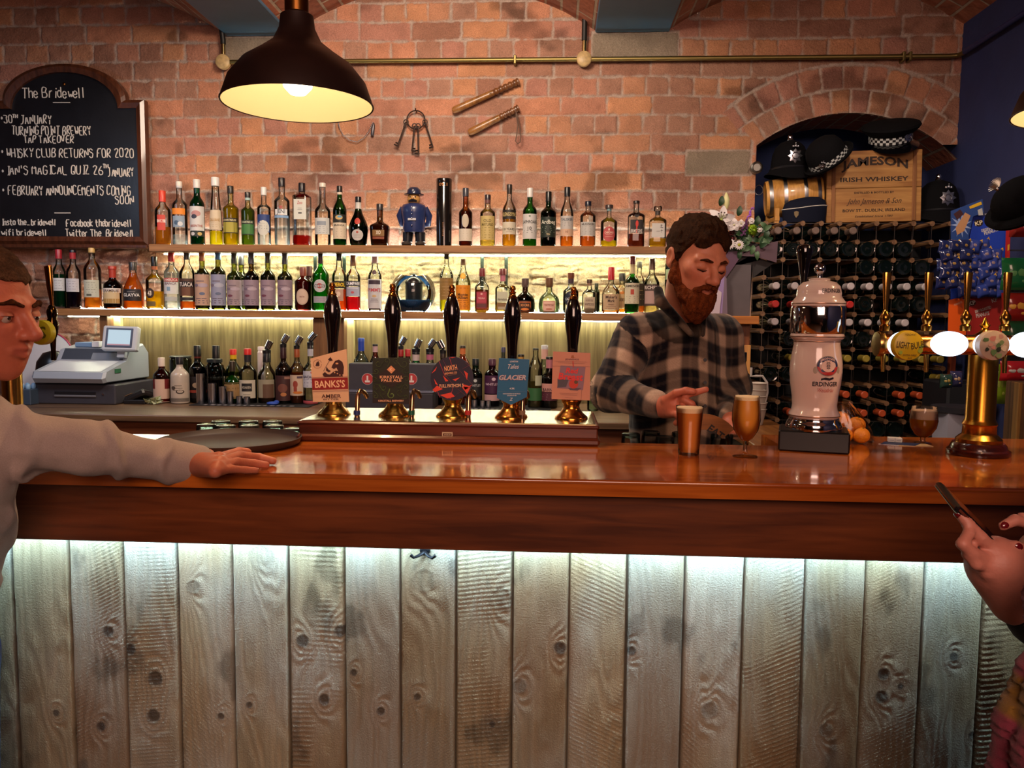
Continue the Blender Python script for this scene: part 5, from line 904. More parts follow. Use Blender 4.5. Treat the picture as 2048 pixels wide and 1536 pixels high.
K('spiced rum bottle with figure label, amber liquid and tilted measure', 595, 697, 28, g='#c8b8a0', cap=('#8a4420', 714), sh=(720, 742), nw=10, fill=(745, '#a85c14', .45), labels=[(749, 790, '#b8a08c', [('o', -.1, .45, .3, .35, '#8a3428'), ('r', -.3, .1, .6, .8, '#8a3428'), ('r', .1, .8, .06, .16, '#4a3a4c'), ('o', .2, .85, .6, .12, '#b86a24')], 66)], jig=30, Y=3.88)
K('clear white rum bottle with pale label, beside the shelf post', 622, 690, 30, cap=('#17171c', 697), cap2=('#a8a8b4', 712), sh=(722, 742), nw=11, labels=[(741, 774, '#b0b0bc', [('o', .5, .1, .4, .18, '#a03038'), T('BACARDI', .35, .15, 1.5, '#2c2c4c', .02), ('l', 3, .5, .9, .8, '#5c5c7c')], 66), (800, 808, '#a84850', (), 70)], jig=40, Y=3.88)
K('frosted bottle with bright blue cap standing behind the slate caddy', 723, 676, 30, g='#b4c4c8', cap=('#2c4ca8', 683), cap2=('#2440a0', 702), sh=(704, 726), nw=12, Y=3.97, fill=(735, '#b0bcc0', .4))
K('red necked bottle standing behind the slate caddy', 751, 688, 24, g='#a86060', cap=('#1c1a1c', 692), cap2=('#b8989c', 704), sh=(708, 730), nw=10, fill=(735, '#701c20', .6), Y=3.97)
for x, c in ((802, '#8c1c20'), (816, '#a02428')): K('small red capped mixer bottle %s behind the scrollwork clip' % ('nearer the black handle' if x == 802 else 'beside the green bottle'), x, 698, 20, g='#8a4040', cap=(c, 712), sh=(716, 735), nw=10, fill=(732, '#5a1418', .6), jig=28 if x == 802 else None, Y=3.99)
K('green gin bottle with white banded neck and tilted steel measure', 832, 703, 30, g='#3cae78', cap=('#17171a', 708), cap2=('#b8a4a4', 721), sh=(722, 738), nw=14, fill=(735, '#1c7a48', .5), jig=24, Y=3.95)
K('clear gin bottle with pink banded neck and tilted steel measure', 860, 703, 30, g='#c4d0d4', cap=('#17171a', 708), cap2=('#a85c78', 719), sh=(722, 738), nw=14, fill=(745, '#a8b4b8', .3), jig=34, Y=3.95)
K('dark bottle with steel measure partly behind the round navy clip', 886, 706, 28, g='#6a5040', cap=('#2c2018', 716), sh=(722, 740), nw=11, fill=(740, '#3a2010', .6), jig=-28, Y=3.95)
K('orange liqueur bottle with copper neck between two pump handles', 925, 691, 32, g='#d89a60', cap=('#2c2418', 696), cap2=('#b8683c', 708), sh=(709, 735), nw=11, fill=(712, '#b85c18', .5), labels=[(745, 790, '#5a3420', (), 60)], Y=3.97)
K('black gin bottle with white tree emblem and lettering', 951, 717, 27, g='#3c6a64', cap=('#141a1c', 730), sh=(737, 750), nw=13, fill=(749, '#0c1014', .9), labels=[(755, 790, '#14161c', [('o', 0, .15, .22, .18, '#b0b4b4'), T('WHITLEY', .42, .13, 1.5, '#b0b0b0')], 64)], Y=3.9)
K('purple gin bottle with white emblem and pale foot band', 984, 717, 31, g='#5c3460', cap=('#4c2c3c', 730), sh=(737, 748), nw=14, fill=(747, '#3c0c38', .85), labels=[(750, 786, '#3c1438', [('o', .2, .2, .22, .18, '#c0a8b8'), T('WHITLEY', .48, .13, 1.5, '#c0a8b8')], 68), (788, 800, '#b08a8c', (), 70)], Y=3.9)
K('slim bottle with blue neck glimpsed behind the blue clip', 1006, 694, 20, g='#8a98b8', cap=('#3c3c54', 704), sh=(720, 735), nw=8, Y=4.0)
K('amber bottle with black cap glimpsed behind the blue clip', 1041, 708, 28, g='#d8c48c', cap=('#1c1810', 713), cap2=('#a8803c', 722), sh=(724, 738), nw=12, fill=(770, '#c8a81c', .5), Y=3.97)
K('clear tapering bottle with green band round its foot', 1070, 696, 29, cap=('#1c1a14', 700), sh=(712, 740), nw=11, labels=[(775, 800, '#2c5c34', (), 74), (750, 770, '#a8ac94', (), 30, 0, 30)], fill=(763, '#8a7a50', .3), Y=3.87)
K('clear bottle with silver cap and red and white neck label', 1088, 690, 26, g='#d0e4d8', cap=('#b8b8bc', 698), cap2=('#c89c90', 718), sh=(722, 745), nw=13, Y=3.97)
K('dark sloe gin bottle with diagonal pink label, partly behind the salmon clip', 1098, 713, 34, g='#5c3c48', cap=('#14120f', 718), cap2=('#a86a74', 736), sh=(742, 756), nw=14, fill=(755, '#1c0c14', .85), labels=[(766, 782, '#b8847c', [T('BARNES', .75, .4, 1.4, '#3c1c24')], 66), (783, 800, '#4c1c2c', [('l', 3, .3, .8, .8, '#b8a0a0')], 70)], Y=3.88)
K('green tinted glass tumbler beside the salmon clip', 1186, 772, 24, g='#b8e0cc', sh=(773, 775), nw=23, Y=3.8, cat='glass', name='tumbler_glass')
def measures():
    m = metal('#b0b0b8', .2)
    for k, (px, yt, yb, w) in enumerate(((402, 741, 801, 17), (425, 761, 802, 18), (446, 769, 804, 16), (461, 778, 803, 12), (479, 788, 804, 12.5), (494, 788, 803, 13), (949, 789, 805, 12), (965, 790, 805, 11), (977, 789, 804, 10), (935, 786, 805, 12))):
        Yk = 3.81; s = mpp(px, yb, Yk); o = P(px, yb, Yk); h = (yb-yt)*s; r = w*s/2
        lab = ['tallest steel measure cup, in front of the black capped bottle', 'second tallest steel measure cup in the row', 'third steel measure cup in the descending row', 'fourth steel measure cup, before the round green bottle', 'small steel measure cup, fifth in the row', 'smallest steel measure cup at the end of the row', 'steel measure cup before the black gin bottle', 'steel measure cup between the black and purple gin bottles', 'steel measure cup before the purple gin bottle', 'steel measure cup beside the round navy clip'][k]
        t = thing('measure_cup', lab, 'measure cup', (o[0], Yk, CTZ+.004), group='steel measure cups on the counter mats'); b = MB(); b.lathe([(r*.96, 0), (r, .003), (r, h-.002), (r*1.05, h), (r*.94, h), (r*.92, .006), (0, .006)], m, seg=24); b.build('cup', t)
    for lab, a, c, txt in (('black rubber bar mat under the steel measures', 384, 622, 'BAR MAT'), ('black rubber bar mat under the gin bottles', 905, 1102, 'BAR MAT')):
        p0, p1 = P(a, 809, 3.78), P(c, 812, 3.78); t = thing('bar_mat', lab, 'bar mat', (p0[0], 3.745, CTZ)); w = p1[0]-p0[0]; b = MB(); b.box(0, w, 0, .32, 0, .004, mat('#101014', .7), .001); b.build('mat', t)
        b = MB(); tw = mat('#9a9498', .7)
        for i in range(14): x = w*(.12+.055*i); b.box(x, x+w*.035*(.6+.4*((i*5) % 3)/2), .004, .026, .004, .0046, tw)
        b.build('printed_lettering', t)
    o = P(545, 803, 3.79); t = thing('cloth', 'small crumpled blue cloth on the black bar mat', 'cloth', (o[0], 3.79, CTZ+.004)); b = MB(); b.ball((0, 0, .008), (.03, .02, .010), mat('#2448a8', .6), 12); b.ball((.018, .004, .014), (.014, .014, .010), mat('#2448a8', .6), 10); b.build('fold', t)
    p0, p1, pt = P(691, 808, 3.74), P(866, 812, 3.74), P(691, 728, 3.74); o = np.array([p0[0], 3.74, CTZ]); t = thing('bar_caddy', 'dark slate napkin and straw caddy with round red stickers', 'caddy', o); w, h = p1[0]-p0[0], pt[2]-CTZ; sl = mat('#34323c', .55, noise=.08)
    b = MB(); b.box(0, w, .06, .17, 0, h, sl, .004); b.build('back_bin', t); b = MB(); b.box(0, w, 0, .064, 0, h*.36, mat('#2c2a34', .55), .004); b.box(0, w, .0, .064, h*.36, h*.40, mat('#56586c', .45), .003); b.build('front_bin', t)
    for px in (735, 823):
        q = P(px, 758, 3.80)-o; b = MB(); b.lathe([(.026, 0), (.026, .001)], mat('#a8383c', .4), c=(q[0], .0598, q[2]), R=rotm('x', pi/2), seg=24); b.lathe([(.027, 0), (.028, .0006)], mat('#b8a4a4', .4), c=(q[0], .0601, q[2]), R=rotm('x', pi/2), seg=24); b.box(q[0]-.004, q[0]+.004, .0575, .0586, q[2]-.008, q[2]+.016, mat('#d8c8c4', .4)); b.box(q[0]-.012, q[0]+.012, .0575, .0586, q[2]-.016, q[2]-.007, mat('#d8c8c4', .4)); b.build('sticker', t)
measures()
# ================================================================== on the bar: fonts, tower, glasses, tray
def make_tower():
    o = np.array([P(1626, 880, 2.03)[0], 2.03, BAR_Z]); s = mpp(1626, 750, 2.03); zb = on_px(1626, 2.03, BAR_Z); t = thing('beer_tower', 'white ceramic beer tower with chrome bands on a black square base', 'beer tower', o); cer = mat('#d2b8ac', .12, coat=.6, name='ceramic')
    h = lambda y: (zb-y)*s
    b = MB(); R = rotm('z', radians(-16)); b.box(-.082, .082, -.065, .065, 0, h(856), mat('#0a0809', .35), .004, R, (0, 0, 0)); b.build('base', t)
    b = MB(); b.lathe([(53*s, h(857)), (54*s, h(850)), (51*s, h(842)), (48*s, h(838)), (48*s, h(834)), (46*s, h(832))], CHROME, seg=40); b.build('foot_ring', t)
    b = MB(); b.lathe([(r*s, h(y)) for r, y in ((46, 833), (49, 829), (48, 824), (44, 818), (42.5, 808), (44, 790), (48, 765), (50, 742), (49.5, 724), (46.5, 704), (43.5, 686), (44.5, 679), (50, 675), (51.5, 671), (50, 666))], cer, seg=48); b.build('ceramic_body', t)
    b = MB(); b.lathe([(49*s, h(667)), (52*s, h(663)), (52*s, h(617)), (50*s, h(611))], CHROME, seg=48); b.build('chrome_band', t)
    b = MB(); b.lathe([(r*s, h(y)) for r, y in ((50, 612), (51.5, 608), (51, 604), (46, 597), (42.5, 593), (42.5, 585), (40, 573), (32, 565), (21, 562), (20, 561), (20.5, 558), (17, 556.5), (0, 556))], cer, seg=48); b.build('lid', t)
    b = MB(); gl = metal('#8a5a3a', .3)
    for r, y in ((51.6, 606.5), (51.8, 671.5), (49.2, 828.5), (45, 681)): b.lathe([(r*s, h(y+.7)), (r*s*1.004, h(y)), (r*s, h(y-.7))], gl, seg=48, cap=(False, False))
    b.build('gilt_lines', t)
    b = MB(); b.lathe([(5.5*s, h(557)), (4*s, h(552)), (5*s, h(549))], CHROME, seg=20); b.ball((0, 0, h(538.5)), 11*s, CHROME, 24); b.build('knob', t)
    q = P(1607, 560, 2.12)-o; b = MB(); b.lathe([(.006, h(570)), (.008, h(556)), (.013, h(530)), (.019, h(505)), (.0205, h(495)), (.017, h(487)), (.008, h(483.5)), (0, h(483))], mat('#0a0606', .1, coat=1), c=(q[0], .09, 0), seg=24); b.build('tap_handle', t); b = MB(); b.tube([(q[0], .09, h(572)), (q[0], .085, h(600)), (q[0]+.02, .04, h(610))], .007, CHROME, 10); b.build('tap_stem', t)
    R1 = lambda y: np.interp(y, [700, 724, 742, 765, 790, 808], [46, 49.5, 50, 48, 44, 42.5])*s
    a0 = radians(9); rot = lambda x, y, lf: np.stack([(R1(y)*1.004+lf)*np.sin(a0+x*s/R1(740)), -(R1(y)*1.004+lf)*np.cos(a0+x*s/R1(740)), h(y)], -1)
    def surf(b, pts, m, lf): p = np.array(pts, float); k = len(p); c = p.mean(0); V = rot(np.r_[p[:, 0], c[0]], np.r_[p[:, 1], c[1]], lf); b.add(V, [[k, (i+1) % k, i] for i in range(k)], m)
    def tsurf(b, tx, cx, cy, w, hh, m, lf, bold=.01, sh=0, arc=0):
        V, Fc = text_mesh(tx, bold, sh); lo, hi = V.min(0), V.max(0); V = V-(lo+hi)/2; x = cx+V[:, 0]*w/(hi-lo)[0]; y = cy-V[:, 1]*hh/(hi-lo)[1]+arc*(2*(x-cx)/w)**2; b.add(rot(x, y, lf), Fc, m)
    k, rd, gd, wh, bl = mat('#1c1a24', .4), mat('#a82c28', .4), mat('#9a8a78', .4), mat('#d8b8ac', .3), mat('#1c2450', .4); b = MB()
    surf(b, disc(0, 728, 23, 20), gd, .0003); surf(b, disc(0, 728, 21.5, 18.5), bl, .0006); surf(b, [(21*cos(a), 728+18*sin(a)) for a in np.linspace(.05, pi-.05, 20)], rd, .0009); surf(b, disc(0, 728, 13, 11.5), wh, .0012)
    for i in range(5): surf(b, [(-.5, 734-i*3), (-5, 731-i*3), (-.5, 731.5-i*3)], k, .0015); surf(b, [(.5, 731.5-i*3), (5, 731-i*3), (.5, 734-i*3)], k, .0015)
    tsurf(b, 'ERDINGER', 0, 713, 30, 4.5, wh, .0015, .02, 0, 5); surf(b, [(-13, 752), (-4, 750), (6, 752), (12, 749), (13, 753), (4, 756), (-8, 754.5), (-13, 756)], k, .0006)
    for sx in (-1, 1): surf(b, disc(sx*24, 736, 4.5, 7, 10), gd, .0004)
    tsurf(b, 'ERDINGER', -2, 763, 53, 9, k, .0008, .02); tsurf(b, 'Weissbräu', -1, 775, 34, 8, rd, .0008, 0, .35); b.build('crest_lettering', t)
    b = MB(); V, Fc = text_mesh('ERDINGER', .02, 0); lo, hi = V.min(0), V.max(0); V = V-(lo+hi)/2; x = 14+V[:, 0]*42/(hi-lo)[0]; y = 582-V[:, 1]*8/(hi-lo)[1]; rr = np.interp(y, [573, 585, 593], [40.2, 42.7, 42.7])*s+.0006; aa = x*s/(42*s); b.add(np.stack([rr*np.sin(aa), -rr*np.cos(aa), h(y)], 1), Fc, k); b.build('lid_lettering', t)
make_tower()
def tap_handle(t, o, px, yt, yj, Y, flare=8.5):
    s = mpp(px, 600, Y); m = metal('#c89448', .18); z = lambda y: P(px, y, Y)[2]-o[2]; x = P(px, 600, Y)[0]-o[0]; b = MB(); pts = [(yt, flare), (yt+4, flare*1.05), (yt+40, flare*.8), (yt+75, flare*.52), (yj-22, flare*.45), (yj-16, 6)]
    b.tube([(x, 0, z(y)) for y, _ in pts], [r*s for _, r in pts], m, 14, flat=.55); b.build('tap_handle', t)
    b = MB(); b.lathe([(r*s, z(yj)+h*s) for r, h in ((10, -22), (10.5, -12), (7, -8), (8.5, -4), (10.5, 2), (10, 8), (6, 14), (4, 18))], metal('#a87430', .2), c=(x, 0, 0), seg=18); b.build('tap_joint', t)
def lens(t, o, px, py, rx, ry, face, Y, name='tap_lens', ringc=None):
    c = P(px, py, Y)-o; s = mpp(px, py, Y); b = MB(); n = 32; V = []
    for f, d in ((1.0, .020), (1.0, .006), (.97, 0), (.6, -.004), (.001, -.006)): V += [(c[0]+rx*s*f*cos(a), c[1]+d, c[2]+ry*s*f*sin(a)) for a in np.linspace(0, 2*pi, n+1)[:-1]]
    b.add(V, [[k*n+i, k*n+(i+1) % n, (k+1)*n+(i+1) % n, (k+1)*n+i] for k in range(4) for i in range(n)], face, True); b.build(name, t); return c, s
def make_font():
    Y = 1.99; o = np.array([P(1956, 905, Y)[0], Y, BAR_Z]); t = thing('beer_font', 'brass T-shaped beer font with glowing badges on a round wooden foot', 'beer font', o); s = mpp(1956, 800, Y); zb = on_px(1956, Y, BAR_Z); h = lambda y: (zb-y)*s
    b = MB(); b.lathe([(57*s, 0), (58*s, 3*s), (57*s, 10*s), (52*s, 13*s), (50*s, 20*s), (46*s, 25*s)], wood('#2c0c08', '#4c1810', 'x', 4, .2, .6), seg=48); b.build('foot', t)
    b = MB(); b.lathe([(r*s, z*s) for r, z in ((42, 24), (42, 32), (36, 38), (31, 42), (30, 58), (32, 62), (30, 66), (27, 72), (27, 200))], metal('#b8802c', .25), seg=40); b.build('column', t)
    x0 = P(1757, 690, Y)[0]-o[0]; zt = P(1860, 689, Y)[2]-o[2]; r = 20*s; x1 = XR-.03-o[0]
    b = MB(); b.lathe([(r, x0), (r, x1)], metal('#c88444', .2), c=(0, 0, zt), R=rotm('y', pi/2), seg=36); b.build('cross_tube', t)
    b = MB(); b.lathe([(r*.3, x0-.008), (r*1.2, x0-.006), (r*1.28, x0), (r*1.25, x0+.008), (r*1.02, x0+.010)], metal('#a88a50', .25), c=(0, 0, zt), R=rotm('y', pi/2), seg=32); b.build('end_cap', t)
    b = MB(); b.lathe([(r*.9, zt+r*.6), (r*1.0, zt+r), (r*.5, zt+r*1.3), (r*.3, zt+r*1.7), (r*.5, zt+r*1.95), (r*.25, zt+r*2.3), (r*.12, zt+r*2.6), (0, zt+r*2.8)], metal('#d8a03c', .15), c=(P(1970, 650, Y)[0]-o[0], 0, 0), seg=24); b.build('finial', t)
    for px in (1772, 1856, 1934, 2013): tap_handle(t, o, px, 545, 640, Y)
    for px in (1771, 1858, 2016):
        b = MB(); x = P(px, 700, Y)[0]-o[0]; b.tube([(x, .012, zt-r*.8), (x, .012, zt-r*1.5), (x, .010, zt-r*2.8)], [.007, .006, .005], BRASS, 12); b.build('spout', t)
    wl = glow('#d4e6ff', 3.2); Yl = Y-.045
    lens(t, o, 1814, 690, 32, 27, glow('#cfe4ff', 2.4), Yl); lens(t, o, 1903, 688, 34, 25, wl, Yl); lens(t, o, 1988, 690, 33, 26, glow('#cfe4ff', 2.4), Yl); lens(t, o, 2062, 690, 34, 26, wl, Yl)
    c, q = lens(t, o, 1818, 691, 29.5, 30, mat('#c8a818', .4), Yl-.02, 'badge_disc'); yl = c[1]-.0066; ink, gr = mat('#2c2410', .5), mat('#8ca030', .5); b = MB()
    for tx, dy, w, hh in (('VERDANT', -22, 22, 4), ('LIGHT', -1, 25, 13), ('BULB', -1, 25, 13), ('EXTRA PALE', 19, 26, 3.6), ('ALE', 25, 8, 3)):
        dx = {'LIGHT': -13.5, 'BULB': 14}.get(tx, 0); an = {'LIGHT': .14, 'BULB': -.2}.get(tx, 0); ux = np.array([cos(an), 0, -sin(an)*-1]); ux = np.array([cos(an), 0, -sin(an)]); b.text(tx, (c[0]+dx*q, yl, c[2]-dy*q), ink, w=w*q, h=hh*q, ux=ux, uz=(-ux[2], 0, ux[0]), bold=.005, lift=.0008)
    for cx, cy, rr in ((20, 10, 5), (-18, 14, 4), (22, 2, 4)): b.add([(c[0]+(cx+rr*cos(a))*q, yl-.0003, c[2]-(cy+rr*sin(a))*q) for a in np.linspace(0, -2*pi, 9)[:-1]], [list(range(8))[::-1]], gr)
    b.build('badge_lettering', t)
    c, q = lens(t, o, 1989, 691, 30, 30, mat('#b8a490', .35), Yl-.02, 'badge_disc'); b = MB(); random.seed(9)
    for k in range(13):
        an, rd, rr = k*2.4, 5+1.5*k, random.uniform(4, 8); cx, cy = rd*cos(an), rd*sin(an); b.add([(c[0]+(cx+rr*cos(a)*random.uniform(.6, 1.1))*q, c[1]-.0068-.0001*k, c[2]-(cy+rr*sin(a)*random.uniform(.6, 1.1))*q) for a in np.linspace(0, -2*pi, 9)[:-1]], [list(range(8))[::-1]], mat(['#5a7a4c', '#c8887c', '#d8c8b0', '#2c3428', '#c89c8c', '#7c9464'][k % 6], .4))
    b.build('badge_print', t)
make_font()
def make_left_font():
    Y = 1.98; o = np.array([P(28, 860, Y)[0], Y, BAR_Z]); t = thing('beer_font', 'brass beer font with round yellow badge beside the till, behind the customer', 'beer font', o); s = mpp(100, 640, Y)
    b = MB(); b.lathe([(.06, 0), (.06, .015), (.03, .03), (.024, .05), (.024, .30)], BRASS, seg=30); b.build('column', t); q = P(102, 650, Y)-o
    b = MB(); b.tube([(0, 0, q[2]-.005), (q[0], 0, q[2]-.005)], .016, BRASS, 20); b.build('cross_tube', t)
    z = lambda y: P(100, y, Y)[2]-o[2]; x = lambda px: P(px, 600, Y)[0]-o[0]; b = MB(); b.tube([(x(98), 0, z(532)), (x(99), 0, z(537)), (x(101), 0, z(575)), (x(103), 0, z(600)), (x(104), 0, z(616))], [.010, .0105, .0085, .0055, .0045], metal('#a86c34', .2), 14, flat=.6); b.build('tap_handle', t)
    b = MB(); b.lathe([(r*s, z(y)) for r, y in ((5, 720), (4.5, 700), (6, 676), (9, 668), (11, 655), (11.5, 645), (8, 637), (9.5, 630), (10, 622), (7, 614), (4.5, 610))], metal('#4a3418', .15), c=(x(103), 0, 0), seg=20); b.build('tap_body', t)
    c, k = lens(t, o, 79, 665, 24, 25, mat('#a8a020', .3), Y-.05, 'badge_disc'); b = MB(); b.text('S', (c[0]+.012, c[1]-.006, c[2]), mat('#5c5a14', .4), w=.018, h=.03, bold=.02); b.build('badge_lettering', t)
make_left_font()
# ---- glasses
def glass_of_beer(name, lab, px, yb, prof, liq, foam, lz, fz, extra=None):
    p = PZ(px, yb, BAR_Z); Y = p[1]; s = mpp(px, yb, Y); t = thing(name, lab, 'beer glass', p); pr = [(r*s, z*s) for r, z in prof]; b = MB(); b.lathe(pr, glass('#f4f4f0'), seg=36, cap=(True, False)); b.build('glass', t)
    zz = np.array([q[1] for q in pr]); rr = np.array([q[0] for q in pr]); lo, hi = lz[0]*s, lz[1]*s; zs = np.linspace(lo, hi, 12)
    def fillr(z): return np.interp(z, zz[extra or 0:], rr[extra or 0:])-.0015
    b = MB(); b.lathe([(fillr(z)*(.8 if i == 0 else 1), z) for i, z in enumerate(zs)], liq, seg=32); b.build('beer', t)
    zs = np.linspace(hi, fz*s, 4); b = MB(); b.lathe([(fillr(z), z) for z in zs]+[(fillr(zs[-1])*.9, fz*s+.002), (0, fz*s+.0045)], mat(foam, .8, bump=.2, bscale=300), seg=32); b.build('foam_head', t)
glass_of_beer('pint_glass', 'straight glass of hazy orange beer with a foam head on the bar', 1377, 909, [(20, 0), (20.5, 2), (20.8, 6), (22.5, 40), (25.5, 78), (26.8, 95), (27, 97.5)], mat('#d88438', .35), '#f0d0a8', (6, 85), 94)
glass_of_beer('goblet_glass', 'stemmed goblet of hazy golden beer standing on the bar', 1490, 913, [(24, 0), (24, 1.5), (8, 5), (3.8, 10), (3.6, 22), (5, 30), (14, 38), (24, 54), (28, 74), (27.6, 92), (25, 112), (24.2, 122)], mat('#dc9434', .35), '#f0d4a8', (32, 114), 120, 5)
glass_of_beer('goblet_glass', 'half drunk stemmed glass of clear lager beside the brass font', 1845, 887, [(16, 0), (16, 1.5), (6, 4), (4, 8), (5, 12), (15, 18), (24, 32), (26.5, 46), (25, 62), (23.5, 73), (23.3, 74)], liquid('#e0982c', .6), '#b89880', (14, 50), 66, 4)
def upturned(n, lab, px, yt, Y, w, hgt):
    s = mpp(px, yt, Y); o = P(px, yt, Y); z1 = o[2]; z0 = 1.02; t = thing('upturned_glass', lab, 'glass', (o[0], Y, z0), group='upturned glasses on the drainer'); r = w*s/2; h = z1-z0
    b = MB(); b.lathe([(r*1.12, 0), (r*1.1, .002), (r*.98, h-.012), (r*.95, h-.002), (r*.8, h), (0, h-.003)], glass('#dfeaea', .05, .7), seg=24, cap=(False, False)); b.build('glass_wall', t); b = MB(); b.lathe([(r*.9, h-.012), (r*.92, h-.004), (r*.6, h-.001), (0, h-.002)], glass('#c4d4d4', .12, .5), seg=20); b.build('thick_base', t)
for i, (px, yt, Y, lab) in enumerate(((413, 848, 2.26, 'upturned glass nearest the till end of the drainer'), (441, 841, 2.36, 'upturned glass in the rear row behind the tray, first of three'), (451, 850, 2.25, 'upturned glass in the front row behind the tray'), (497, 841, 2.36, 'upturned glass in the rear row behind the tray, middle of three'), (499, 850, 2.25, 'upturned glass in the front row, just behind the middle of the tray'), (545, 841, 2.36, 'upturned glass in the rear row, nearest the beer engine'), (548, 850, 2.25, 'upturned glass in the front row, near the tray rim'), (584, 856, 2.24, 'upturned glass tucked against the beer engine end'))): upturned(i, lab, px, yt, Y, 40, .09)
for i, (px, yt, Y) in enumerate(((1262, 866, 2.22), (1302, 862, 2.25), (1330, 872, 2.18), (1362, 864, 2.24), (1440, 866, 2.20), (1478, 868, 2.22))): upturned(i, 'upturned tumbler on the drainer below the barman, %s from the beer engine' % ['first', 'second', 'third', 'fourth', 'fifth', 'sixth'][i], px, yt, Y, 38, .07)
def tray_etc():
    p = PZ(463, 880, 1.112); t = thing('serving_tray', 'round dark brown serving tray lying on the bar by the hand', 'tray', (p[0], p[1], BAR_Z+.001)); R = .170; m = mat('#33231d', .55, noise=.15, nscale=12)
    b = MB(); b.lathe([(R*.93, 0), (R*.97, .004), (R, .018), (R*.985, .0185), (R*.955, .008), (R*.93, .005), (0, .005)], m, seg=64); b.build('tray', t)
    c0 = np.array([P(1426, 862, 2.105)[0], 2.105, BAR_Z]); t = thing('menu_holder', 'curved brown wooden sign reading EAT behind the beers', 'sign', c0); wm = wood('#7a4a1c', '#a86a2c', 'x', 5, .45); s = mpp(1426, 862, 2.1)
    b = MB(); A = np.linspace(-.95, .55, 13); Rr = 46*s; cc = np.array([-18*s, 0, -34*s+14*s]); V = []
    for a in A:
        for rr in (Rr, Rr+31*s): V += [cc+np.array([rr*sin(a+.35), -.002, rr*cos(a+.35)]), cc+np.array([rr*sin(a+.35), .012, rr*cos(a+.35)])]
    V = np.array(V); V[:, 2] = np.maximum(V[:, 2], 0); n = len(A); F_ = []
    for i in range(n-1): a, c = i*4, i*4+4; F_ += [[a, a+2, c+2, c], [a+1, c+1, c+3, a+3], [a+2, a+3, c+3, c+2], [a, c, c+1, a+1]]
    b.add(V, F_+[[0, 1, 3, 2], [4*n-4, 4*n-2, 4*n-1, 4*n-3]], wm); b.build('board', t); b = MB(); an = -.62; ux = np.array([cos(an), 0, sin(an)]); q = P(1432, 865, 2.1)-c0; b.text('EAT', (q[0], -.0035, q[2]), mat('#1c120c', .5), w=34*s, h=16*s, ux=ux, uz=(-ux[2], 0, ux[0]), bold=.03); b.build('lettering', t)
    om = mat('#e08418', .45, noise=.08, nscale=14, bump=.25, bscale=220, name='orange_peel')
    zo = {0: 0, 1: 0, 2: 0, 3: 0}; base = PZ(1715, 880, BAR_Z)
    for k, (px, py, Y, r, lab) in enumerate(((1722, 873, 2.13, 17, 'front orange of the bagged pile, nearest the cigarette box'), (1690, 872, 2.14, 16, 'orange at the foot of the pile against the beer tower base'), (1713, 850, 2.165, 17.5, 'orange resting on top of the others in the bag'), (1682, 838, 2.19, 16, 'topmost orange of the bagged pile, beside the chrome ring'), (1684, 858, 2.20, 15, 'orange at the back of the pile behind the chrome ring'))):
        o = P(px, py, Y); s = mpp(px, py, Y); r = r*s; z = max(o[2], BAR_Z+r); t = thing('orange', lab, 'orange', (o[0], Y, z-r), group='oranges in a plastic bag'); b = MB(); b.ball((0, 0, r), (r, r, r*.94), om, 24); b.build('fruit', t); b = MB(); b.ball((r*.1, -r*.3, r*1.88), (.003, .003, .0015), mat('#4c5a1c', .6), 8); b.build('stalk_end', t)
    o = P(1700, 860, 2.165); t = thing('plastic_bag', 'thin clear plastic bag round the oranges', 'bag', (o[0], 2.165, BAR_Z+.001)); b = MB(); V, Q = [], []; n, k = 26, 9
    for i in range(k):
        f = i/(k-1); z = .001+.105*f; rr = .062*(1-.72*f**1.6)
        for j in range(n): a = 2*pi*j/n; w = rr*(1+.10*sin(5*a+3*f)+.06*sin(11*a)); V.append((w*cos(a)*1.05-.022*f, w*sin(a)*.72, z))
    b.add(V, [[i*n+j, i*n+(j+1) % n, (i+1)*n+(j+1) % n, (i+1)*n+j] for i in range(k-1) for j in range(n)], glass('#f4f2ee', .12, .85), True); b.build('film', t)
    p = PZ(1789, 886, BAR_Z); t = thing('cigarette_box', 'small white carton lying at the back of the bar', 'carton', p, radians(-14)); s = .0013; b = MB(); b.box(-.017, .017, -.01, .012, .003, .015, mat('#c4c0bc', .5), .001); b.build('carton', t); b = MB(); b.box(-.001, .0, -.0104, -.0099, .004, .014, mat('#4a4a50', .5)); b.box(-.014, -.003, -.0104, -.0099, .008, .009, mat('#6a6a70', .5)); b.box(.003, .014, -.0104, -.0099, .008, .009, mat('#6a6a70', .5)); b.build('printed_panel', t)
    p = PZ(1800, 889, BAR_Z); t = thing('leaflet', 'dark blue and white leaflet lying under the white carton', 'leaflet', p, radians(-8)); b = MB(); b.prism([(-.05, -.012), (.03, -.024), (.055, .02), (-.03, .03)], .0016, mat('#1c2c54', .5), o=(0, 0, .0024), uz=(0, 1, 0)); b.build('cover', t); b = MB(); b.prism([(-.055, -.008), (-.01, -.027), (.0, -.026), (-.045, -.004)], .0008, mat('#c8c8cc', .5), o=(0, 0, .0010), uz=(0, 1, 0)); b.build('page', t)
    p = PZ(1835, 893, BAR_Z); t = thing('beer_mat', 'pale card beer mat under the half drunk lager', 'beer mat', (p[0], p[1]+.02, BAR_Z)); b = MB(); b.box(-.045, .04, -.02, .03, 0, .0012, mat('#b89a70', .7)); b.build('card', t)
tray_etc()
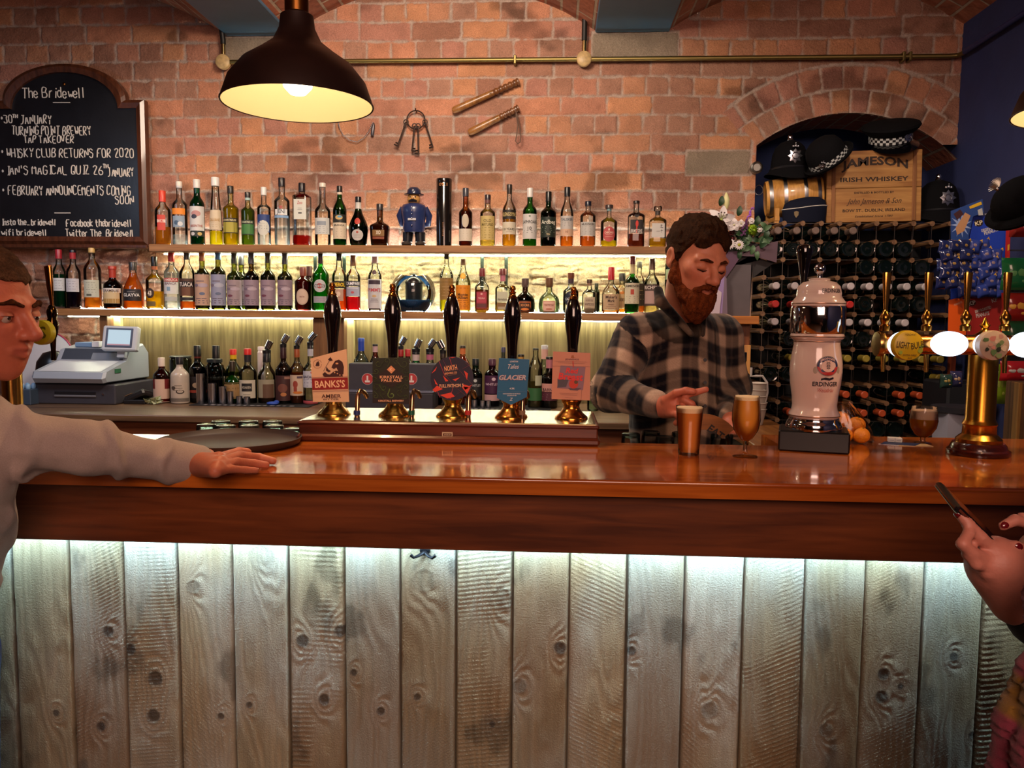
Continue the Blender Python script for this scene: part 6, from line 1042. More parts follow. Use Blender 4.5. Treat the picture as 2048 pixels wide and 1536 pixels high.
# ================================================================== shelf ornaments, wine rack, alcove, bouquet, snacks
def ornaments():
    o = np.array([P(828, 490, 4.09)[0], 4.09, USH]); s = mpp(828, 450, 4.09); t = thing('policeman_figurine', 'small pottery policeman figurine in blue uniform and helmet on the upper shelf', 'figurine', o); z = lambda y: (490-y)*s; nv, sk, bk = mat('#23305c', .35, coat=.3), mat('#b8894c', .4, coat=.3), mat('#16161c', .35)
    b = MB(); b.lathe([(20*s, z(462)), (22*s, z(455)), (22*s, z(440)), (25*s, z(425)), (26*s, z(415)), (22*s, z(408)), (10*s, z(404))], nv, seg=24)
    for sx in (-1, 1): b.tube([(sx*12*s, 0, z(462)), (sx*13*s, 0, z(480))], [11*s, 10*s], bk, 14); b.tube([(sx*22*s, 0, z(413)), (sx*30*s, .01, z(428)), (sx*27*s, .03, z(444)), (sx*10*s, .05, z(446))], [6*s, 6.5*s, 6*s, 5*s], nv, 12)
    b.build('uniform', t)
    for sx in (-1, 1): b = MB(); b.ball((sx*14*s, -6*s, 5*s), (11*s, 15*s, 6*s), mat('#3a3430', .35), 16); b.build('boot', t)
    b = MB(); b.ball((0, -2*s, z(396)), (13*s, 13*s, 13*s), sk, 20); b.ball((0, -15*s, z(396)), (3*s, 4*s, 3.4*s), sk, 10); b.build('head', t)
    b = MB(); b.tube([(-8*s, -13*s, z(401)), (0, -16*s, z(399.5)), (8*s, -13*s, z(401))], [1.5*s, 3*s, 1.5*s], bk, 8); b.ball((-5*s, -14*s, z(393)), 1.6*s, bk, 8); b.ball((5*s, -14*s, z(393)), 1.6*s, bk, 8); b.build('moustache', t)
    b = MB(); b.lathe([(19*s, z(388)), (20*s, z(386.5)), (14*s, z(385)), (13*s, z(378)), (8*s, z(373)), (0, z(372))], mat('#1c2844', .3, coat=.4), seg=24); b.ball((0, -13.5*s, z(381)), (3*s, 2*s, 4*s), CHROME, 10); b.build('helmet', t)
    b = MB()
    for y in (414, 421, 428, 436, 450): b.ball((0, -24.5*s, z(y)), 1.5*s, CHROME, 8)
    b.box(-8*s, 8*s, -24*s, -21*s, z(440), z(436), mat('#b8b8c0', .3)); b.build('buttons', t)
    o = np.array([P(888, 490, 4.08)[0], 4.08, USH]); t = thing('whisky_tube', 'tall glossy black cylinder gift tube marked 09.1 in copper', 'gift tube', o); r = 15.5*s; h = 133*s; b = MB(); b.lathe([(r, 0), (r, h*.93), (r*.985, h*.935), (r*.985, h*.94), (r, h*.945), (r, h-.002), (r*.97, h)], mat('#14100e', .16, coat=.6), seg=36); b.build('tube', t)
    b = MB(); cu = mat('#b87a4c', .4, .3); b.text('09.1', (0, -r, h*.905), cu, w=r*1.1, h=.016, bend=((0, 0), r), lift=.0008, bold=.02)
    for k in range(7): b.text('OCTOMORE'[k], (0, -r, h*(.34-.03*k)), cu, h=.006, w=.005, bend=((0, 0), r), lift=.0008)
    b.build('lettering', t)
    o = np.array([P(826, 628, 4.08)[0], 4.08, LSH]); t = thing('fish_bowl', 'round glass bowl of blue sand on the lower shelf', 'bowl', o); R = 45*s; pr = [(R*.52, 0), (R*.6, .004)]+[(R*sin(a), R*.86-R*cos(a)) for a in np.linspace(.62, 2.45, 16)]+[(R*.66, R*1.66)]; b = MB(); b.lathe(pr, glass('#f0f6f4', .02, .95), seg=40, cap=(True, False)); b.build('glass', t)
    zz, rr = [q[1] for q in pr], [q[0] for q in pr]; b = MB(); b.lathe([(np.interp(v, zz, rr)-.003, v) for v in np.linspace(.004, R*.52, 8)]+[(R*.4, R*.46), (0, R*.44)], mat('#2c74bc', .85, noise=.3, nscale=200, bump=.3, bscale=300), seg=36); b.build('blue_sand', t)
    t = thing('mini_cauldron', 'little black lidded pot sitting on the blue sand in the bowl', 'pot', (o[0]+.005, o[1], LSH+R*.45)); q = R/45; b = MB(); b.lathe([(16*q, -.006), (17*q, 3*q), (17.5*q, 30*q), (17*q, 36*q)], mat('#1a1c20', .3), seg=28); b.build('pot', t); b = MB(); b.lathe([(18*q, 36*q), (18*q, 39*q), (13*q, 46*q), (5*q, 50*q), (2.5*q, 51*q), (3.5*q, 54*q), (0, 57*q)], mat('#1a1c20', .25), seg=28); b.build('lid', t)
ornaments()
RY = 3.955
def rack():
    cols = [1488+36.6*k for k in range(12)]; rows = [447, 484, 520, 556, 593, 629, 664, 699, 735, 771, 806, 842, 878]
    X = [P(c, 640, RY)[0] for c in cols]; Z = [P(1700, r, RY)[2] for r in rows]+[P(1700, 878, RY)[2]-.094*k for k in range(1, 4)]; t = thing('wine_rack', 'tall wood and metal wine rack filling the arched alcove', 'wine rack', (0, 0, 0)); m = metal('#6c645e', .4); b = MB()
    wd = wood('#5a3c26', '#84603e', 'y', 8, .6)
    for y in (RY, RY+.215):
        for x in X: b.box(x-.0012, x+.0012, y, y+.004, Z[-1], Z[0], m)
        for z in Z: b.box(X[0], X[-1], y, y+.004, z-.0012, z+.0012, m)
    b.build('metal_mesh', t); b = MB(); b.box(X[1]-.01, X[-1], RY+.300, RY+.306, Z[-1], Z[0]+.0, mat('#060608', .9)); b.build('shade_sheet', t); b = MB(); d = .0125; q = .009  # black sheet added to keep the depth of the rack dark
    for i, x in enumerate(X):
        for j, z in enumerate(Z): b.prism([(x-d, z), (x-q, z-q), (x, z-d), (x+q, z-q), (x+d, z), (x+q, z+q), (x, z+d), (x-q, z+q)], .23, wd, o=(0, RY-.004, 0))
    b.build('wooden_lattice', t)
    for x0, x1, y0 in ((X[-1]+.012, X[-1]+.036, RY-.05),): b = MB(); b.box(x0, x1, y0, y0+.03, .0, P(1887, 570, RY)[2], wood('#5c2412', '#8a3c1c', 'z', 5, .45)); b.build('side_post', t)
    for x in (X[0], X[5], X[-1]): b = MB(); b.box(x-.012, x+.012, RY, RY+.22, 0, Z[-1], wd); b.build('foot', t)
    return X, Z
RX, RZ = rack()
def rack_bottles():
    pr = [(0, 0), (.02, .004), (.034, 0), (.0372, .006), (.0372, .17), (.034, .19), (.022, .212), (.0145, .232), (.0145, .262)]; cap = [(.0165, .242), (.0165, .302), (.0178, .304), (.0178, .314), (.014, .318), (0, .318)]; dk = mat('#0a1210', .08, coat=.6, spec=.8); protos = {}; Rm = rotm('x', pi/2)
    def proto(c):
        if c not in protos:
            t = thing('wine_bottle', 'x', 'wine bottle', (0, 0, -50)); b = MB(); b.lathe(pr, dk, R=Rm, c=(0, .312, 0), seg=20); b.build('bottle_body', t); b = MB(); b.lathe(cap, mat(c, .45, name='capsule'), R=Rm, c=(0, .312, 0), seg=18); b.build('capsule', t); protos[c] = t
        return protos[c]
    WH, RD, GD, OR, GY = '#b8aeb0', '#b02420', '#8c7a2c', '#a84420', '#6a5850'; D = [('top', GY, 0, (1548, 1583, 1617, 1653, 1692)), ('fourth', WH, 3, (1538, 1585, 1690, 1724, 1762, 1803, 1836)), ('fifth', RD, 4, (1545, 1582, 1691)), ('sixth', WH, 5, (1543, 1573, 1689, 1718, 1753, 1796)), ('eighth', GD, 7, (1571, 1683, 1716, 1754, 1791, 1828, 1866)), ('ninth', GD, 8, (1864,)), ('tenth', OR, 9, (1674, 1711, 1785, 1822, 1866)), ('eleventh', OR, 10, (1566, 1710, 1746, 1780, 1816))]
    N = ['first', 'second', 'third', 'fourth', 'fifth', 'sixth', 'seventh', 'eighth']; cn = {WH: 'white', RD: 'bright red', GD: 'gold', OR: 'orange-red', GY: 'dull bronze'}; used = set()
    def put(c, x, z, rz, lab, back=False):
        p = proto(c); o = p if p['label'] == 'x' else copy_tree(p); o['label'] = lab; o['group'] = 'wine bottles in the rack'
        o.location = (x, (RY+.29 if back else RY-.062), z); o.rotation_euler = (radians(0), 0, (pi if back else 0)+rz)
    for rn, c, r, xs in D:
        for i, px in enumerate(xs):
            py = [472, 0, 0, 577, 611, 650, 0, 726, 763, 796, 831][r]; q = P(px, py, RY-.03); k = int(np.argmin([abs((a+b_)/2-q[0]+.008) for a, b_ in zip(RX[:-1], RX[1:])])); k += (k, r) in used; x = (RX[k]+RX[k+1])/2; used.add((k, r)); z = RZ[r+1]+.0125+.0375
            put(c, x, z-.004, 0, 'wine bottle with %s capsule, %s from the tower side in the %s rack row' % (cn[c], N[i], rn) if r in (3, 5, 7) else 'wine bottle with %s capsule pointing out, %s along the %s rack row' % (cn[c], N[i], rn))
    n = 0
    for r, ks in ((1, range(1, 9)), (2, (6, 7, 8, 9)), (4, (5, 6, 8, 9)), (6, (2, 5, 6, 8)), (8, (1, 2)), (11, (4, 6, 7, 8))):
        for k in ks:
            if (k, r) in used: continue
            put(GY, (RX[k]+RX[k+1])/2, RZ[r+1]+.05, 0, 'dark bottle lying base outward in the %s rack row, column %s' % ({1: 'second', 2: 'third', 4: 'fifth', 6: 'seventh', 8: 'ninth', 11: 'twelfth'}[r], ['one', 'two', 'three', 'four', 'five', 'six', 'seven', 'eight', 'nine', 'ten'][k]), True)
rack_bottles()
RT = RZ[0]+.013
FELT = mat('#08080b', .9, bump=.15, bscale=300, spec=.12, name='felt')
def badge_star(t, c, r, nrm=(0, -1, 0)):
    n = np.array(nrm, float); n /= np.linalg.norm(n); ux = np.cross([0, 0, 1.], n)*-1; ux = np.cross(n, [0, 0, 1.])*-1; ux = np.array([1, 0, 0.])-n*n[0]; ux /= np.linalg.norm(ux); uz = np.cross(n, ux)*-1; uz = uz if uz[2] > 0 else -uz
    b = MB(); m = metal('#b4b8c0', .28); pts = [(r*(1 if i % 2 == 0 else .68)*sin(pi*i/8), r*(1 if i % 2 == 0 else .68)*cos(pi*i/8)) for i in range(16)]; V = [np.array(c)+ux*x+uz*y for x, y in pts]+[np.array(c)+n*r*.22]
    b.add(V, [[i, 16, (i+1) % 16] for i in range(16)], m); C_ = np.array(c)+n*r*.2; b.tube([C_+ux*.42*r*cos(a)+uz*.42*r*sin(a) for a in np.linspace(0, 2*pi, 17)[:-1]], r*.07, CHROME, 6, closed=True)
    top = np.array(c)+uz*r*1.25+n*.002
    for dx in (-.32, 0, .32): b.ball(top+ux*r*dx+uz*r*(.1 if dx == 0 else 0), r*.17, m, 8)
    b.box(*[v for k in range(3) for v in (top[k]-[.42*r, .003, .08*r][k]-uz[k]*.0, top[k]+[.42*r, .003, .08*r][k])], m); b.ball(top+uz*r*.42, r*.10, m, 8); b.build('badge', t)
def helmet(lab, px, py, Y, z, k=1.0):
    o = np.array([P(px, py, Y)[0], Y, z]); t = thing('police_helmet', lab, 'police helmet', o); b = MB(); pr = [(.118, .004), (.120, .0), (.100, .016), (.090, .030), (.088, .06), (.083, .10), (.070, .135), (.048, .158), (.018, .170), (0, .171)]; b.lathe([(r*k, h*k) for r, h in pr], FELT, seg=40, cap=(False, True)); V = b.v[-1]; fr = np.clip(-V[:, 1]/(.118*k), 0, 1); rim = sst(.088*k, .12*k, np.hypot(V[:, 0], V[:, 1])); V[:, 2] -= .035*k*fr**2*rim; V[:, 1] *= 1.12; b.build('shell', t)
    b = MB(); b.tube([(.091*k*sin(a), -.091*k*1.12*cos(a), .027*k) for a in np.linspace(0, 2*pi, 33)[:-1]], .006*k, mat('#15151a', .35), 8, closed=True); b.build('band', t)
    b = MB(); b.lathe([(.016*k, .168*k), (.018*k, .174*k), (.012*k, .180*k), (.014*k, .188*k), (.010*k, .197*k), (0, .200*k)], CHROME, seg=18); b.build('finial', t); badge_star(t, (0, -.100*k, .078*k), .036*k); return t
def checks(t, R, z0, z1, Rm, c, n=44, ey=1.0):
    for nm, col, par in (('check_band', '#0c0c10', 1), ('white_check', '#b4b8b8', 0)):
        b = MB(); V = []
        for j in range(4):
            for i in range(n): a = 2*pi*i/n; rr = R*(1.002 if par else 1.012); V.append((rr*sin(a), -rr*ey*cos(a), z0+(z1-z0)*j/3))
        F_ = [(j*n+i, j*n+(i+1) % n, (j+1)*n+(i+1) % n, (j+1)*n+i) for j in range(3) for i in range(n) if par or (i+j) % 2 == 0]; b.add(np.array(V)@Rm.T+c, F_, mat(col, .5)); b.build(nm, t)
def alcove_things():
    o = np.array([P(1586, 392, 4.17)[0], 4.17, P(1586, 393, 4.17)[2]]); t = thing('oak_keg', 'small pale oak keg with steel hoops on a wooden cradle over the rack', 'keg', (o[0], 4.17, RT)); zc = o[2]-RT; L_ = .135; R = rotm('z', radians(-8))@rotm('y', radians(90-4)); wd = wood('#a87434', '#cc9a50', 'z', 7, .4, .3)
    rad = lambda x: .102-.018*(x/L_)**2; b = MB(); b.lathe([(.07, -L_+.008), (.082, -L_+.008), (rad(L_), -L_)]+[(rad(x), x) for x in np.linspace(-L_, L_, 13)[1:-1]]+[(rad(L_), L_), (.082, L_-.008), (.0, L_-.008)], wd, R=R, c=(0, 0, zc), seg=36); b.build('staves', t)
    for x in (-.112, -.045, .05, .115): b = MB(); b.lathe([(rad(x-.009)+.0015, x-.009), (rad(x)+.002, x), (rad(x+.009)+.0015, x+.009)], metal('#a8a8ac', .35), R=R, c=(0, 0, zc), seg=36, cap=(False, False)); b.build('hoop', t)
    for x in (-.10, .09):
        b = MB(); b.box(x-.012, x+.012, -.10, .09, .012, .035, wd, .002); b.box(x-.011, x+.011, -.096, -.074, 0, .075, wd, .002); b.box(x-.011, x+.011, .066, .088, 0, .075, wd, .002); b.build('cradle', t)
    helmet('black police helmet with silver star badge perched on top of the oak keg', 1578, 345, 4.16, P(1578, 351, 4.16)[2])
    helmet('black police helmet in shadow on the rack beside the whiskey crate', 1873, 440, 4.14, RT+.036, 1.08)
    o = np.array([P(1608, 440, 4.045)[0], 4.045, RT]); t = thing('garrison_cap', 'navy police cap with white piping before the oak keg', 'cap', o); nv = mat('#0e1222', .85, spec=.15); b = MB(); b.lathe([(.100, 0), (.106, .04), (.107, .068), (.098, .098), (.07, .116), (.03, .122), (0, .122)], nv, seg=36); b.v[-1][:, 1] *= .42; b.v[-1][:, 2] += .010*np.sin(b.v[-1][:, 0]*14)*(b.v[-1][:, 2] > .05); b.build('crown', t)
    b = MB(); b.tube([(.109*sin(a), -.109*.42*cos(a), .072+.010*sin(.109*sin(a)*14)) for a in np.linspace(0, 2*pi, 33)[:-1]], .0022, mat('#c4c0bc', .5), 6, closed=True); b.build('piping', t); b = MB(); b.prism([(-.011, .012), (0, .016), (.011, .012), (.010, -.004), (0, -.017), (-.010, -.004)], .003, mat('#8a7a5c', .35, .6), o=(-.05, -.0425, .036)); b.build('badge', t)
    # bowler with chequered band
    c = P(1653, 311, 4.0); t = thing('bowler_hat', 'black policewoman bowler hat with chequered band leaning on the whiskey crate', 'bowler hat', (c[0], 4.0, RT)); Rm = frame(np.array([-.60, -.34, .72])); cc = np.array([0, 0, c[2]-RT])-Rm[:, 2]*.03
    b = MB(); b.lathe([(.094, .0), (.093, .03), (.090, .060), (.077, .092), (.052, .110), (.02, .117), (0, .118)], FELT, R=Rm, c=cc, seg=40, cap=(False, True)); b.build('crown', t); b = MB(); b.lathe([(.092, .004), (.108, 0), (.119, .004), (.124, .015), (.121, .017), (.116, .008), (.110, .005), (.092, .010)], FELT, R=Rm, c=cc, seg=48, cap=(False, False)); b.build('brim', t); checks(t, .0945, .005, .034, Rm, cc); nn = Rm@np.array([.35, -.93, 0]); q = Rm@np.array([.09*.35, -.09*.98, .025])+cc; badge_star(t, q+nn*.004, .022, nn)
    # crate
    yc = 4.06; p0, p1, p2 = P(1653, 439, yc), P(1826, 441, yc), P(1659, 306, yc); w, h = .452, .345; t = thing('whiskey_crate', 'pale wooden whiskey crate with black lettering standing on the wine rack', 'crate', (p0[0], yc, RT)); wd = wood('#8a5a2c', '#b88a4c', 'x', 4, .55, 0, 12); R = rotm('y', radians(-1.5)); c0 = np.zeros(3)
    b = MB(); b.box(0, w, 0, .014, .002, h*.48, wd, .002, R, c0); b.box(0, w, 0, .014, h*.484, h, wd, .002, R, c0); b.box(.004, w-.004, .012, .2, .004, h-.006, wd, .002, R, c0); b.build('planks', t)
    for x in (.022, w-.045): b = MB(); b.box(x, x+.018, -.006, .002, .004, h-.002, wood('#6a4020', '#8a5a30', 'z', 5, .6), .002, R, c0); b.build('batten', t)
    b = MB(); ux, uz = R@np.array([1, 0, 0.]), R@np.array([0, 0, 1.]); k = mat('#2c1c12', .7); put = lambda tx, y, ww, hh, bold=.015, sh=0, arc=None: b.text(tx, ux*w*.5+uz*h*y+np.array([0, -.001, 0]), k, w=ww, h=hh, ux=ux, uz=uz, bold=bold, shear=sh, arc=arc)
    put('JAMESON', .775, w*.70, .055, .035, 0, .022); put('IRISH WHISKEY', .60, w*.72, .022, .025); put('DISTILLED & BOTTLED BY', .415, w*.42, .010, .02); put('John Jameson & Son', .285, w*.58, .035, 0, .45); put('BOW ST., DUBLIN, IRELAND', .165, w*.66, .017, .02); put('Established Since 1780', .085, w*.40, .010, 0, .3); b.build('lettering', t)
    # peaked cap on the crate
    c = P(1783, 300, 4.10); t = thing('peaked_cap', 'black police peaked cap with chequered band lying on the whiskey crate', 'peaked cap', (c[0], 4.10, RT+h+.030)); Rm = frame(np.array([-.06, -.38, .92])); Rm = np.stack([np.array([1, 0, 0.])-Rm[:, 2]*Rm[0, 2], np.cross(Rm[:, 2], np.array([1, 0, 0.])-Rm[:, 2]*Rm[0, 2]), Rm[:, 2]], 1); Rm = rotm('y', radians(-6))@Rm; cc = np.array([0, 0.02, .030])
    b = MB(); b.lathe([(.098, .036), (.128, .062), (.136, .074), (.130, .084), (.09, .092), (0, .096)], FELT, R=Rm, c=cc, seg=44, cap=(False, True)); b.build('crown', t); b = MB(); b.lathe([(.094, 0), (.099, .04)], FELT, R=Rm, c=cc, seg=40, cap=(False, False)); b.build('inner_band', t); checks(t, .099, .005, .040, Rm, cc)
    b = MB(); A = np.linspace(-1.15, 1.15, 17); V = []
    for f in (0, .5, 1): V += [Rm@np.array([(.098+.045*f*cos(a)**.6)*sin(a), -(.098+.062*f*cos(a)**.6)*cos(a), .004-.030*f*cos(a)]) for a in A]
    b.add(np.array(V)+cc, [[j*17+i, (j+1)*17+i, (j+1)*17+i+1, j*17+i+1] for j in range(2) for i in range(16)], mat('#07070a', .1, coat=1), True); b.build('peak', t); badge_star(t, Rm@np.array([.045, -.098, .034])+cc, .024, Rm@np.array([.35, -.93, .1]))
    c = P(1512, 336, 4.16); t = thing('pewter_flask', 'round pewter flask lid fixed at the alcove edge beside the keg', 'flask', c); b = MB(); b.lathe([(.026, -.02), (.030, 0), (.030, .018), (.022, .024), (.018, .019), (0, .019)], metal('#8a8680', .35), R=rotm('x', pi/2), seg=28); b.build('lid', t)
    c = P(1518, 380, 4.16); t = thing('wire_ring', 'thin wire ring hanging below the pewter lid at the alcove edge', 'ring', c); b = MB(); b.tube([(.02*cos(a), .004*sin(2*a), .024*sin(a)) for a in np.linspace(0, 2*pi, 25)[:-1]], .0018, metal('#8a8a90', .3), 6, closed=True); b.build('ring', t); b = MB(); b.tube([(0, .03, .025), (0, -.002, .025)], .002, CHROME, 6); b.build('hook', t)
alcove_things()
def side_counter():
    x0, x1 = P(1425, 700, 3.6)[0], P(1519, 640, 3.55)[0]; zs = P(1480, 632, 3.55)[2]; t = thing('side_cabinet', 'orange wooden ledge and panel beside the wine rack', 'cabinet', (0, 0, 0)); wd = wood('#8a4c1c', '#b8742c', 'x', 5, .5); b = MB(); b.box(x0, x1, 3.55, 4.0, zs-.036, zs, wd, .003); b.build('ledge', t); xr = P(1499, 700, 3.6)[0]
    b = MB(); b.box(x0, xr, 3.60, 4.0, CTZ, zs-.036, wood('#5c2c10', '#7c4418', 'z', 5, .5), .002); b.build('panel', t); b = MB(); b.box(P(1448, 700, 3.59)[0], xr, 3.575, 3.60, CTZ, P(1480, 690, 3.58)[2], wood('#a8703c', '#c8904c', 'z', 5, .5), .002); b.build('chopping_board', t); b = MB(); b.box(x0, xr, 3.60, 4.0, 0, CTZ-.03, mat('#2c1a10', .7)); b.build('carcass', t)
    xa = P(1441, 838, 3.4)[0]+.004; t = thing('side_counter', 'brown wooden side counter running from the cups to the wine rack', 'counter', (0, 0, 0)); b = MB(); b.box(xa, P(1590, 850, 3.2)[0], 2.68, 3.57, CTZ-.03, CTZ, wood('#6a3a18', '#94602c', 'y', 5, .4), .003); b.build('worktop', t); b = MB(); b.box(xa+.02, P(1580, 850, 3.2)[0], 2.72, 3.55, 0, CTZ-.03, mat('#2c1a10', .7)); b.build('carcass', t)
    for lab, px in (('dark wine bottle with white label behind the barman sleeve', 1455), ('dark wine bottle with white label and round red print by the cups', 1480)): bottle(lab, px, 704, 38, g='#2c3430', cap=('#101216', 722), sh=(737, 758), nw=16, fill=(735, '#07080a', .95), z=CTZ, Y=3.47, group='wine bottles by the cups', labels=[(764, 800, '#a89c9c', [('o', 0, .62, .35, .32, '#6a343c'), ('r', -.12, .12, 0, .2, '#2c2c34')], 64)])
    o = P(1511, 832, 3.38); m = mat('#b8aca0', .6); s = mpp(1511, 790, 3.38)
    for k in range(5):
        t = thing('paper_cup', 'white paper cup, %s of the nested stack' % ['lowest', 'second from the bottom', 'middle one', 'second from the top', 'topmost'][k], 'cup', (o[0]+.002*(k % 2), 3.38, CTZ+k*13*s), group='stacked paper cups'); b = MB(); r0, r1, h = 14*s, 20.5*s, 32*s; b.lathe([(0, .001), (r0, .001), (r1, h-.002), (r1+.003, h), (r1, h+.0015), (r1-.002, h-.001), (r0-.001, .004)], m, seg=28); b.build('cup', t)
    t = thing('white_cable', 'white cable looping beside the stacked paper cups', 'cable', (o[0], 3.38, CTZ)); b = MB(); b.tube([(np.array(P(*q, 3.36))-np.array([o[0], 3.38, CTZ])) for q in ((1503, 735), (1502, 752), (1512, 752), (1525, 752), (1534, 765), (1535, 785), (1530, 805))], .005, mat('#b4aca8', .4), 8); b.build('wire', t)
    zl = zs; o = np.array([P(1470, 632, 3.62)[0], 3.66, zl]); t = thing('gift_bag', 'tall grey paper gift bag holding the bouquet on the wooden ledge', 'gift bag', o); gp = mat('#4c4448', .6, noise=.08, nscale=20); w = P(1500, 600, 3.62)[0]-P(1446, 600, 3.62)[0]; hh = P(1470, 530, 3.62)[2]-zl; b = MB(); V = [(x*w/2*(1 if z == 0 else 1.1), y, z) for z in (0, hh) for x, y in ((-1, -.06), (1, -.06), (1, .06), (0, .045), (-1, .06))]; b.add(V, [[i, (i+1) % 5, 5+(i+1) % 5, 5+i] for i in range(5)]+[[4, 3, 2, 1, 0]], gp); b.build('bag', t); b = MB(); b.box(w/2, w/2*1.09, -.06, -.055, 0, hh, mat('#8a7060', .6)); b.build('edge_fold', t)
    Yb = 3.58; o = np.array([P(1478, 520, 3.66)[0], 3.66, zl+hh*.8]); t = thing('bouquet', 'wrapped bouquet of white lilies, daisies and green and purple blooms', 'bouquet', o); wr = mat('#3c2c3c', .55, coat=.1); f = lambda x, y, Y=Yb: P(x, y, Y)-o; b = MB()
    for pts, c in (([(1440, 545), (1450, 505), (1490, 500), (1470, 530), (1445, 565)], '#4c3048'), ([(1478, 512), (1520, 490), (1556, 482), (1553, 525), (1510, 513)], '#4a3440'), ([(1440, 560), (1470, 528), (1500, 512), (1550, 525), (1520, 545), (1480, 575)], '#0e0a0e'), ([(1440, 500), (1480, 480), (1530, 490), (1520, 520), (1480, 530), (1445, 540)], '#140f14')):  # near-black inner sheets stand for tissue in shadow
        q = [f(x, y, Yb+(.03 if c[1:3] in ('0e', '14') else 0)) for x, y in pts]; n = len(q); b.add(q+[v+[0, .006, 0] for v in q], [list(range(n)), list(range(n, 2*n))[::-1]]+[[i, (i+1) % n, n+(i+1) % n, n+i] for i in range(n)], mat(c, .55))
    b.build('wrapping_paper', t)
    def petal(b, c, d, L_, w_, m, curl=.3, up=(0, -1, 0)):
        d = np.array(d, float); d /= np.linalg.norm(d); n = np.array(up, float); n = n-d*(n@d); n /= np.linalg.norm(n)+1e-9; sd = np.cross(d, n); V = []
        for i in range(6):
            u = i/5; ww = w_*(sin(pi*min(u*.93+.04, 1))**.7); cc = np.array(c)+d*L_*u-n*L_*curl*(u*u)+n*L_*.22*sin(pi*u)
            V += [cc-sd*ww, cc+n*ww*-.3, cc+sd*ww]
        b.add(V, [[i*3+k, i*3+k+1, i*3+k+4, i*3+k+3] for i in range(5) for k in range(2)], m, True)
    wht = mat('#c4bcbc', .55); s = mpp(1460, 460, Yb)
    def flower(nm, x, y, n, L_, w_, m, cm, cr, curl=.3, lab=None):
        b = MB(); c = f(x, y, Yb-.02)
        for i in range(n): a = 2*pi*i/n+.3; petal(b, c, (cos(a), -.25, sin(a)), L_*s, w_*s, m, curl)
        b.ball(c+[0, -.004, 0], (cr*s, cr*s*.7, cr*s), cm, 12); return b.build(nm, t, label=lab)
    fl = flower('lily', 1442, 440, 6, 27, 8, wht, mat('#8a9a3c', .5), 3, .5, 'white open lily'); b = MB()
    for i in range(5): a = .7+i*.5; c = f(1442, 440, Yb-.02); b.tube([c, c+np.array([12*s*cos(a), -.02, 14*s*sin(a)])], .0012, mat('#9aa86a', .5), 5); b.ball(c+np.array([12*s*cos(a), -.022, 14*s*sin(a)]), (.004, .002, .003), mat('#3a2024', .6), 6)
    b.build('stamens', fl)
    b = MB(); b.lathe([(.004, -.03), (.013, -.01), (.014, .01), (.006, .035), (0, .042)], mat('#c4c08a', .5), c=f(1453, 404), seg=12, R=rotm('y', -.05)); b.build('lily_bud', t)
    flower('small_white_flower', 1468, 450, 5, 13, 6, wht, mat('#b8b48a', .5), 2); flower('small_white_flower', 1482, 447, 5, 8, 4, wht, mat('#b8b48a', .5), 2); flower('small_white_flower', 1519, 459, 6, 6, 3.5, wht, wht, 3); flower('small_white_flower', 1503, 442, 5, 6, 4, wht, wht, 2)
    for x, y, r in ((1460, 488, 11), (1478, 490, 10)): flower('daisy', x, y, 14, r, 2, wht, mat('#8a8a1c', .6), 3.5, .1)
    b = MB(); c = f(1462, 473, Yb); rm = mat('#4c0c18', .7)
    for k in range(46): v = RNG.normal(size=3); v[1] = -abs(v[1]); v /= np.linalg.norm(v); petal(b, c+v*5*s, v, 8*s, 2.6*s, rm, .2, (.2, .3, 1))
    b.build('dark_red_bloom', t); b = MB(); c = f(1505, 462, Yb-.01); gm = mat('#7a9a14', .6); b.ball(c, 9*s, gm, 12)
    for k in range(70): v = RNG.normal(size=3); v[1] = -abs(v[1]); v /= np.linalg.norm(v); petal(b, c+v*6*s, v, 6.5*s, 1.8*s, gm, -.5, (.2, .3, 1))
    b.build('green_chrysanthemum', t); b = MB()
    for k in range(60): u = k/59; p = f(1484+22*u, 470-56*u, Yb-.015); v = RNG.normal(size=3); v /= np.linalg.norm(v); b.ball(p+v*(5-2.5*u)*s, np.array([2.4, 2, 3])*s*(1.1-.5*u), mat('#4c1c4c' if u < .5 else '#8a4cb0', .6), 6)
    b.build('purple_flower_spike', t); b = MB(); lf = mat('#1c3a20', .5)
    for k in range(54): x, y = RNG.uniform(1445, 1535), RNG.uniform(455, 505); petal(b, f(x, y, Yb+.005), (RNG.normal(), -.4, RNG.normal()+.3), 20*s, 5*s, lf if k % 3 else mat('#3c5a38', .5), .2)
    for x, y in ((1440, 412), (1476, 432), (1512, 452), (1530, 478), (1522, 495)): petal(b, f(x, y, Yb), (.2, -.2, 1), 20*s, 6*s, lf, .2)
    b.build('foliage', t)
    c = P(1446, 632, 3.56); t = thing('greeting_card', 'purple and white folded card standing on the ledge by the gift bag', 'card', (c[0], 3.57, zl)); g = lambda x, y: P(x, y, 3.57)-np.array([c[0], 3.57, zl]); q = [g(*v) for v in ((1430, 551), (1449, 551), (1444, 632), (1418, 632))]; b = MB(); b.prism([(v[0], max(v[2], 0)) for v in q], .002, mat('#8a74a4', .5)); b.build('card_front', t); q = [g(*v) for v in ((1426, 572), (1443, 585), (1438, 632), (1420, 632))]; b = MB(); b.prism([(v[0], max(v[2], 0)) for v in q], .002, mat('#b8a8b4', .5), o=(0, -.004, 0)); b.build('card_inner', t); q = [g(*v) for v in ((1449, 551), (1453, 556), (1455, 632), (1444, 632))]; b = MB(); b.prism([(v[0], max(v[2], 0)) for v in q], .03, mat('#6a5868', .5)); b.build('card_edge', t)
side_counter()
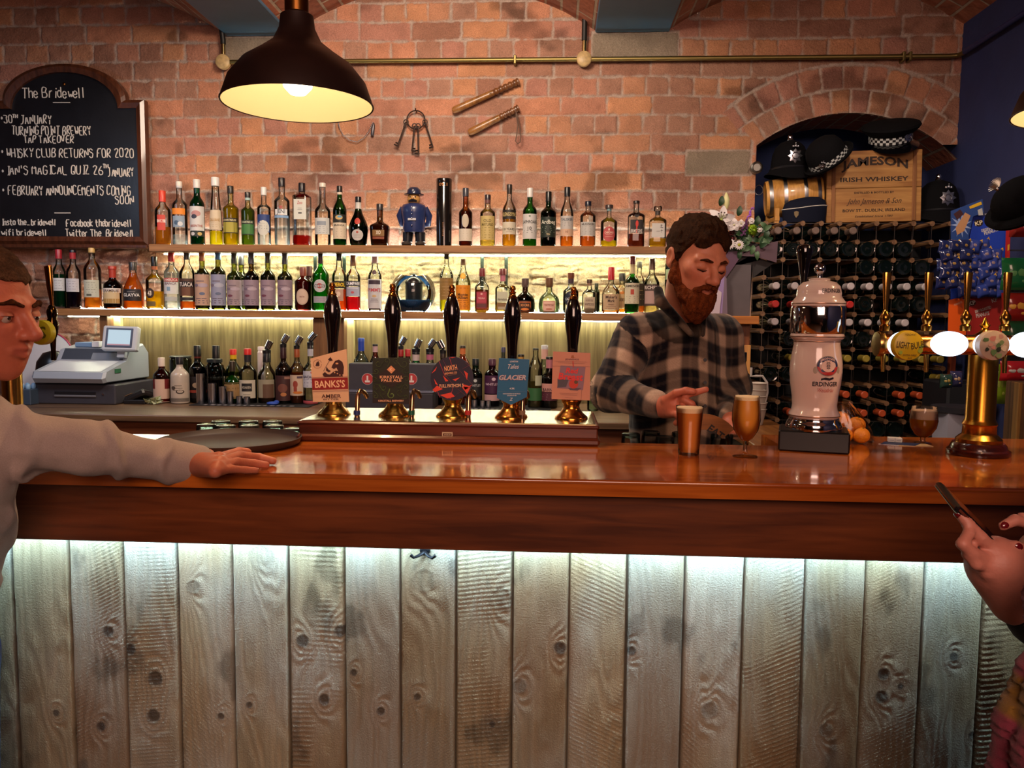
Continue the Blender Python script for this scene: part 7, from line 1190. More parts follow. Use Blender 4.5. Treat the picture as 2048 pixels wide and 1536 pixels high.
def snacks():
    Yc = 3.45; s = mpp(1960, 520, Yc)
    def card(lab, poly, col, items, Y, name='peanut_card', th=.003):
        o = P(poly[0][0], poly[0][1], Y); t = thing(name, lab, 'snack card', o); g = lambda x, y: P(x, y, Y)-o; b = MB(); b.prism([(g(*v)[0], g(*v)[2]) for v in poly], th, mat(col, .45)); b.build('card', t); b = MB()
        for it in items:
            if it[0] == 't': _, tx, x0, y0, x1, y1, hh, c = it; a, e = g(x0, y0), g(x1, y1); d = e-a; n = np.linalg.norm(d); ux = d/n; b.text(tx, (a+e)/2, mat(c, .5), w=n, h=hh*s, ux=ux, uz=(-ux[2], 0, ux[0]), bold=.02, lift=.001)
            else: q = [g(*v)+[0, -.0004*(1+it[3] if len(it) > 3 else 1), 0] for v in it[1]]; ar = sum(q[i][0]*q[(i+1) % len(q)][2]-q[(i+1) % len(q)][0]*q[i][2] for i in range(len(q))); b.add(q, [list(range(len(q))) if ar > 0 else list(range(len(q)))[::-1]], mat(it[2], .5))
        b.build('printed_face', t); return t
    W_ = '#c8c4bc'
    card('bright blue salted peanut card hanging by the blue wall', [(1938, 428), (2014, 440), (2010, 590), (1902, 600), (1902, 480)], '#1c3ca8', [('p', disc(1957, 446, 9, 7), '#2c1c14'), ('t', 'KP', 1950, 448, 1965, 444, 8, '#e0d4b0'), ('t', 'ORIGINAL SALTED', 1962, 462, 2001, 450, 6, W_), ('t', 'PEANUTS', 1968, 467, 1996, 458, 8, W_), ('t', '24 x 50g', 1969, 429, 1982, 426, 3, W_)], Yc)
    burst = [(1922+(20 if i % 2 else 8)*cos(2*pi*i/22)*1.1, 450+(26 if i % 2 else 10)*sin(2*pi*i/22)) for i in range(22)]
    card('older blue peanut card with a bursting pack picture, in front of the bright one', [(1902, 422), (1965, 398), (1968, 425), (1946, 433), (1938, 470), (1935, 500), (1902, 500)], '#24407c', [('p', burst, '#8a9cc4', 0), ('p', [(1911, 456), (1930, 425), (1941, 431), (1928, 462), (1914, 470)], '#b0825c', 1), ('p', [(1907, 428), (1920, 419), (1927, 428), (1914, 440)], '#3c1c20', 2), ('p', [(1938, 413), (1962, 403), (1964, 409), (1940, 418)], '#c8a020', 1), ('p', [(1955, 420), (1964, 416), (1966, 430), (1957, 431)], '#a8a8a4', 1)], Yc-.02)
    card('red dry roasted peanut card below the blue packets', [(1934, 592), (2004, 588), (2004, 700), (1934, 700)], '#a02420', [('p', disc(1944, 606, 8, 6), '#3c1412'), ('t', 'KP', 1937, 608, 1951, 604, 8, W_), ('t', 'KP', 1983, 602, 1995, 598, 8, W_), ('t', 'DRY ROASTED', 1950, 624, 1982, 614, 6, W_), ('t', 'PEANUTS', 1952, 632, 1978, 626, 8, W_)], Yc)
    card('plain orange snack card beside the rack post', [(1898, 600), (1924, 594), (1934, 610), (1932, 670), (1896, 672)], '#d8540c', [('p', [(1910, 607), (1922, 602), (1926, 618)], '#b84a1c'), ('t', 'PEANUTS', 1908, 610, 1924, 604, 4, '#d8a080')], Yc-.02); card('narrow red edged display strip between the peanuts and the crisps', [(2013, 446), (2021, 446), (2018, 600), (2008, 600)], '#a81c1c', [('p', [(2015, 490), (2019, 488), (2018, 500), (2015, 502)], '#c89a20')], Yc-.03, 'display_strip')
    def pillow(w, h, d, m, flap, nm='packet'):
        b = MB(); n = 9; V = []
        for sg in (-1, 1):
            for i in range(n):
                for j in range(n): u, v = i/(n-1)*2-1, j/(n-1)*2-1; e = (1-u**4)*(1-v**4); V.append((u*w*(1-.08*(1-abs(v))), sg*d*e**.6+.1*d*sin(7*u+3*v)*e, v*h))
        F_ = [[i*n+j, (i+1)*n+j, (i+1)*n+j+1, i*n+j+1] for i in range(n-1) for j in range(n-1)]; F_ += [[q+n*n for q in f[::-1]] for f in F_]; b.add(V, F_, m, True); return b
    blue = [mat('#2c3c84', .25, coat=.5), mat('#1c2450', .2, coat=.6)]; lab_m = mat('#8a7478', .4); yel = mat('#c09424', .4); r = 12.5*s; protos = []
    for k in (0, 1):
        t = thing('peanut_packet', 'x', 'peanut packet', (0, 0, -20-k)); b = pillow(r, r, .012, blue[k], yel); b.build('packet', t); b = MB(); b.ball((0, -.008, .1*r), (r*.6, .005, r*.34), lab_m if k == 0 else mat('#9a7840', .35), 12); b.build('printed_oval', t); b = MB(); b.prism([(.35*r, .7*r), (1.05*r, .75*r), (.95*r, 1.25*r)], .002, yel, o=(0, -.002, 0)); b.build('yellow_corner', t); protos.append(t)
    rn = ['top', 'second', 'third', 'fourth', 'fifth', 'bottom']; cn = ['first', 'second', 'third', 'fourth', 'fifth', 'sixth', 'seventh']; seen = set()
    for i in range(6):
        for j in range(7):
            x = 1889+19.5*j+(i % 2)*6-i*1.5; y = 492+18*i+.16*(j-3)**2*(1 if j < 3 else -.4)
            if x > 2008 or (i == 0 and j > 4) or (i == 5 and j < 2): continue
            k = 1 if j < 3 else 0; p = protos[k]; o = p if k not in seen else copy_tree(p); seen.add(k); q = P(x, y, Yc-.035-.014*((i+j) % 2)-.02*(j < 3)); o.location = [float(v) for v in q]; o.rotation_euler = (RNG.uniform(-.15, .1), RNG.uniform(-.25, .25), RNG.uniform(-.3, .3)); o['label'] = 'small %s foil peanut packet on the card, %s row, %s from the rack' % ('dark blue' if k else 'blue', rn[i], cn[j]); o['group'] = 'peanut packets on the card'
    for lab, x, y, w, h, c, c2, Y in (('red and white crisp packet highest on the side wall rack', 2040, 440, 20, 34, '#8a2420', '#c8b4b0', 2.95), ('green crisp packet beside the blue peanut packets', 2036, 548, 34, 32, '#1c6a3c', '#5c9a5c', 2.95), ('red and yellow crisp packet below the green one', 2034, 614, 32, 28, '#8a2018', '#d8a040', 2.95), ('dark green crisp packet low beside the brass finial', 2034, 676, 30, 34, '#1c4a2c', '#b8b49a', 2.95), ('lime green snack packet hanging behind the brass column', 1998, 768, 14, 40, '#7a9a24', '#a8b84c', 3.0), ('red and white snack packet under the glowing badges', 2034, 742, 34, 20, '#a82028', '#b8b8b4', 2.9), ('small dark snack packet hanging low beside the rack post', 1892, 762, 12, 14, '#243c34', '#a08a4c', 3.3), ('small dark snack packet next to the low hanging one', 1912, 758, 12, 16, '#2c2c4c', '#a88a6c', 3.3)):
        q = P(x, y, Y); k = mpp(x, y, Y); t = thing('crisp_packet', lab, 'crisp packet', q); b = pillow(w*k, h*k, .022, mat(c, .22, coat=.5), yel); b.build('packet', t); b = MB(); b.ball((-.1*w*k, -.018, .05*h*k), (w*k*.55, .006, h*k*.3), mat(c2, .35), 14); b.ball((.1*w*k, -.018, -.45*h*k), (w*k*.4, .005, h*k*.12), mat(c2, .4), 12); b.build('printed_label', t)
    x0 = P(1992, 800, 2.75)[0]; t = thing('display_rail', 'dark rail carrying the crisp and peanut packets along the blue wall', 'rail', (0, 0, 0)); b = MB(); b.box(XR-.03, XR-.012, 2.7, 3.6, 1.08, 1.62, mat('#15151c', .5)); b.build('rail_board', t)
    for px, py, Y in ((1905, 470, 3.456), (1900, 500, 3.456), (1895, 520, 3.456), (1895, 540, 3.456), (1895, 560, 3.456), (1900, 585, 3.456), (1900, 640, 3.456), (1890, 760, 3.32), (2030, 440, 2.98), (2010, 545, 2.98), (2010, 612, 2.98), (2010, 675, 2.98), (1995, 765, 3.03), (2010, 742, 2.93)): q = P(px, py, Y); b = MB(); b.box(q[0], XR-.02, Y, Y+.006, q[2]-.003, q[2]+.003, mat('#22222a', .4)); b.build('peg', t)
    t = thing('wooden_post', 'rough brown wooden post at the end of the bar', 'post', (x0, 2.6, 0)); b = MB(); b.box(0, XR-x0-.02, 0, .10, 0, P(2010, 765, 2.6)[2], wood('#3a2414', '#6a4a2c', 'z', 6, .6), .004); b.build('timber', t); b = MB(); b.box(-.012, 0, .0, .03, .0, P(2010, 765, 2.6)[2], wood('#6a4a24', '#8a6834', 'z', 6, .5), .002); b.build('edge_strip', t)
    q = P(1912, 870, 3.2); t = thing('white_tub', 'white plastic tub with dark rim behind the brass column', 'tub', (q[0], 3.2, 0)); h = P(1912, 818, 3.2)[2]; b = MB(); b.lathe([(.07, 0), (.075, .02), (.09, h)], mat('#a4a4b4', .5), seg=4, a0=pi/4, a1=pi/4+2*pi-1e-9); b.lathe([(.092, h-.01), (.094, h+.012)], mat('#202028', .5), seg=24); b.build('tub', t)
    t = thing('black_box', 'black equipment box standing low beside the wine rack post', 'box', (P(1918, 800, 3.6)[0], 3.6, 0)); b = MB(); b.box(-.05, .07, 0, .25, 0, P(1912, 765, 3.6)[2], mat('#0e0f16', .6), .01); b.build('box', t)
    c = P(2043, 400, 2.75); t = thing('plumed_hat', 'black cocked hat with silver feather badge hanging by the blue wall', 'hat', c); k = mpp(2043, 400, 2.75); b = MB(); Rm = rotm('y', radians(-38)); b.ball((0, 0, 0), (62*k, 45*k, 44*k), FELT, 28, Rm); V = b.v[-1]; V[:, 2] -= .12*V[:, 0]; b.build('crown', t); b = MB(); b.lathe([(.03, -.004), (60*k, -.012), (64*k, 0), (60*k, .006), (.03, .004)], FELT, R=rotm('y', radians(-40))@rotm('x', radians(20)), c=(-4*k, 0, -16*k), seg=36, cap=(False, False)); b.build('brim', t); b = MB(); q = P(1995, 378, 2.68)-c
    for i in range(14): a = 1.2+i*.16; b.tube([q, q+np.array([10*k*cos(a), -.004, 14*k*sin(a)]), q+np.array([17*k*cos(a+.1), 0, 22*k*sin(a+.1)])], [.003, .0022, .0008], metal('#b4b0a4', .35), 5)
    b.ball(q, .008, CHROME, 10); b.build('feather_badge', t); b = MB(); b.tube([(0, 0, 30*k), (XR-c[0], .02, 46*k)], .004, CHROME, 8); b.build('hat_peg', t)
snacks()
# ================================================================== people
SKIN = attr_mat('skin', rough=.48, bump=.12, bscale=260, spec=.4, noise=.06, nscale=60, sss=.12)
HAIRM = attr_mat('hair', rough=.75, spec=.08, bump=.8, bscale=420, noise=.35, nscale=300)
CLOTH = attr_mat('cloth', rough=.9, bump=.25, bscale=700, spec=.1, noise=.10, nscale=500, sheen=.15)
def head_axes(a, b, roll=0):
    a, b, r = radians(a), radians(b), radians(roll); f = np.array([sin(a)*cos(b), -cos(a)*cos(b), -sin(b)]); x = np.array([cos(a), sin(a), 0]); y = -f; z = np.cross(x, y)
    return np.stack([x*cos(r)+z*sin(r), y, z*cos(r)-x*sin(r)], 1)
def head_d(q, lids=1, stout=1.0):
    e = elld(q, (0, .012, .038), (.076, .096, .084)); f = elld(q, (0, -.032, -.03), (.060*stout, .066, .086)); d = smin(e, f, .03); ax = np.abs(q[:, 0]); m = np.stack([ax, q[:, 1], q[:, 2]], 1)
    d = smin(d, capd(m, (.054*stout, .0, -.052), (.0, -.064, -.097), .020, .021), .03); d = smin(d, capd(m, (.047, -.058, -.014), (.03, -.07, -.022), .018, .012), .022); d = smin(d, capd(m, (.010, -.090, .020), (.047, -.076, .020), .010, .009), .014)
    d = smax(d, -elld(m, (.033, -.107, .001), (.021, .021, .013)), .012)
    d = smin(d, elld(m, (.0325, -.078, .000), (.0165, .0145, .0125)), .004)
    if lids: d = smax(d, -capd(m, (.020, -.094, -.0085), (.045, -.088, -.0075), .0016, .0012), .003)
    d = smin(d, capd(q, (0, -.090, .014), (0, -.119, -.030), .0075, .0125), .012); d = smin(d, capd(m, (.011, -.104, -.035), (.004, -.110, -.036), .0085, .008), .008); d = smax(d, -capd(m, (.006, -.112, -.046), (.007, -.106, -.040), .0034, .003), .003)
    d = smin(d, capd(m, (.0, -.099, -.057), (.023, -.089, -.0615), .0058, .003), .006); d = smin(d, capd(m, (.0, -.097, -.070), (.020, -.089, -.067), .0068, .003), .006); d = smax(d, -capd(m, (0, -.1045, -.0632), (.025, -.093, -.0638), .0014, .001), .003)
    ear = elld(m, (.079, .014, -.004), (.0085, .019, .031), rotm('y', .12)); ear = smax(ear, -elld(m, (.088, .010, -.002), (.008, .010, .019)), .005); d = smin(d, ear, .008)
    return d
def near(q, d0, r): return d0-r
def head_col(q, base, lip='#8c4438', flush='#b8604c'):
    c = np.tile(np.array(lin(base)), (len(q), 1)); ax = np.abs(q[:, 0])
    def blend(w, h): nonlocal c; c = c*(1-w[:, None])+np.array(lin(h))*w[:, None]
    blend(.5*np.exp(-((ax-.045)/.022)**2-((q[:, 2]+.03)/.025)**2)*(q[:, 1] < 0), flush); blend(.45*np.exp(-(q[:, 0]/.016)**2-((q[:, 2]+.028)/.016)**2)*(q[:, 1] < -.08), flush); blend(.75*sst(.0085, .005, np.abs(q[:, 2]+.0635))*sst(.026, .018, ax)*(q[:, 1] < -.075), lip)
    blend(.5*sst(.004, .001, np.abs(q[:, 2]+.008))*sst(.016, .010, np.abs(ax-.033))*(q[:, 1] < -.06), '#3a2018'); return c
def finger(p, pts, r0, r1): n = len(pts); return chain(p, pts, np.linspace(r0, r1, n), .003)
def nail(t, tip, prev, r, col, up=(0, -.3, 1)):
    d = np.array(tip)-np.array(prev); d /= np.linalg.norm(d); u = np.array(up, float); u -= d*(u@d); u /= np.linalg.norm(u); w = np.cross(u, d); b = MB(); b.ball(np.array(tip)-d*r*.1+u*r*.62, np.array([r*.72, r*1.0, r*.42]), mat(col, .15, coat=.8), 12, np.stack([w, d, u], 1)); b.build('fingernail', t)
def plaid(u, v, p=.098):
    f = lambda x: sst(.25, .37, np.abs(((x/p) % 1)-.5))*.9+.1*(np.abs(((x/p) % 1)-.5) < .05); a, b = f(u), f(v); fine = .5+.5*np.sin(v*2200); k = np.array(lin('#0f0d16')); t = np.array(lin('#c8a890')); m = (.32*a+.32*b+.42*a*b)*(.88+.12*fine); return k+(t-k)*np.clip(m, 0, 1)[:, None]
# ------------------------------------------------------------------ the barman
def barman():
    hc = P(1392, 520, 2.38); Rh = head_axes(24, 19, -4); sc = 1.0; L = lambda p: ((p-hc)@Rh)/sc; G = lambda v: hc+Rh@(np.array(v)*sc)
    SRp, ER, WR = P(1272, 672, 2.47), P(1221, 782, 2.40), P(1322, 812, 2.24); SLp, EL, WL = P(1440, 672, 2.64), P(1466, 775, 2.62), P(1462, 832, 2.42)
    lat = np.array([cos(.5), sin(.5), 0]); nr = np.array([sin(.5), -cos(.5), 0]); RT_ = np.stack([lat, -nr, [0, 0, 1.]], 1); ch, be = P(1361, 735, 2.56), P(1352, 850, 2.56); nb = P(1362, 638, 2.52)
    kn = P(1345, 806, 2.205); fing = [[kn+[.0, .004, .012], P(1372, 790, 2.17), P(1394, 784, 2.16), P(1412, 779, 2.155)], [kn+[.006, 0, -.002], P(1369, 800, 2.165), P(1384, 808, 2.16), P(1390, 818, 2.17)], [kn+[.0, -.004, -.016], P(1364, 815, 2.165), P(1374, 826, 2.17), P(1368, 836, 2.18)], [kn+[-.008, -.004, -.027], P(1353, 828, 2.17), P(1360, 838, 2.175), P(1352, 846, 2.185)]]
    th = [P(1330, 800, 2.20), P(1352, 786, 2.17), P(1372, 781, 2.155), P(1386, 783, 2.15)]
    def hand(p):
        d = capd(p, WR, kn, .025, .028); d = smin(d, capd(p, WR+[.01, 0, -.012], kn+[.0, 0, -.022], .022, .020), .015)
        f = np.minimum.reduce([finger(p, q, .0105, .0082) for q in fing]+[finger(p, th, .0115, .0088)]); return smin(d, f, .007)
    hl = [WL, P(1462, 850, 2.36), P(1470, 862, 2.33)]
    def body(p):
        q = L(p); n = np.linalg.norm(q, axis=1); d = np.where(n < .2, 0, n-.15); k = n < .2
        if k.any(): d[k] = head_d(q[k])
        d = smin(d, capd(p, G((0, .02, -.07)), nb, .056, .062), .03); t = elld(p, ch, (.145, .09, .17), RT_); t = smin(t, elld(p, be, (.135, .095, .2), RT_), .05)
        t = smin(t, chain(p, [SRp, ER, WR], [.048, .038, .026], .02), .04); t = smin(t, chain(p, [SLp, EL, WL], [.048, .038, .026], .02), .04); d = smin(d, t, .03); nh = np.linalg.norm(p-kn, axis=1); h = nh-.1; k = nh < .16
        if k.any(): h[k] = hand(p[k])
        d = smin(d, h, .012); return smin(d, chain(p, hl, [.026, .028, .02], .01), .012)
    t = thing('person', 'bearded barman in dark checked shirt leaning behind the bar, looking down', 'person', (0, 0, 0)); V, Q = isosurf(body, (.14, 2.06, 1.0), (.72, 2.86, 1.80), .0034); q = L(V); col = head_col(q, '#c87e60'); hd = np.linalg.norm(q, axis=1) > .17; col[hd] = np.array(lin('#c46e54')); np_mesh('body', V, Q, SKIN, t, cols=col)
    def hair(p):
        q = L(p); d = elld(q, (0, .014, .038), (.083, .104, .090)); d = d-.008*(fbm(q[:, 0]*110+30, q[:, 1]*35+20, q[:, 2]*60, 3)-.5)*2-.006*sst(.03, -.07, q[:, 1])*sst(.03, .08, q[:, 2])-.004*np.maximum(0, q[:, 2]-.06)/.06
        cut = np.minimum.reduce([-(q[:, 2]-(.074-.35*np.maximum(0, np.abs(q[:, 0])-.03)+np.where(np.abs(q[:, 0]) < .05, 0, 0)))*1.0, (q[:, 1]+.050)*-1+.0]) if False else None
        line = .012*(fbm(q[:, 0]*70, q[:, 1]*70, q[:, 2]*30, 3)-.5)+np.where(q[:, 1] < -.058, .060+.012*np.cos(q[:, 0]*75)-.25*np.maximum(0, np.abs(q[:, 0])-.04), np.where(q[:, 1] < -.015, .072-(q[:, 1]+.058)*1.9, -.010-(q[:, 1]+.015)*.55)); return smax(d, line-q[:, 2], .008)
    def hmesh(nm, fn, lo, hi, c1, c2, res=.0028):
        lo, hi = np.array(lo)*sc, np.array(hi)*sc; cs = np.array([G(((lo if a else hi)[0], (lo if b else hi)[1], (lo if c else hi)[2])/np.array(sc)) for a in (0, 1) for b in (0, 1) for c in (0, 1)]); V, Q = isosurf(fn, cs.min(0), cs.max(0), res); q = L(V); n = fbm(q[:, 0]*160, q[:, 1]*160, q[:, 2]*45, 3)[:, None]; c = np.array(lin(c1))*(1-n)+np.array(lin(c2))*n; np_mesh(nm, V, Q, HAIRM, t, cols=c)
    hmesh('hair', hair, (-.11, -.12, -.1), (.11, .14, .16), '#1a0e08', '#462a16')
    def beard(p):
        q = L(p); m = np.stack([np.abs(q[:, 0]), q[:, 1], q[:, 2]], 1); d = smin(elld(q, (0, -.058, -.096), (.054, .050, .042)), elld(q, (0, -.068, -.128), (.036, .036, .042)), .03); d = smin(d, chain(m, [(.071, -.004, -.012), (.066, -.018, -.05), (.046, -.045, -.085)], [.010, .016, .020], .02), .02); d = smin(d, capd(m, (.004, -.108, -.0495), (.032, -.086, -.066), .0075, .008), .008)
        d = smax(d, -elld(q, (0, -.108, -.066), (.021, .026, .0075)), .004); return d-.006*(fbm(q[:, 0]*110+9, q[:, 1]*110, q[:, 2]*60, 3)-.5)*2
    hmesh('beard', beard, (-.1, -.13, -.2), (.1, .04, .02), '#38170a', '#86421e')
    def brow(p): q = L(p); m = np.stack([np.abs(q[:, 0]), q[:, 1], q[:, 2]], 1); return chain(m, [(.013, -.099, .019), (.030, -.097, .0225), (.050, -.080, .018)], [.0035, .0042, .0025], .004)-.002*(fbm(q[:, 0]*300, q[:, 2]*200, 1, 2)-.5)
    hmesh('eyebrows', brow, (-.07, -.12, .0), (.07, -.06, .05), '#2a160c', '#5a3018', .002)
    def lashes(p): q = L(p); m = np.stack([np.abs(q[:, 0]), q[:, 1], q[:, 2]], 1); return chain(m, [(.019, -.091, -.008), (.032, -.0935, -.0105), (.046, -.085, -.008)], [.0014, .0018, .0012], .002)
    hmesh('eyelashes', lashes, (-.06, -.11, -.03), (.06, -.07, .01), '#1c0e08', '#2a160c', .0016)
    def wr(p, a=.006): return a*(fbm(p[:, 0]*16+5, p[:, 1]*16, p[:, 2]*12, 3)-.5)*2+.004*(fbm(p[:, 0]*45, p[:, 1]*45, p[:, 2]*30, 2)-.5)
    cuff = WR+(ER-WR)*.10
    def torso_d(p):
        d = elld(p, ch, (.168, .112, .19), RT_); d = smin(d, elld(p, be, (.158, .118, .22), RT_), .06); d = smin(d, capd(p, nb+[0, 0, -.04], SRp+[.01, 0, .0], .06, .062), .05); return smin(d, capd(p, nb+[0, 0, -.04], SLp, .06, .062), .05)
    def arm_d(p): return chain(p, [SRp, ER, cuff], [.066, .058, .040], .03)
    def shirt(p):
        d = smin(torso_d(p), arm_d(p), .035); d = smin(d, chain(p, [SLp, EL, WL], [.064, .052, .038], .03), .04); d = d-wr(p); cl = np.minimum(chain(p, [G((-.066, .05, -.115)), G((-.078, .005, -.135)), P(1383, 668, 2.405)], [.014, .016, .010], .01), chain(p, [G((.066, .05, -.12)), G((.072, 0, -.15)), P(1404, 668, 2.41)], [.014, .014, .010], .01)); d = smin(d, cl, .012)
        nk = capd(p, G((0, .0, -.05)), P(1392, 664, 2.42), .060, .018); d = smax(d, -nk, .012); return smax(d, p[:, 2]*-1+P(1350, 876, 2.5)[2]-.04, .004)
    V, Q = isosurf(shirt, (.08, 2.12, 1.0), (.72, 2.90, 1.56), .0042); da, dt = arm_d(V), torso_d(V); ua = ER-SRp; u1 = (V-SRp)@(ua/np.linalg.norm(ua)); fa = cuff-ER; u2 = (V-ER)@(fa/np.linalg.norm(fa)); side = np.array([.8, -.6, 0.]); lower = capd(V, ER, cuff, .058, .04) < capd(V, SRp, ER, .066, .058)
    al = np.where(lower, u2+np.linalg.norm(ua), u1); sf = np.array([0, -.5, .86]); ac = np.where(lower, (V-ER)@sf, (V-SRp)@np.array([.85, -.5, .15])); u = np.where(da < dt-.012, ac, (V-ch)@lat*1.05); v = np.where(da < dt-.012, al, V[:, 2]-.02*np.sin(V[:, 0]*20)); col = plaid(u, v)
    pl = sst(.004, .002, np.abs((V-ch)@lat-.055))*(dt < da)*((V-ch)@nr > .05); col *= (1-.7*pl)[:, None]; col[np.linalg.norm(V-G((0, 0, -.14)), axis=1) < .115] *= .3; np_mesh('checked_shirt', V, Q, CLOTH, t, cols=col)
    for py in (720, 765, 812): q = P(1410, py, 2.43); b = MB(); b.lathe([(.0055, 0), (.0055, .0015)], mat('#2a2428', .4), c=(q[0], q[1], q[2]), R=rotm('x', pi/2), seg=12); b.build('shirt_button', t)
    jn = np.array(lin('#2a3650')); hip = be+[0, .02, -.14]
    def jeans(p): d = elld(p, hip, (.165, .122, .15), RT_); d = smin(d, chain(p, [hip-lat*.08, hip-lat*.11+[0, 0, -.45], np.r_[(hip-lat*.13)[:2], .06]], [.09, .068, .055], .03), .03); return smin(d, chain(p, [hip+lat*.08, hip+lat*.11+[0, 0, -.45], np.r_[(hip+lat*.13)[:2], .06]], [.09, .068, .055], .03), .03)-wr(p, .003)
    V, Q = isosurf(jeans, (.0, 2.2, .0), (.75, 2.95, 1.2), .010); np_mesh('jeans', V, Q, CLOTH, t, cols=np.tile(jn, (len(V), 1)))
    for sx in (-1, 1): b = MB(); c = hip+lat*.13*sx; b.ball((c[0]+nr[0]*.06, c[1]+nr[1]*.06, .045), (.05, .13, .045), mat('#14100e', .5), 16, RT_); b.build('shoe', t)
barman()
# ------------------------------------------------------------------ the customer with his arm along the bar
def customer():
    hc = P(-41, 624, 1.47); Rh = head_axes(83, 5, 0); sc = 1.03; L = lambda p: ((p-hc)@Rh)/sc; G = lambda v: hc+Rh@(np.array(v)*sc)
    S, E, Wr = P(-100, 850, 1.44), P(178, 898, 1.49), P(392, 930, 1.63); nb = P(-130, 805, 1.44); wb = lambda x, y, z=.011: PZ(x, y, BAR_Z+z)
    pz = [wb(438, 916, .030), wb(440, 924, .030), wb(436, 934, .027), wb(430, 943, .022)]; fing = [[pz[0], wb(478, 903, .028), wb(513, 906, .016), wb(538, 912, .009)], [pz[1], wb(480, 911, .028), wb(518, 915, .016), wb(546, 922, .009)], [pz[2], wb(474, 924, .024), wb(508, 927, .014), wb(532, 930, .009)], [pz[3], wb(462, 938, .019), wb(490, 940, .012), wb(512, 941, .0085)]]
    th = [wb(410, 915, .02), wb(430, 898, .016), wb(452, 888, .011), wb(470, 884, .009)]
    def hand(p):
        d = None
        for q in pz: e = capd(p, Wr, q, .0215, .0125); d = e if d is None else smin(d, e, .014)
        f = np.minimum.reduce([finger(p, q, r, r*.74) for q, r in zip(fing, (.0105, .011, .0105, .009))]+[finger(p, th, .013, .009)]); return smin(d, f, .007)
    def body(p):
        q = L(p); n = np.linalg.norm(q, axis=1); d = np.where(n < .2, 0, n-.15); k = n < .2
        if k.any(): d[k] = head_d(q[k], 0, 1.08)
        d = smin(d, capd(p, G((0, .02, -.07)), nb, .060, .070), .03); d = smin(d, elld(p, nb+[-.05, -.07, -.22], (.11, .13, .26)), .05); d = smin(d, chain(p, [S, E, Wr], [.055, .042, .028], .02), .03); nh = np.linalg.norm(p-pz[1], axis=1); h = nh-.11; k = nh < .17
        if k.any(): h[k] = hand(p[k])
        return smin(d, h, .012)
    t = thing('person', 'man in profile with short greying hair and pale shirt, hand resting on the bar', 'person', (0, 0, 0)); V, Q = isosurf(body, (nb[0]-.18, 1.25, 1.0), (P(550, 920, 1.66)[0]+.03, 1.78, 1.68), .0033); q = L(V); col = head_col(q, '#b8644a', '#9a4a3c'); far = np.linalg.norm(q, axis=1) > .17; col[far] = np.array(lin('#bc6a4e')); np_mesh('body', V, Q, SKIN, t, cols=col)
    def hm(nm, fn, lo, hi, c1, c2, res): cs = np.array([G((a, b, c)) for a in (lo[0], hi[0]) for b in (lo[1], hi[1]) for c in (lo[2], hi[2])]); V, Q = isosurf(fn, cs.min(0), cs.max(0), res); q = L(V); n = fbm(q[:, 0]*60, q[:, 1]*150, q[:, 2]*150, 3)[:, None]; np_mesh(nm, V, Q, HAIRM, t, cols=np.array(lin(c1))*(1-n)+np.array(lin(c2))*n)
    def hair(p):
        q = L(p); d = elld(q, (0, .018, .046), (.083, .105, .088))-.004*(fbm(q[:, 0]*90+30, q[:, 1]*90+20, q[:, 2]*70, 3)-.5)*2; line = .024*(fbm(q[:, 0]*60, q[:, 1]*80, q[:, 2]*40, 3)-.5)+np.where(q[:, 1] < -.062, .062, np.where(q[:, 1] < -.02, .062-(q[:, 1]+.062)*1.6, .0-(q[:, 1]+.02)*.6)); return smax(d, line-q[:, 2], .008)
    hm('hair', hair, (-.11, -.12, -.1), (.11, .14, .16), '#2c1a10', '#6a4a34', .003)
    def brow(p): q = L(p); m = np.stack([np.abs(q[:, 0]), q[:, 1], q[:, 2]], 1); return chain(m, [(.012, -.101, .020), (.032, -.097, .027), (.054, -.080, .019)], [.0035, .0045, .0025], .004)-.002*(fbm(q[:, 0]*300, q[:, 2]*200, 1, 2)-.5)
    hm('eyebrows', brow, (-.07, -.12, .0), (.07, -.06, .05), '#2a160c', '#5a3018', .002)
    for sx in (-1, 1):
        c = G((.0325*sx, -.0815, -.002)); b = MB(); b.ball(c, .0125*sc, mat('#b0988c', .15, coat=.6), 18); b.build('eye', t); f = Rh@np.array([0, -1, 0.]); b = MB(); b.ball(c+f*.0085*sc, (.0058, .0058, .0058), mat('#2a1a12', .1, coat=.8), 12); b.build('iris', t)
        b = MB(); A = np.linspace(-1, 1, 9); V = []
        for k in range(5):
            for a in A: ph = .35+.28*k; v = np.array([.0325*sx+.0158*sin(a*1.1), -.0815-.0148*cos(a*1.1)*cos(ph*.9-.1), -.002+.0146*sin(ph*.9-.1)]); V.append(G(v))
        b.add(V, [[k*9+i, k*9+i+1, (k+1)*9+i+1, (k+1)*9+i] for k in range(4) for i in range(8)], mat('#a85c44', .5), True); b.build('eyelid', t)
    cuff = Wr+(E-Wr)*.03; ax = (Wr-E)/np.linalg.norm(Wr-E)
    def wr(p): u = (p-S)@((Wr-S)/np.linalg.norm(Wr-S)); fold = np.maximum(0, np.sin(u*62+9*fbm(p[:, 0]*7, p[:, 1]*9, p[:, 2]*9, 2)+p[:, 2]*26))**2; return .007*(fbm(p[:, 0]*11+5, p[:, 1]*14, p[:, 2]*20, 3)-.5)*2+.010*fold*sst(.02, .12, u)*sst(.55, .38, u)
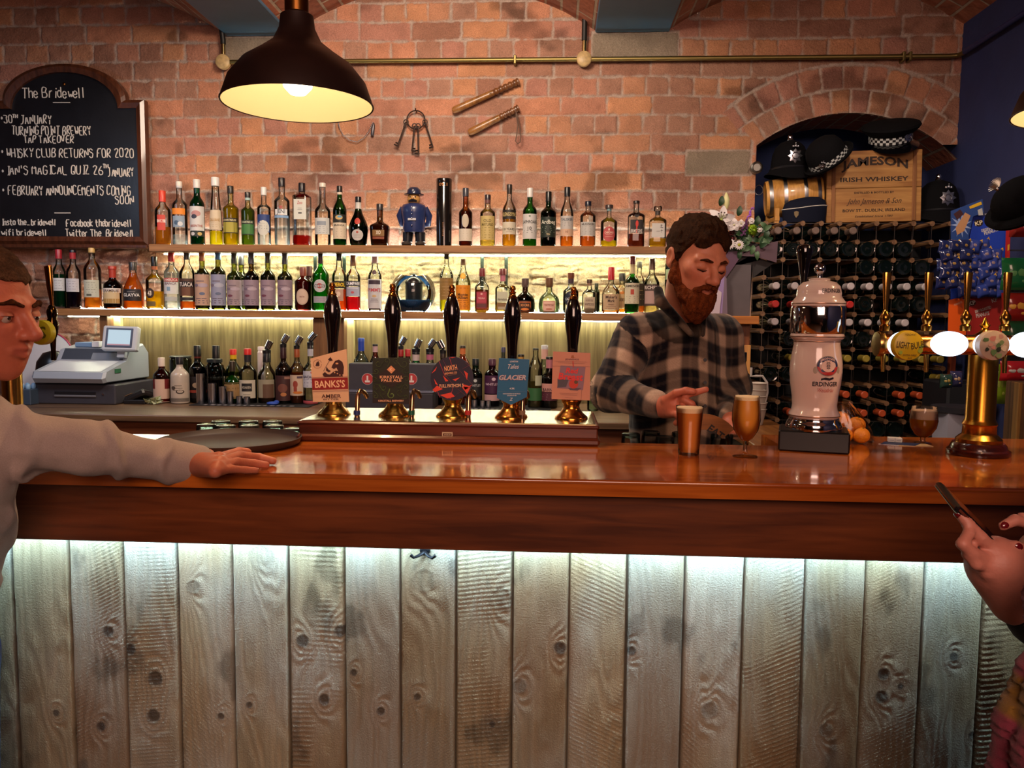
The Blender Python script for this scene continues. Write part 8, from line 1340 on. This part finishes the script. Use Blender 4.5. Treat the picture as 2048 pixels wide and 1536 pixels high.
    def shirt(p):
        d = chain(p, [S, E, cuff], [.058, .046, .035], .03); tb = elld(p, P(-190, 985, 1.38), (.165, .16, .26)); tb = smin(tb, capd(p, P(-190, 985, 1.38), P(-205, 1180, 1.37), .160, .150), .05); tb = smin(tb, capd(p, nb+[-.03, -.02, -.05], S, .075, .072), .06); d = smin(d, tb, .05)-wr(p); d = smin(d, chain(p, [cuff-ax*.05, cuff+ax*.006], [.045, .043], .01), .006); d = smax(d, -(capd(p, cuff+ax*.03, cuff-ax*.015, .036, .034)), .003); return smax(d, -capd(p, G((0, .01, -.05)), nb, .066, .074), .012)
    V, Q = isosurf(shirt, (P(-150, 985, 1.44)[0]-.27, 1.12, .72), (cuff[0]+.06, 1.76, 1.36), .0048); n = fbm(V[:, 0]*6, V[:, 1]*6, V[:, 2]*6, 3)[:, None]; np_mesh('pale_shirt', V, Q, CLOTH, t, cols=np.array(lin('#a4938c'))*(.92+.16*n))
    hp = P(-240, 1250, 1.36)
    def jeans(p): d = capd(p, hp+[0, 0, .06], hp+[0, 0, -.08], .165, .17); return np.minimum.reduce([smin(d, chain(p, [hp+[.04, s, -.1], hp+[.05, s*1.1, -.5], np.r_[(hp+[.05, s*1.2, 0])[:2], .06]], [.10, .075, .06], .03), .04) for s in (-.085, .085)])
    V, Q = isosurf(jeans, hp-[.3, .4, hp[2]], hp+[.3, .4, .2], .012); np_mesh('jeans', V, Q, CLOTH, t, cols=np.tile(np.array(lin('#1c2c58')), (len(V), 1)))
    for s in (-.1, .1): b = MB(); b.ball((hp[0]+.10, hp[1]+s, .045), (.14, .05, .045), mat('#14100e', .5), 16); b.build('shoe', t)
customer()
# ------------------------------------------------------------------ the woman with a phone
def phone_user():
    D = lambda x, y, Y=1.0: P(x, y, Y); px = mpp(1990, 1100, 1.0); t = thing('person', 'person in black coat and pink striped scarf tapping a phone with red nails', 'person', (0, 0, 0))
    wl, pl = D(2032, 1200, .99), D(1990, 1122, .985); fl = [([D(1984, 1100, .975), D(1960, 1075, .968), D(1936, 1048, .968), D(1917, 1026, .972)], 15, 9.5), ([D(1975, 1118, .968), D(1945, 1108, .955), D(1925, 1088, .952), D(1938, 1066, .962), D(1950, 1056, .975)], 13.5, 9.5), ([D(1985, 1138, .968), D(1952, 1128, .955), D(1934, 1108, .957), D(1944, 1090, .968)], 12.5, 9), ([D(1998, 1152, .972), D(1972, 1146, .962), D(1955, 1130, .964)], 11.5, 8.5), ([D(2022, 1150, 1.0), D(2012, 1112, 1.015), D(1990, 1082, 1.02)], 15, 10)]
    wr_, pr_ = D(2135, 1175, 1.04), D(2085, 1105, 1.02); fr = [([D(2080, 1080, 1.01), D(2056, 1046, 1.0), D(2030, 1040, .995), D(2006, 1052, .99)], 14, 9.5), ([D(2085, 1120, 1.0), D(2058, 1108, .985), D(2030, 1092, .975)], 15, 12), ([D(2090, 1085, 1.03), D(2068, 1040, 1.02), D(2044, 1034, 1.015)], 13, 10), ([D(2098, 1095, 1.04), D(2080, 1050, 1.035), D(2060, 1050, 1.03)], 12, 9)]
    hd = np.array([.90, 1.02, 1.53]); ch = np.array([.86, .92, 1.22]); sl, sr = ch+[-.10, .12, .10], ch+[.12, -.10, .10]; el, er = np.array([.78, .98, .97]), np.array([1.02, .92, 1.0]); Rh = head_axes(-60, 18); L = lambda p: (p-hd)@Rh
    def body(p):
        d = chain(p, [wl, pl], [.026, .030], .02); d = smin(d, capd(p, wl, D(1990, 1140, .985), .026, .028), .02); f = np.minimum.reduce([finger(p, q, a*px, b*px) for q, a, b in fl]); d = smin(d, f, .007); d2 = smin(capd(p, wr_, pr_, .026, .028), np.minimum.reduce([finger(p, q, a*px, b*px) for q, a, b in fr]), .007)
        d = np.minimum(d, d2); d = np.minimum(d, smin(capd(p, el, wl, .04, .027), capd(p, er, wr_, .04, .027), .02)); d = smin(d, smin(capd(p, sl, el, .045, .042), capd(p, sr, er, .045, .042), .02), .02); d = smin(d, elld(p, ch, (.15, .13, .2)), .04); q = L(p); n = np.linalg.norm(q, axis=1); h = n-.14; k = n < .19
        if k.any(): h[k] = head_d(q[k], 1, .94)
        return smin(smin(d, h, .01), capd(p, hd+[0, 0, -.07], ch+[0, 0, .15], .048, .055), .03)
    V, Q = isosurf(body, (.46, .74, .96), (1.12, 1.2, 1.68), .0036); col = np.tile(np.array(lin('#b07060')), (len(V), 1)); np_mesh('body', V, Q, SKIN, t, cols=col)
    nl = '#5c0c14'; nail(t, fl[0][0][-1], fl[0][0][-2], 9.5*px, nl, (-.8, -.5, -.2)); nail(t, fr[0][0][-1], fr[0][0][-2], 9.5*px, nl, (.1, -.8, .5)); nail(t, fr[1][0][-1], fr[1][0][-2], 12*px, nl, (-.1, -1, .2))
    def hair(p): q = L(p); d = elld(q, (0, .02, .035), (.09, .11, .098)); d = smin(d, capd(p, hd+[.03, .0, -.02], hd+[.06, .03, -.2], .075, .06), .05)-.004*(fbm(q[:, 0]*80, q[:, 1]*80, q[:, 2]*20, 2)-.5); return smax(d, np.where(q[:, 1] < -.03, .055-q[:, 2], -1), .01)
    V, Q = isosurf(hair, hd-[.2, .2, .35], hd+[.25, .25, .18], .008); np_mesh('hair', V, Q, HAIRM, t, cols=np.tile(np.array(lin('#3a2416')), (len(V), 1)))
    cl = wl+(el-wl)*.16; cr = wr_+(er-wr_)*.12; hp = np.array([.85, .95, .70])
    def coat(p):
        d = elld(p, ch+[0, 0, -.02], (.19, .165, .24)); d = smin(d, chain(p, [ch+[0, 0, -.1], np.array([.83, .95, .88]), hp, np.array([.86, .95, .35])], [.16, .235, .275, .26], .05), .05); d = smin(d, chain(p, [sl, el, cl], [.07, .062, .043], .02), .02); d = smin(d, chain(p, [sr, er, cr], [.07, .062, .043], .02), .02); return d-.006*(fbm(p[:, 0]*14, p[:, 1]*14, p[:, 2]*9, 3)-.5)*2
    V, Q = isosurf(coat, (.45, .55, .05), (1.2, 1.35, 1.45), .008); np_mesh('black_coat', V, Q, CLOTH, t, cols=np.tile(np.array(lin('#0e0c10')), (len(V), 1)))
    def legs(p): return np.minimum(capd(p, (.80, .95, .5), (.80, .95, .06), .08, .055), capd(p, (.98, .95, .5), (.98, .95, .06), .08, .055))
    V, Q = isosurf(legs, (.66, .8, 0), (1.12, 1.1, .6), .012); np_mesh('trousers', V, Q, CLOTH, t, cols=np.tile(np.array(lin('#14141c')), (len(V), 1)))
    F_ = [([D(2130, 1250, .86), D(2078, 1345, .80), D(2034, 1450, .775), D(2004, 1590, .77)], .016, .019), ([D(2150, 1290, .85), D(2105, 1385, .785), D(2075, 1490, .765), D(2058, 1630, .76)], .016, .019), ([D(2160, 1300, .82), D(2110, 1400, .76), D(2090, 1520, .74), D(2080, 1640, .74)], .022, .028), ([ch+[-.07, -.1, .17], D(2120, 1200, .86), D(2110, 1250, .84)], .034, .026), ([ch+[-.07, -.1, .17], hd+[-.05, -.10, -.16], hd+[.07, -.05, -.16], hd+[.09, .07, -.15], hd+[-.06, .07, -.16], ch+[-.07, -.08, .17]], .034, .034)]
    def scarf(p): d = np.minimum.reduce([chain(p, a, np.linspace(r0, r1, len(a)), .01) for a, r0, r1 in F_]); return d-.0022*np.sin(p[:, 2]*900+4*np.sin(p[:, 0]*300))-.006*(fbm(p[:, 0]*20, p[:, 1]*20, p[:, 2]*20, 2)-.5)
    V, Q = isosurf(scarf, (.36, .62, .70), (1.06, 1.2, 1.48), .004); st = sst(.36, .40, np.abs(((V[:, 2]+.25*V[:, 0]-1.02)/.15) % 1-.5))[:, None]; np_mesh('scarf', V, Q, CLOTH, t, cols=np.array(lin('#6e2c3a'))*(1-st)+np.array(lin('#6e5020'))*st)
    # the phone in her hands stays a thing of its own
    a, e = D(1894, 1004, .985), D(2032, 1142, 1.0); u = (e-a)/np.linalg.norm(e-a); w = np.array([0.1, 1, .26]); w -= u*(w@u); w /= np.linalg.norm(w); n = np.cross(w, u); n = n if n[2] > 0 else -n; Lp, Wp, Tp = .148, .070, .0085; T_ = np.stack([u, w, n], 1)
    p = thing('mobile_phone', 'slim dark mobile phone held in red nailed hands at the bar edge', 'phone', a); f = lambda x0, x1, y0, y1, z0, z1, m, nm, bv: (lambda b: (b.box(x0, x1, y0, y1, z0, z1, m, bv), b.v.__setitem__(-1, b.v[-1]@T_.T), b.build(nm, p)))(MB())
    f(0, Lp, -Wp*.3, Wp*.7, 0, Tp, mat('#1c1618', .2, .3, coat=.6), 'phone_body', .003); f(.006, Lp-.006, -Wp*.25, Wp*.65, Tp-.0002, Tp+.0004, mat('#0a0c10', .05, coat=1), 'screen', 0); f(.002, Lp-.002, -Wp*.27, Wp*.67, -.0006, .0002, mat('#7a9488', .08, .2, coat=1), 'back_glass', 0); f(.004, .05, -Wp*.3-.0008, -Wp*.3+.0004, Tp*.45, Tp*.8, mat('#a8604c', .2, .8), 'edge_highlight', 0)  # green of the back and copper edge strip carry reflected light in their colour
phone_user()
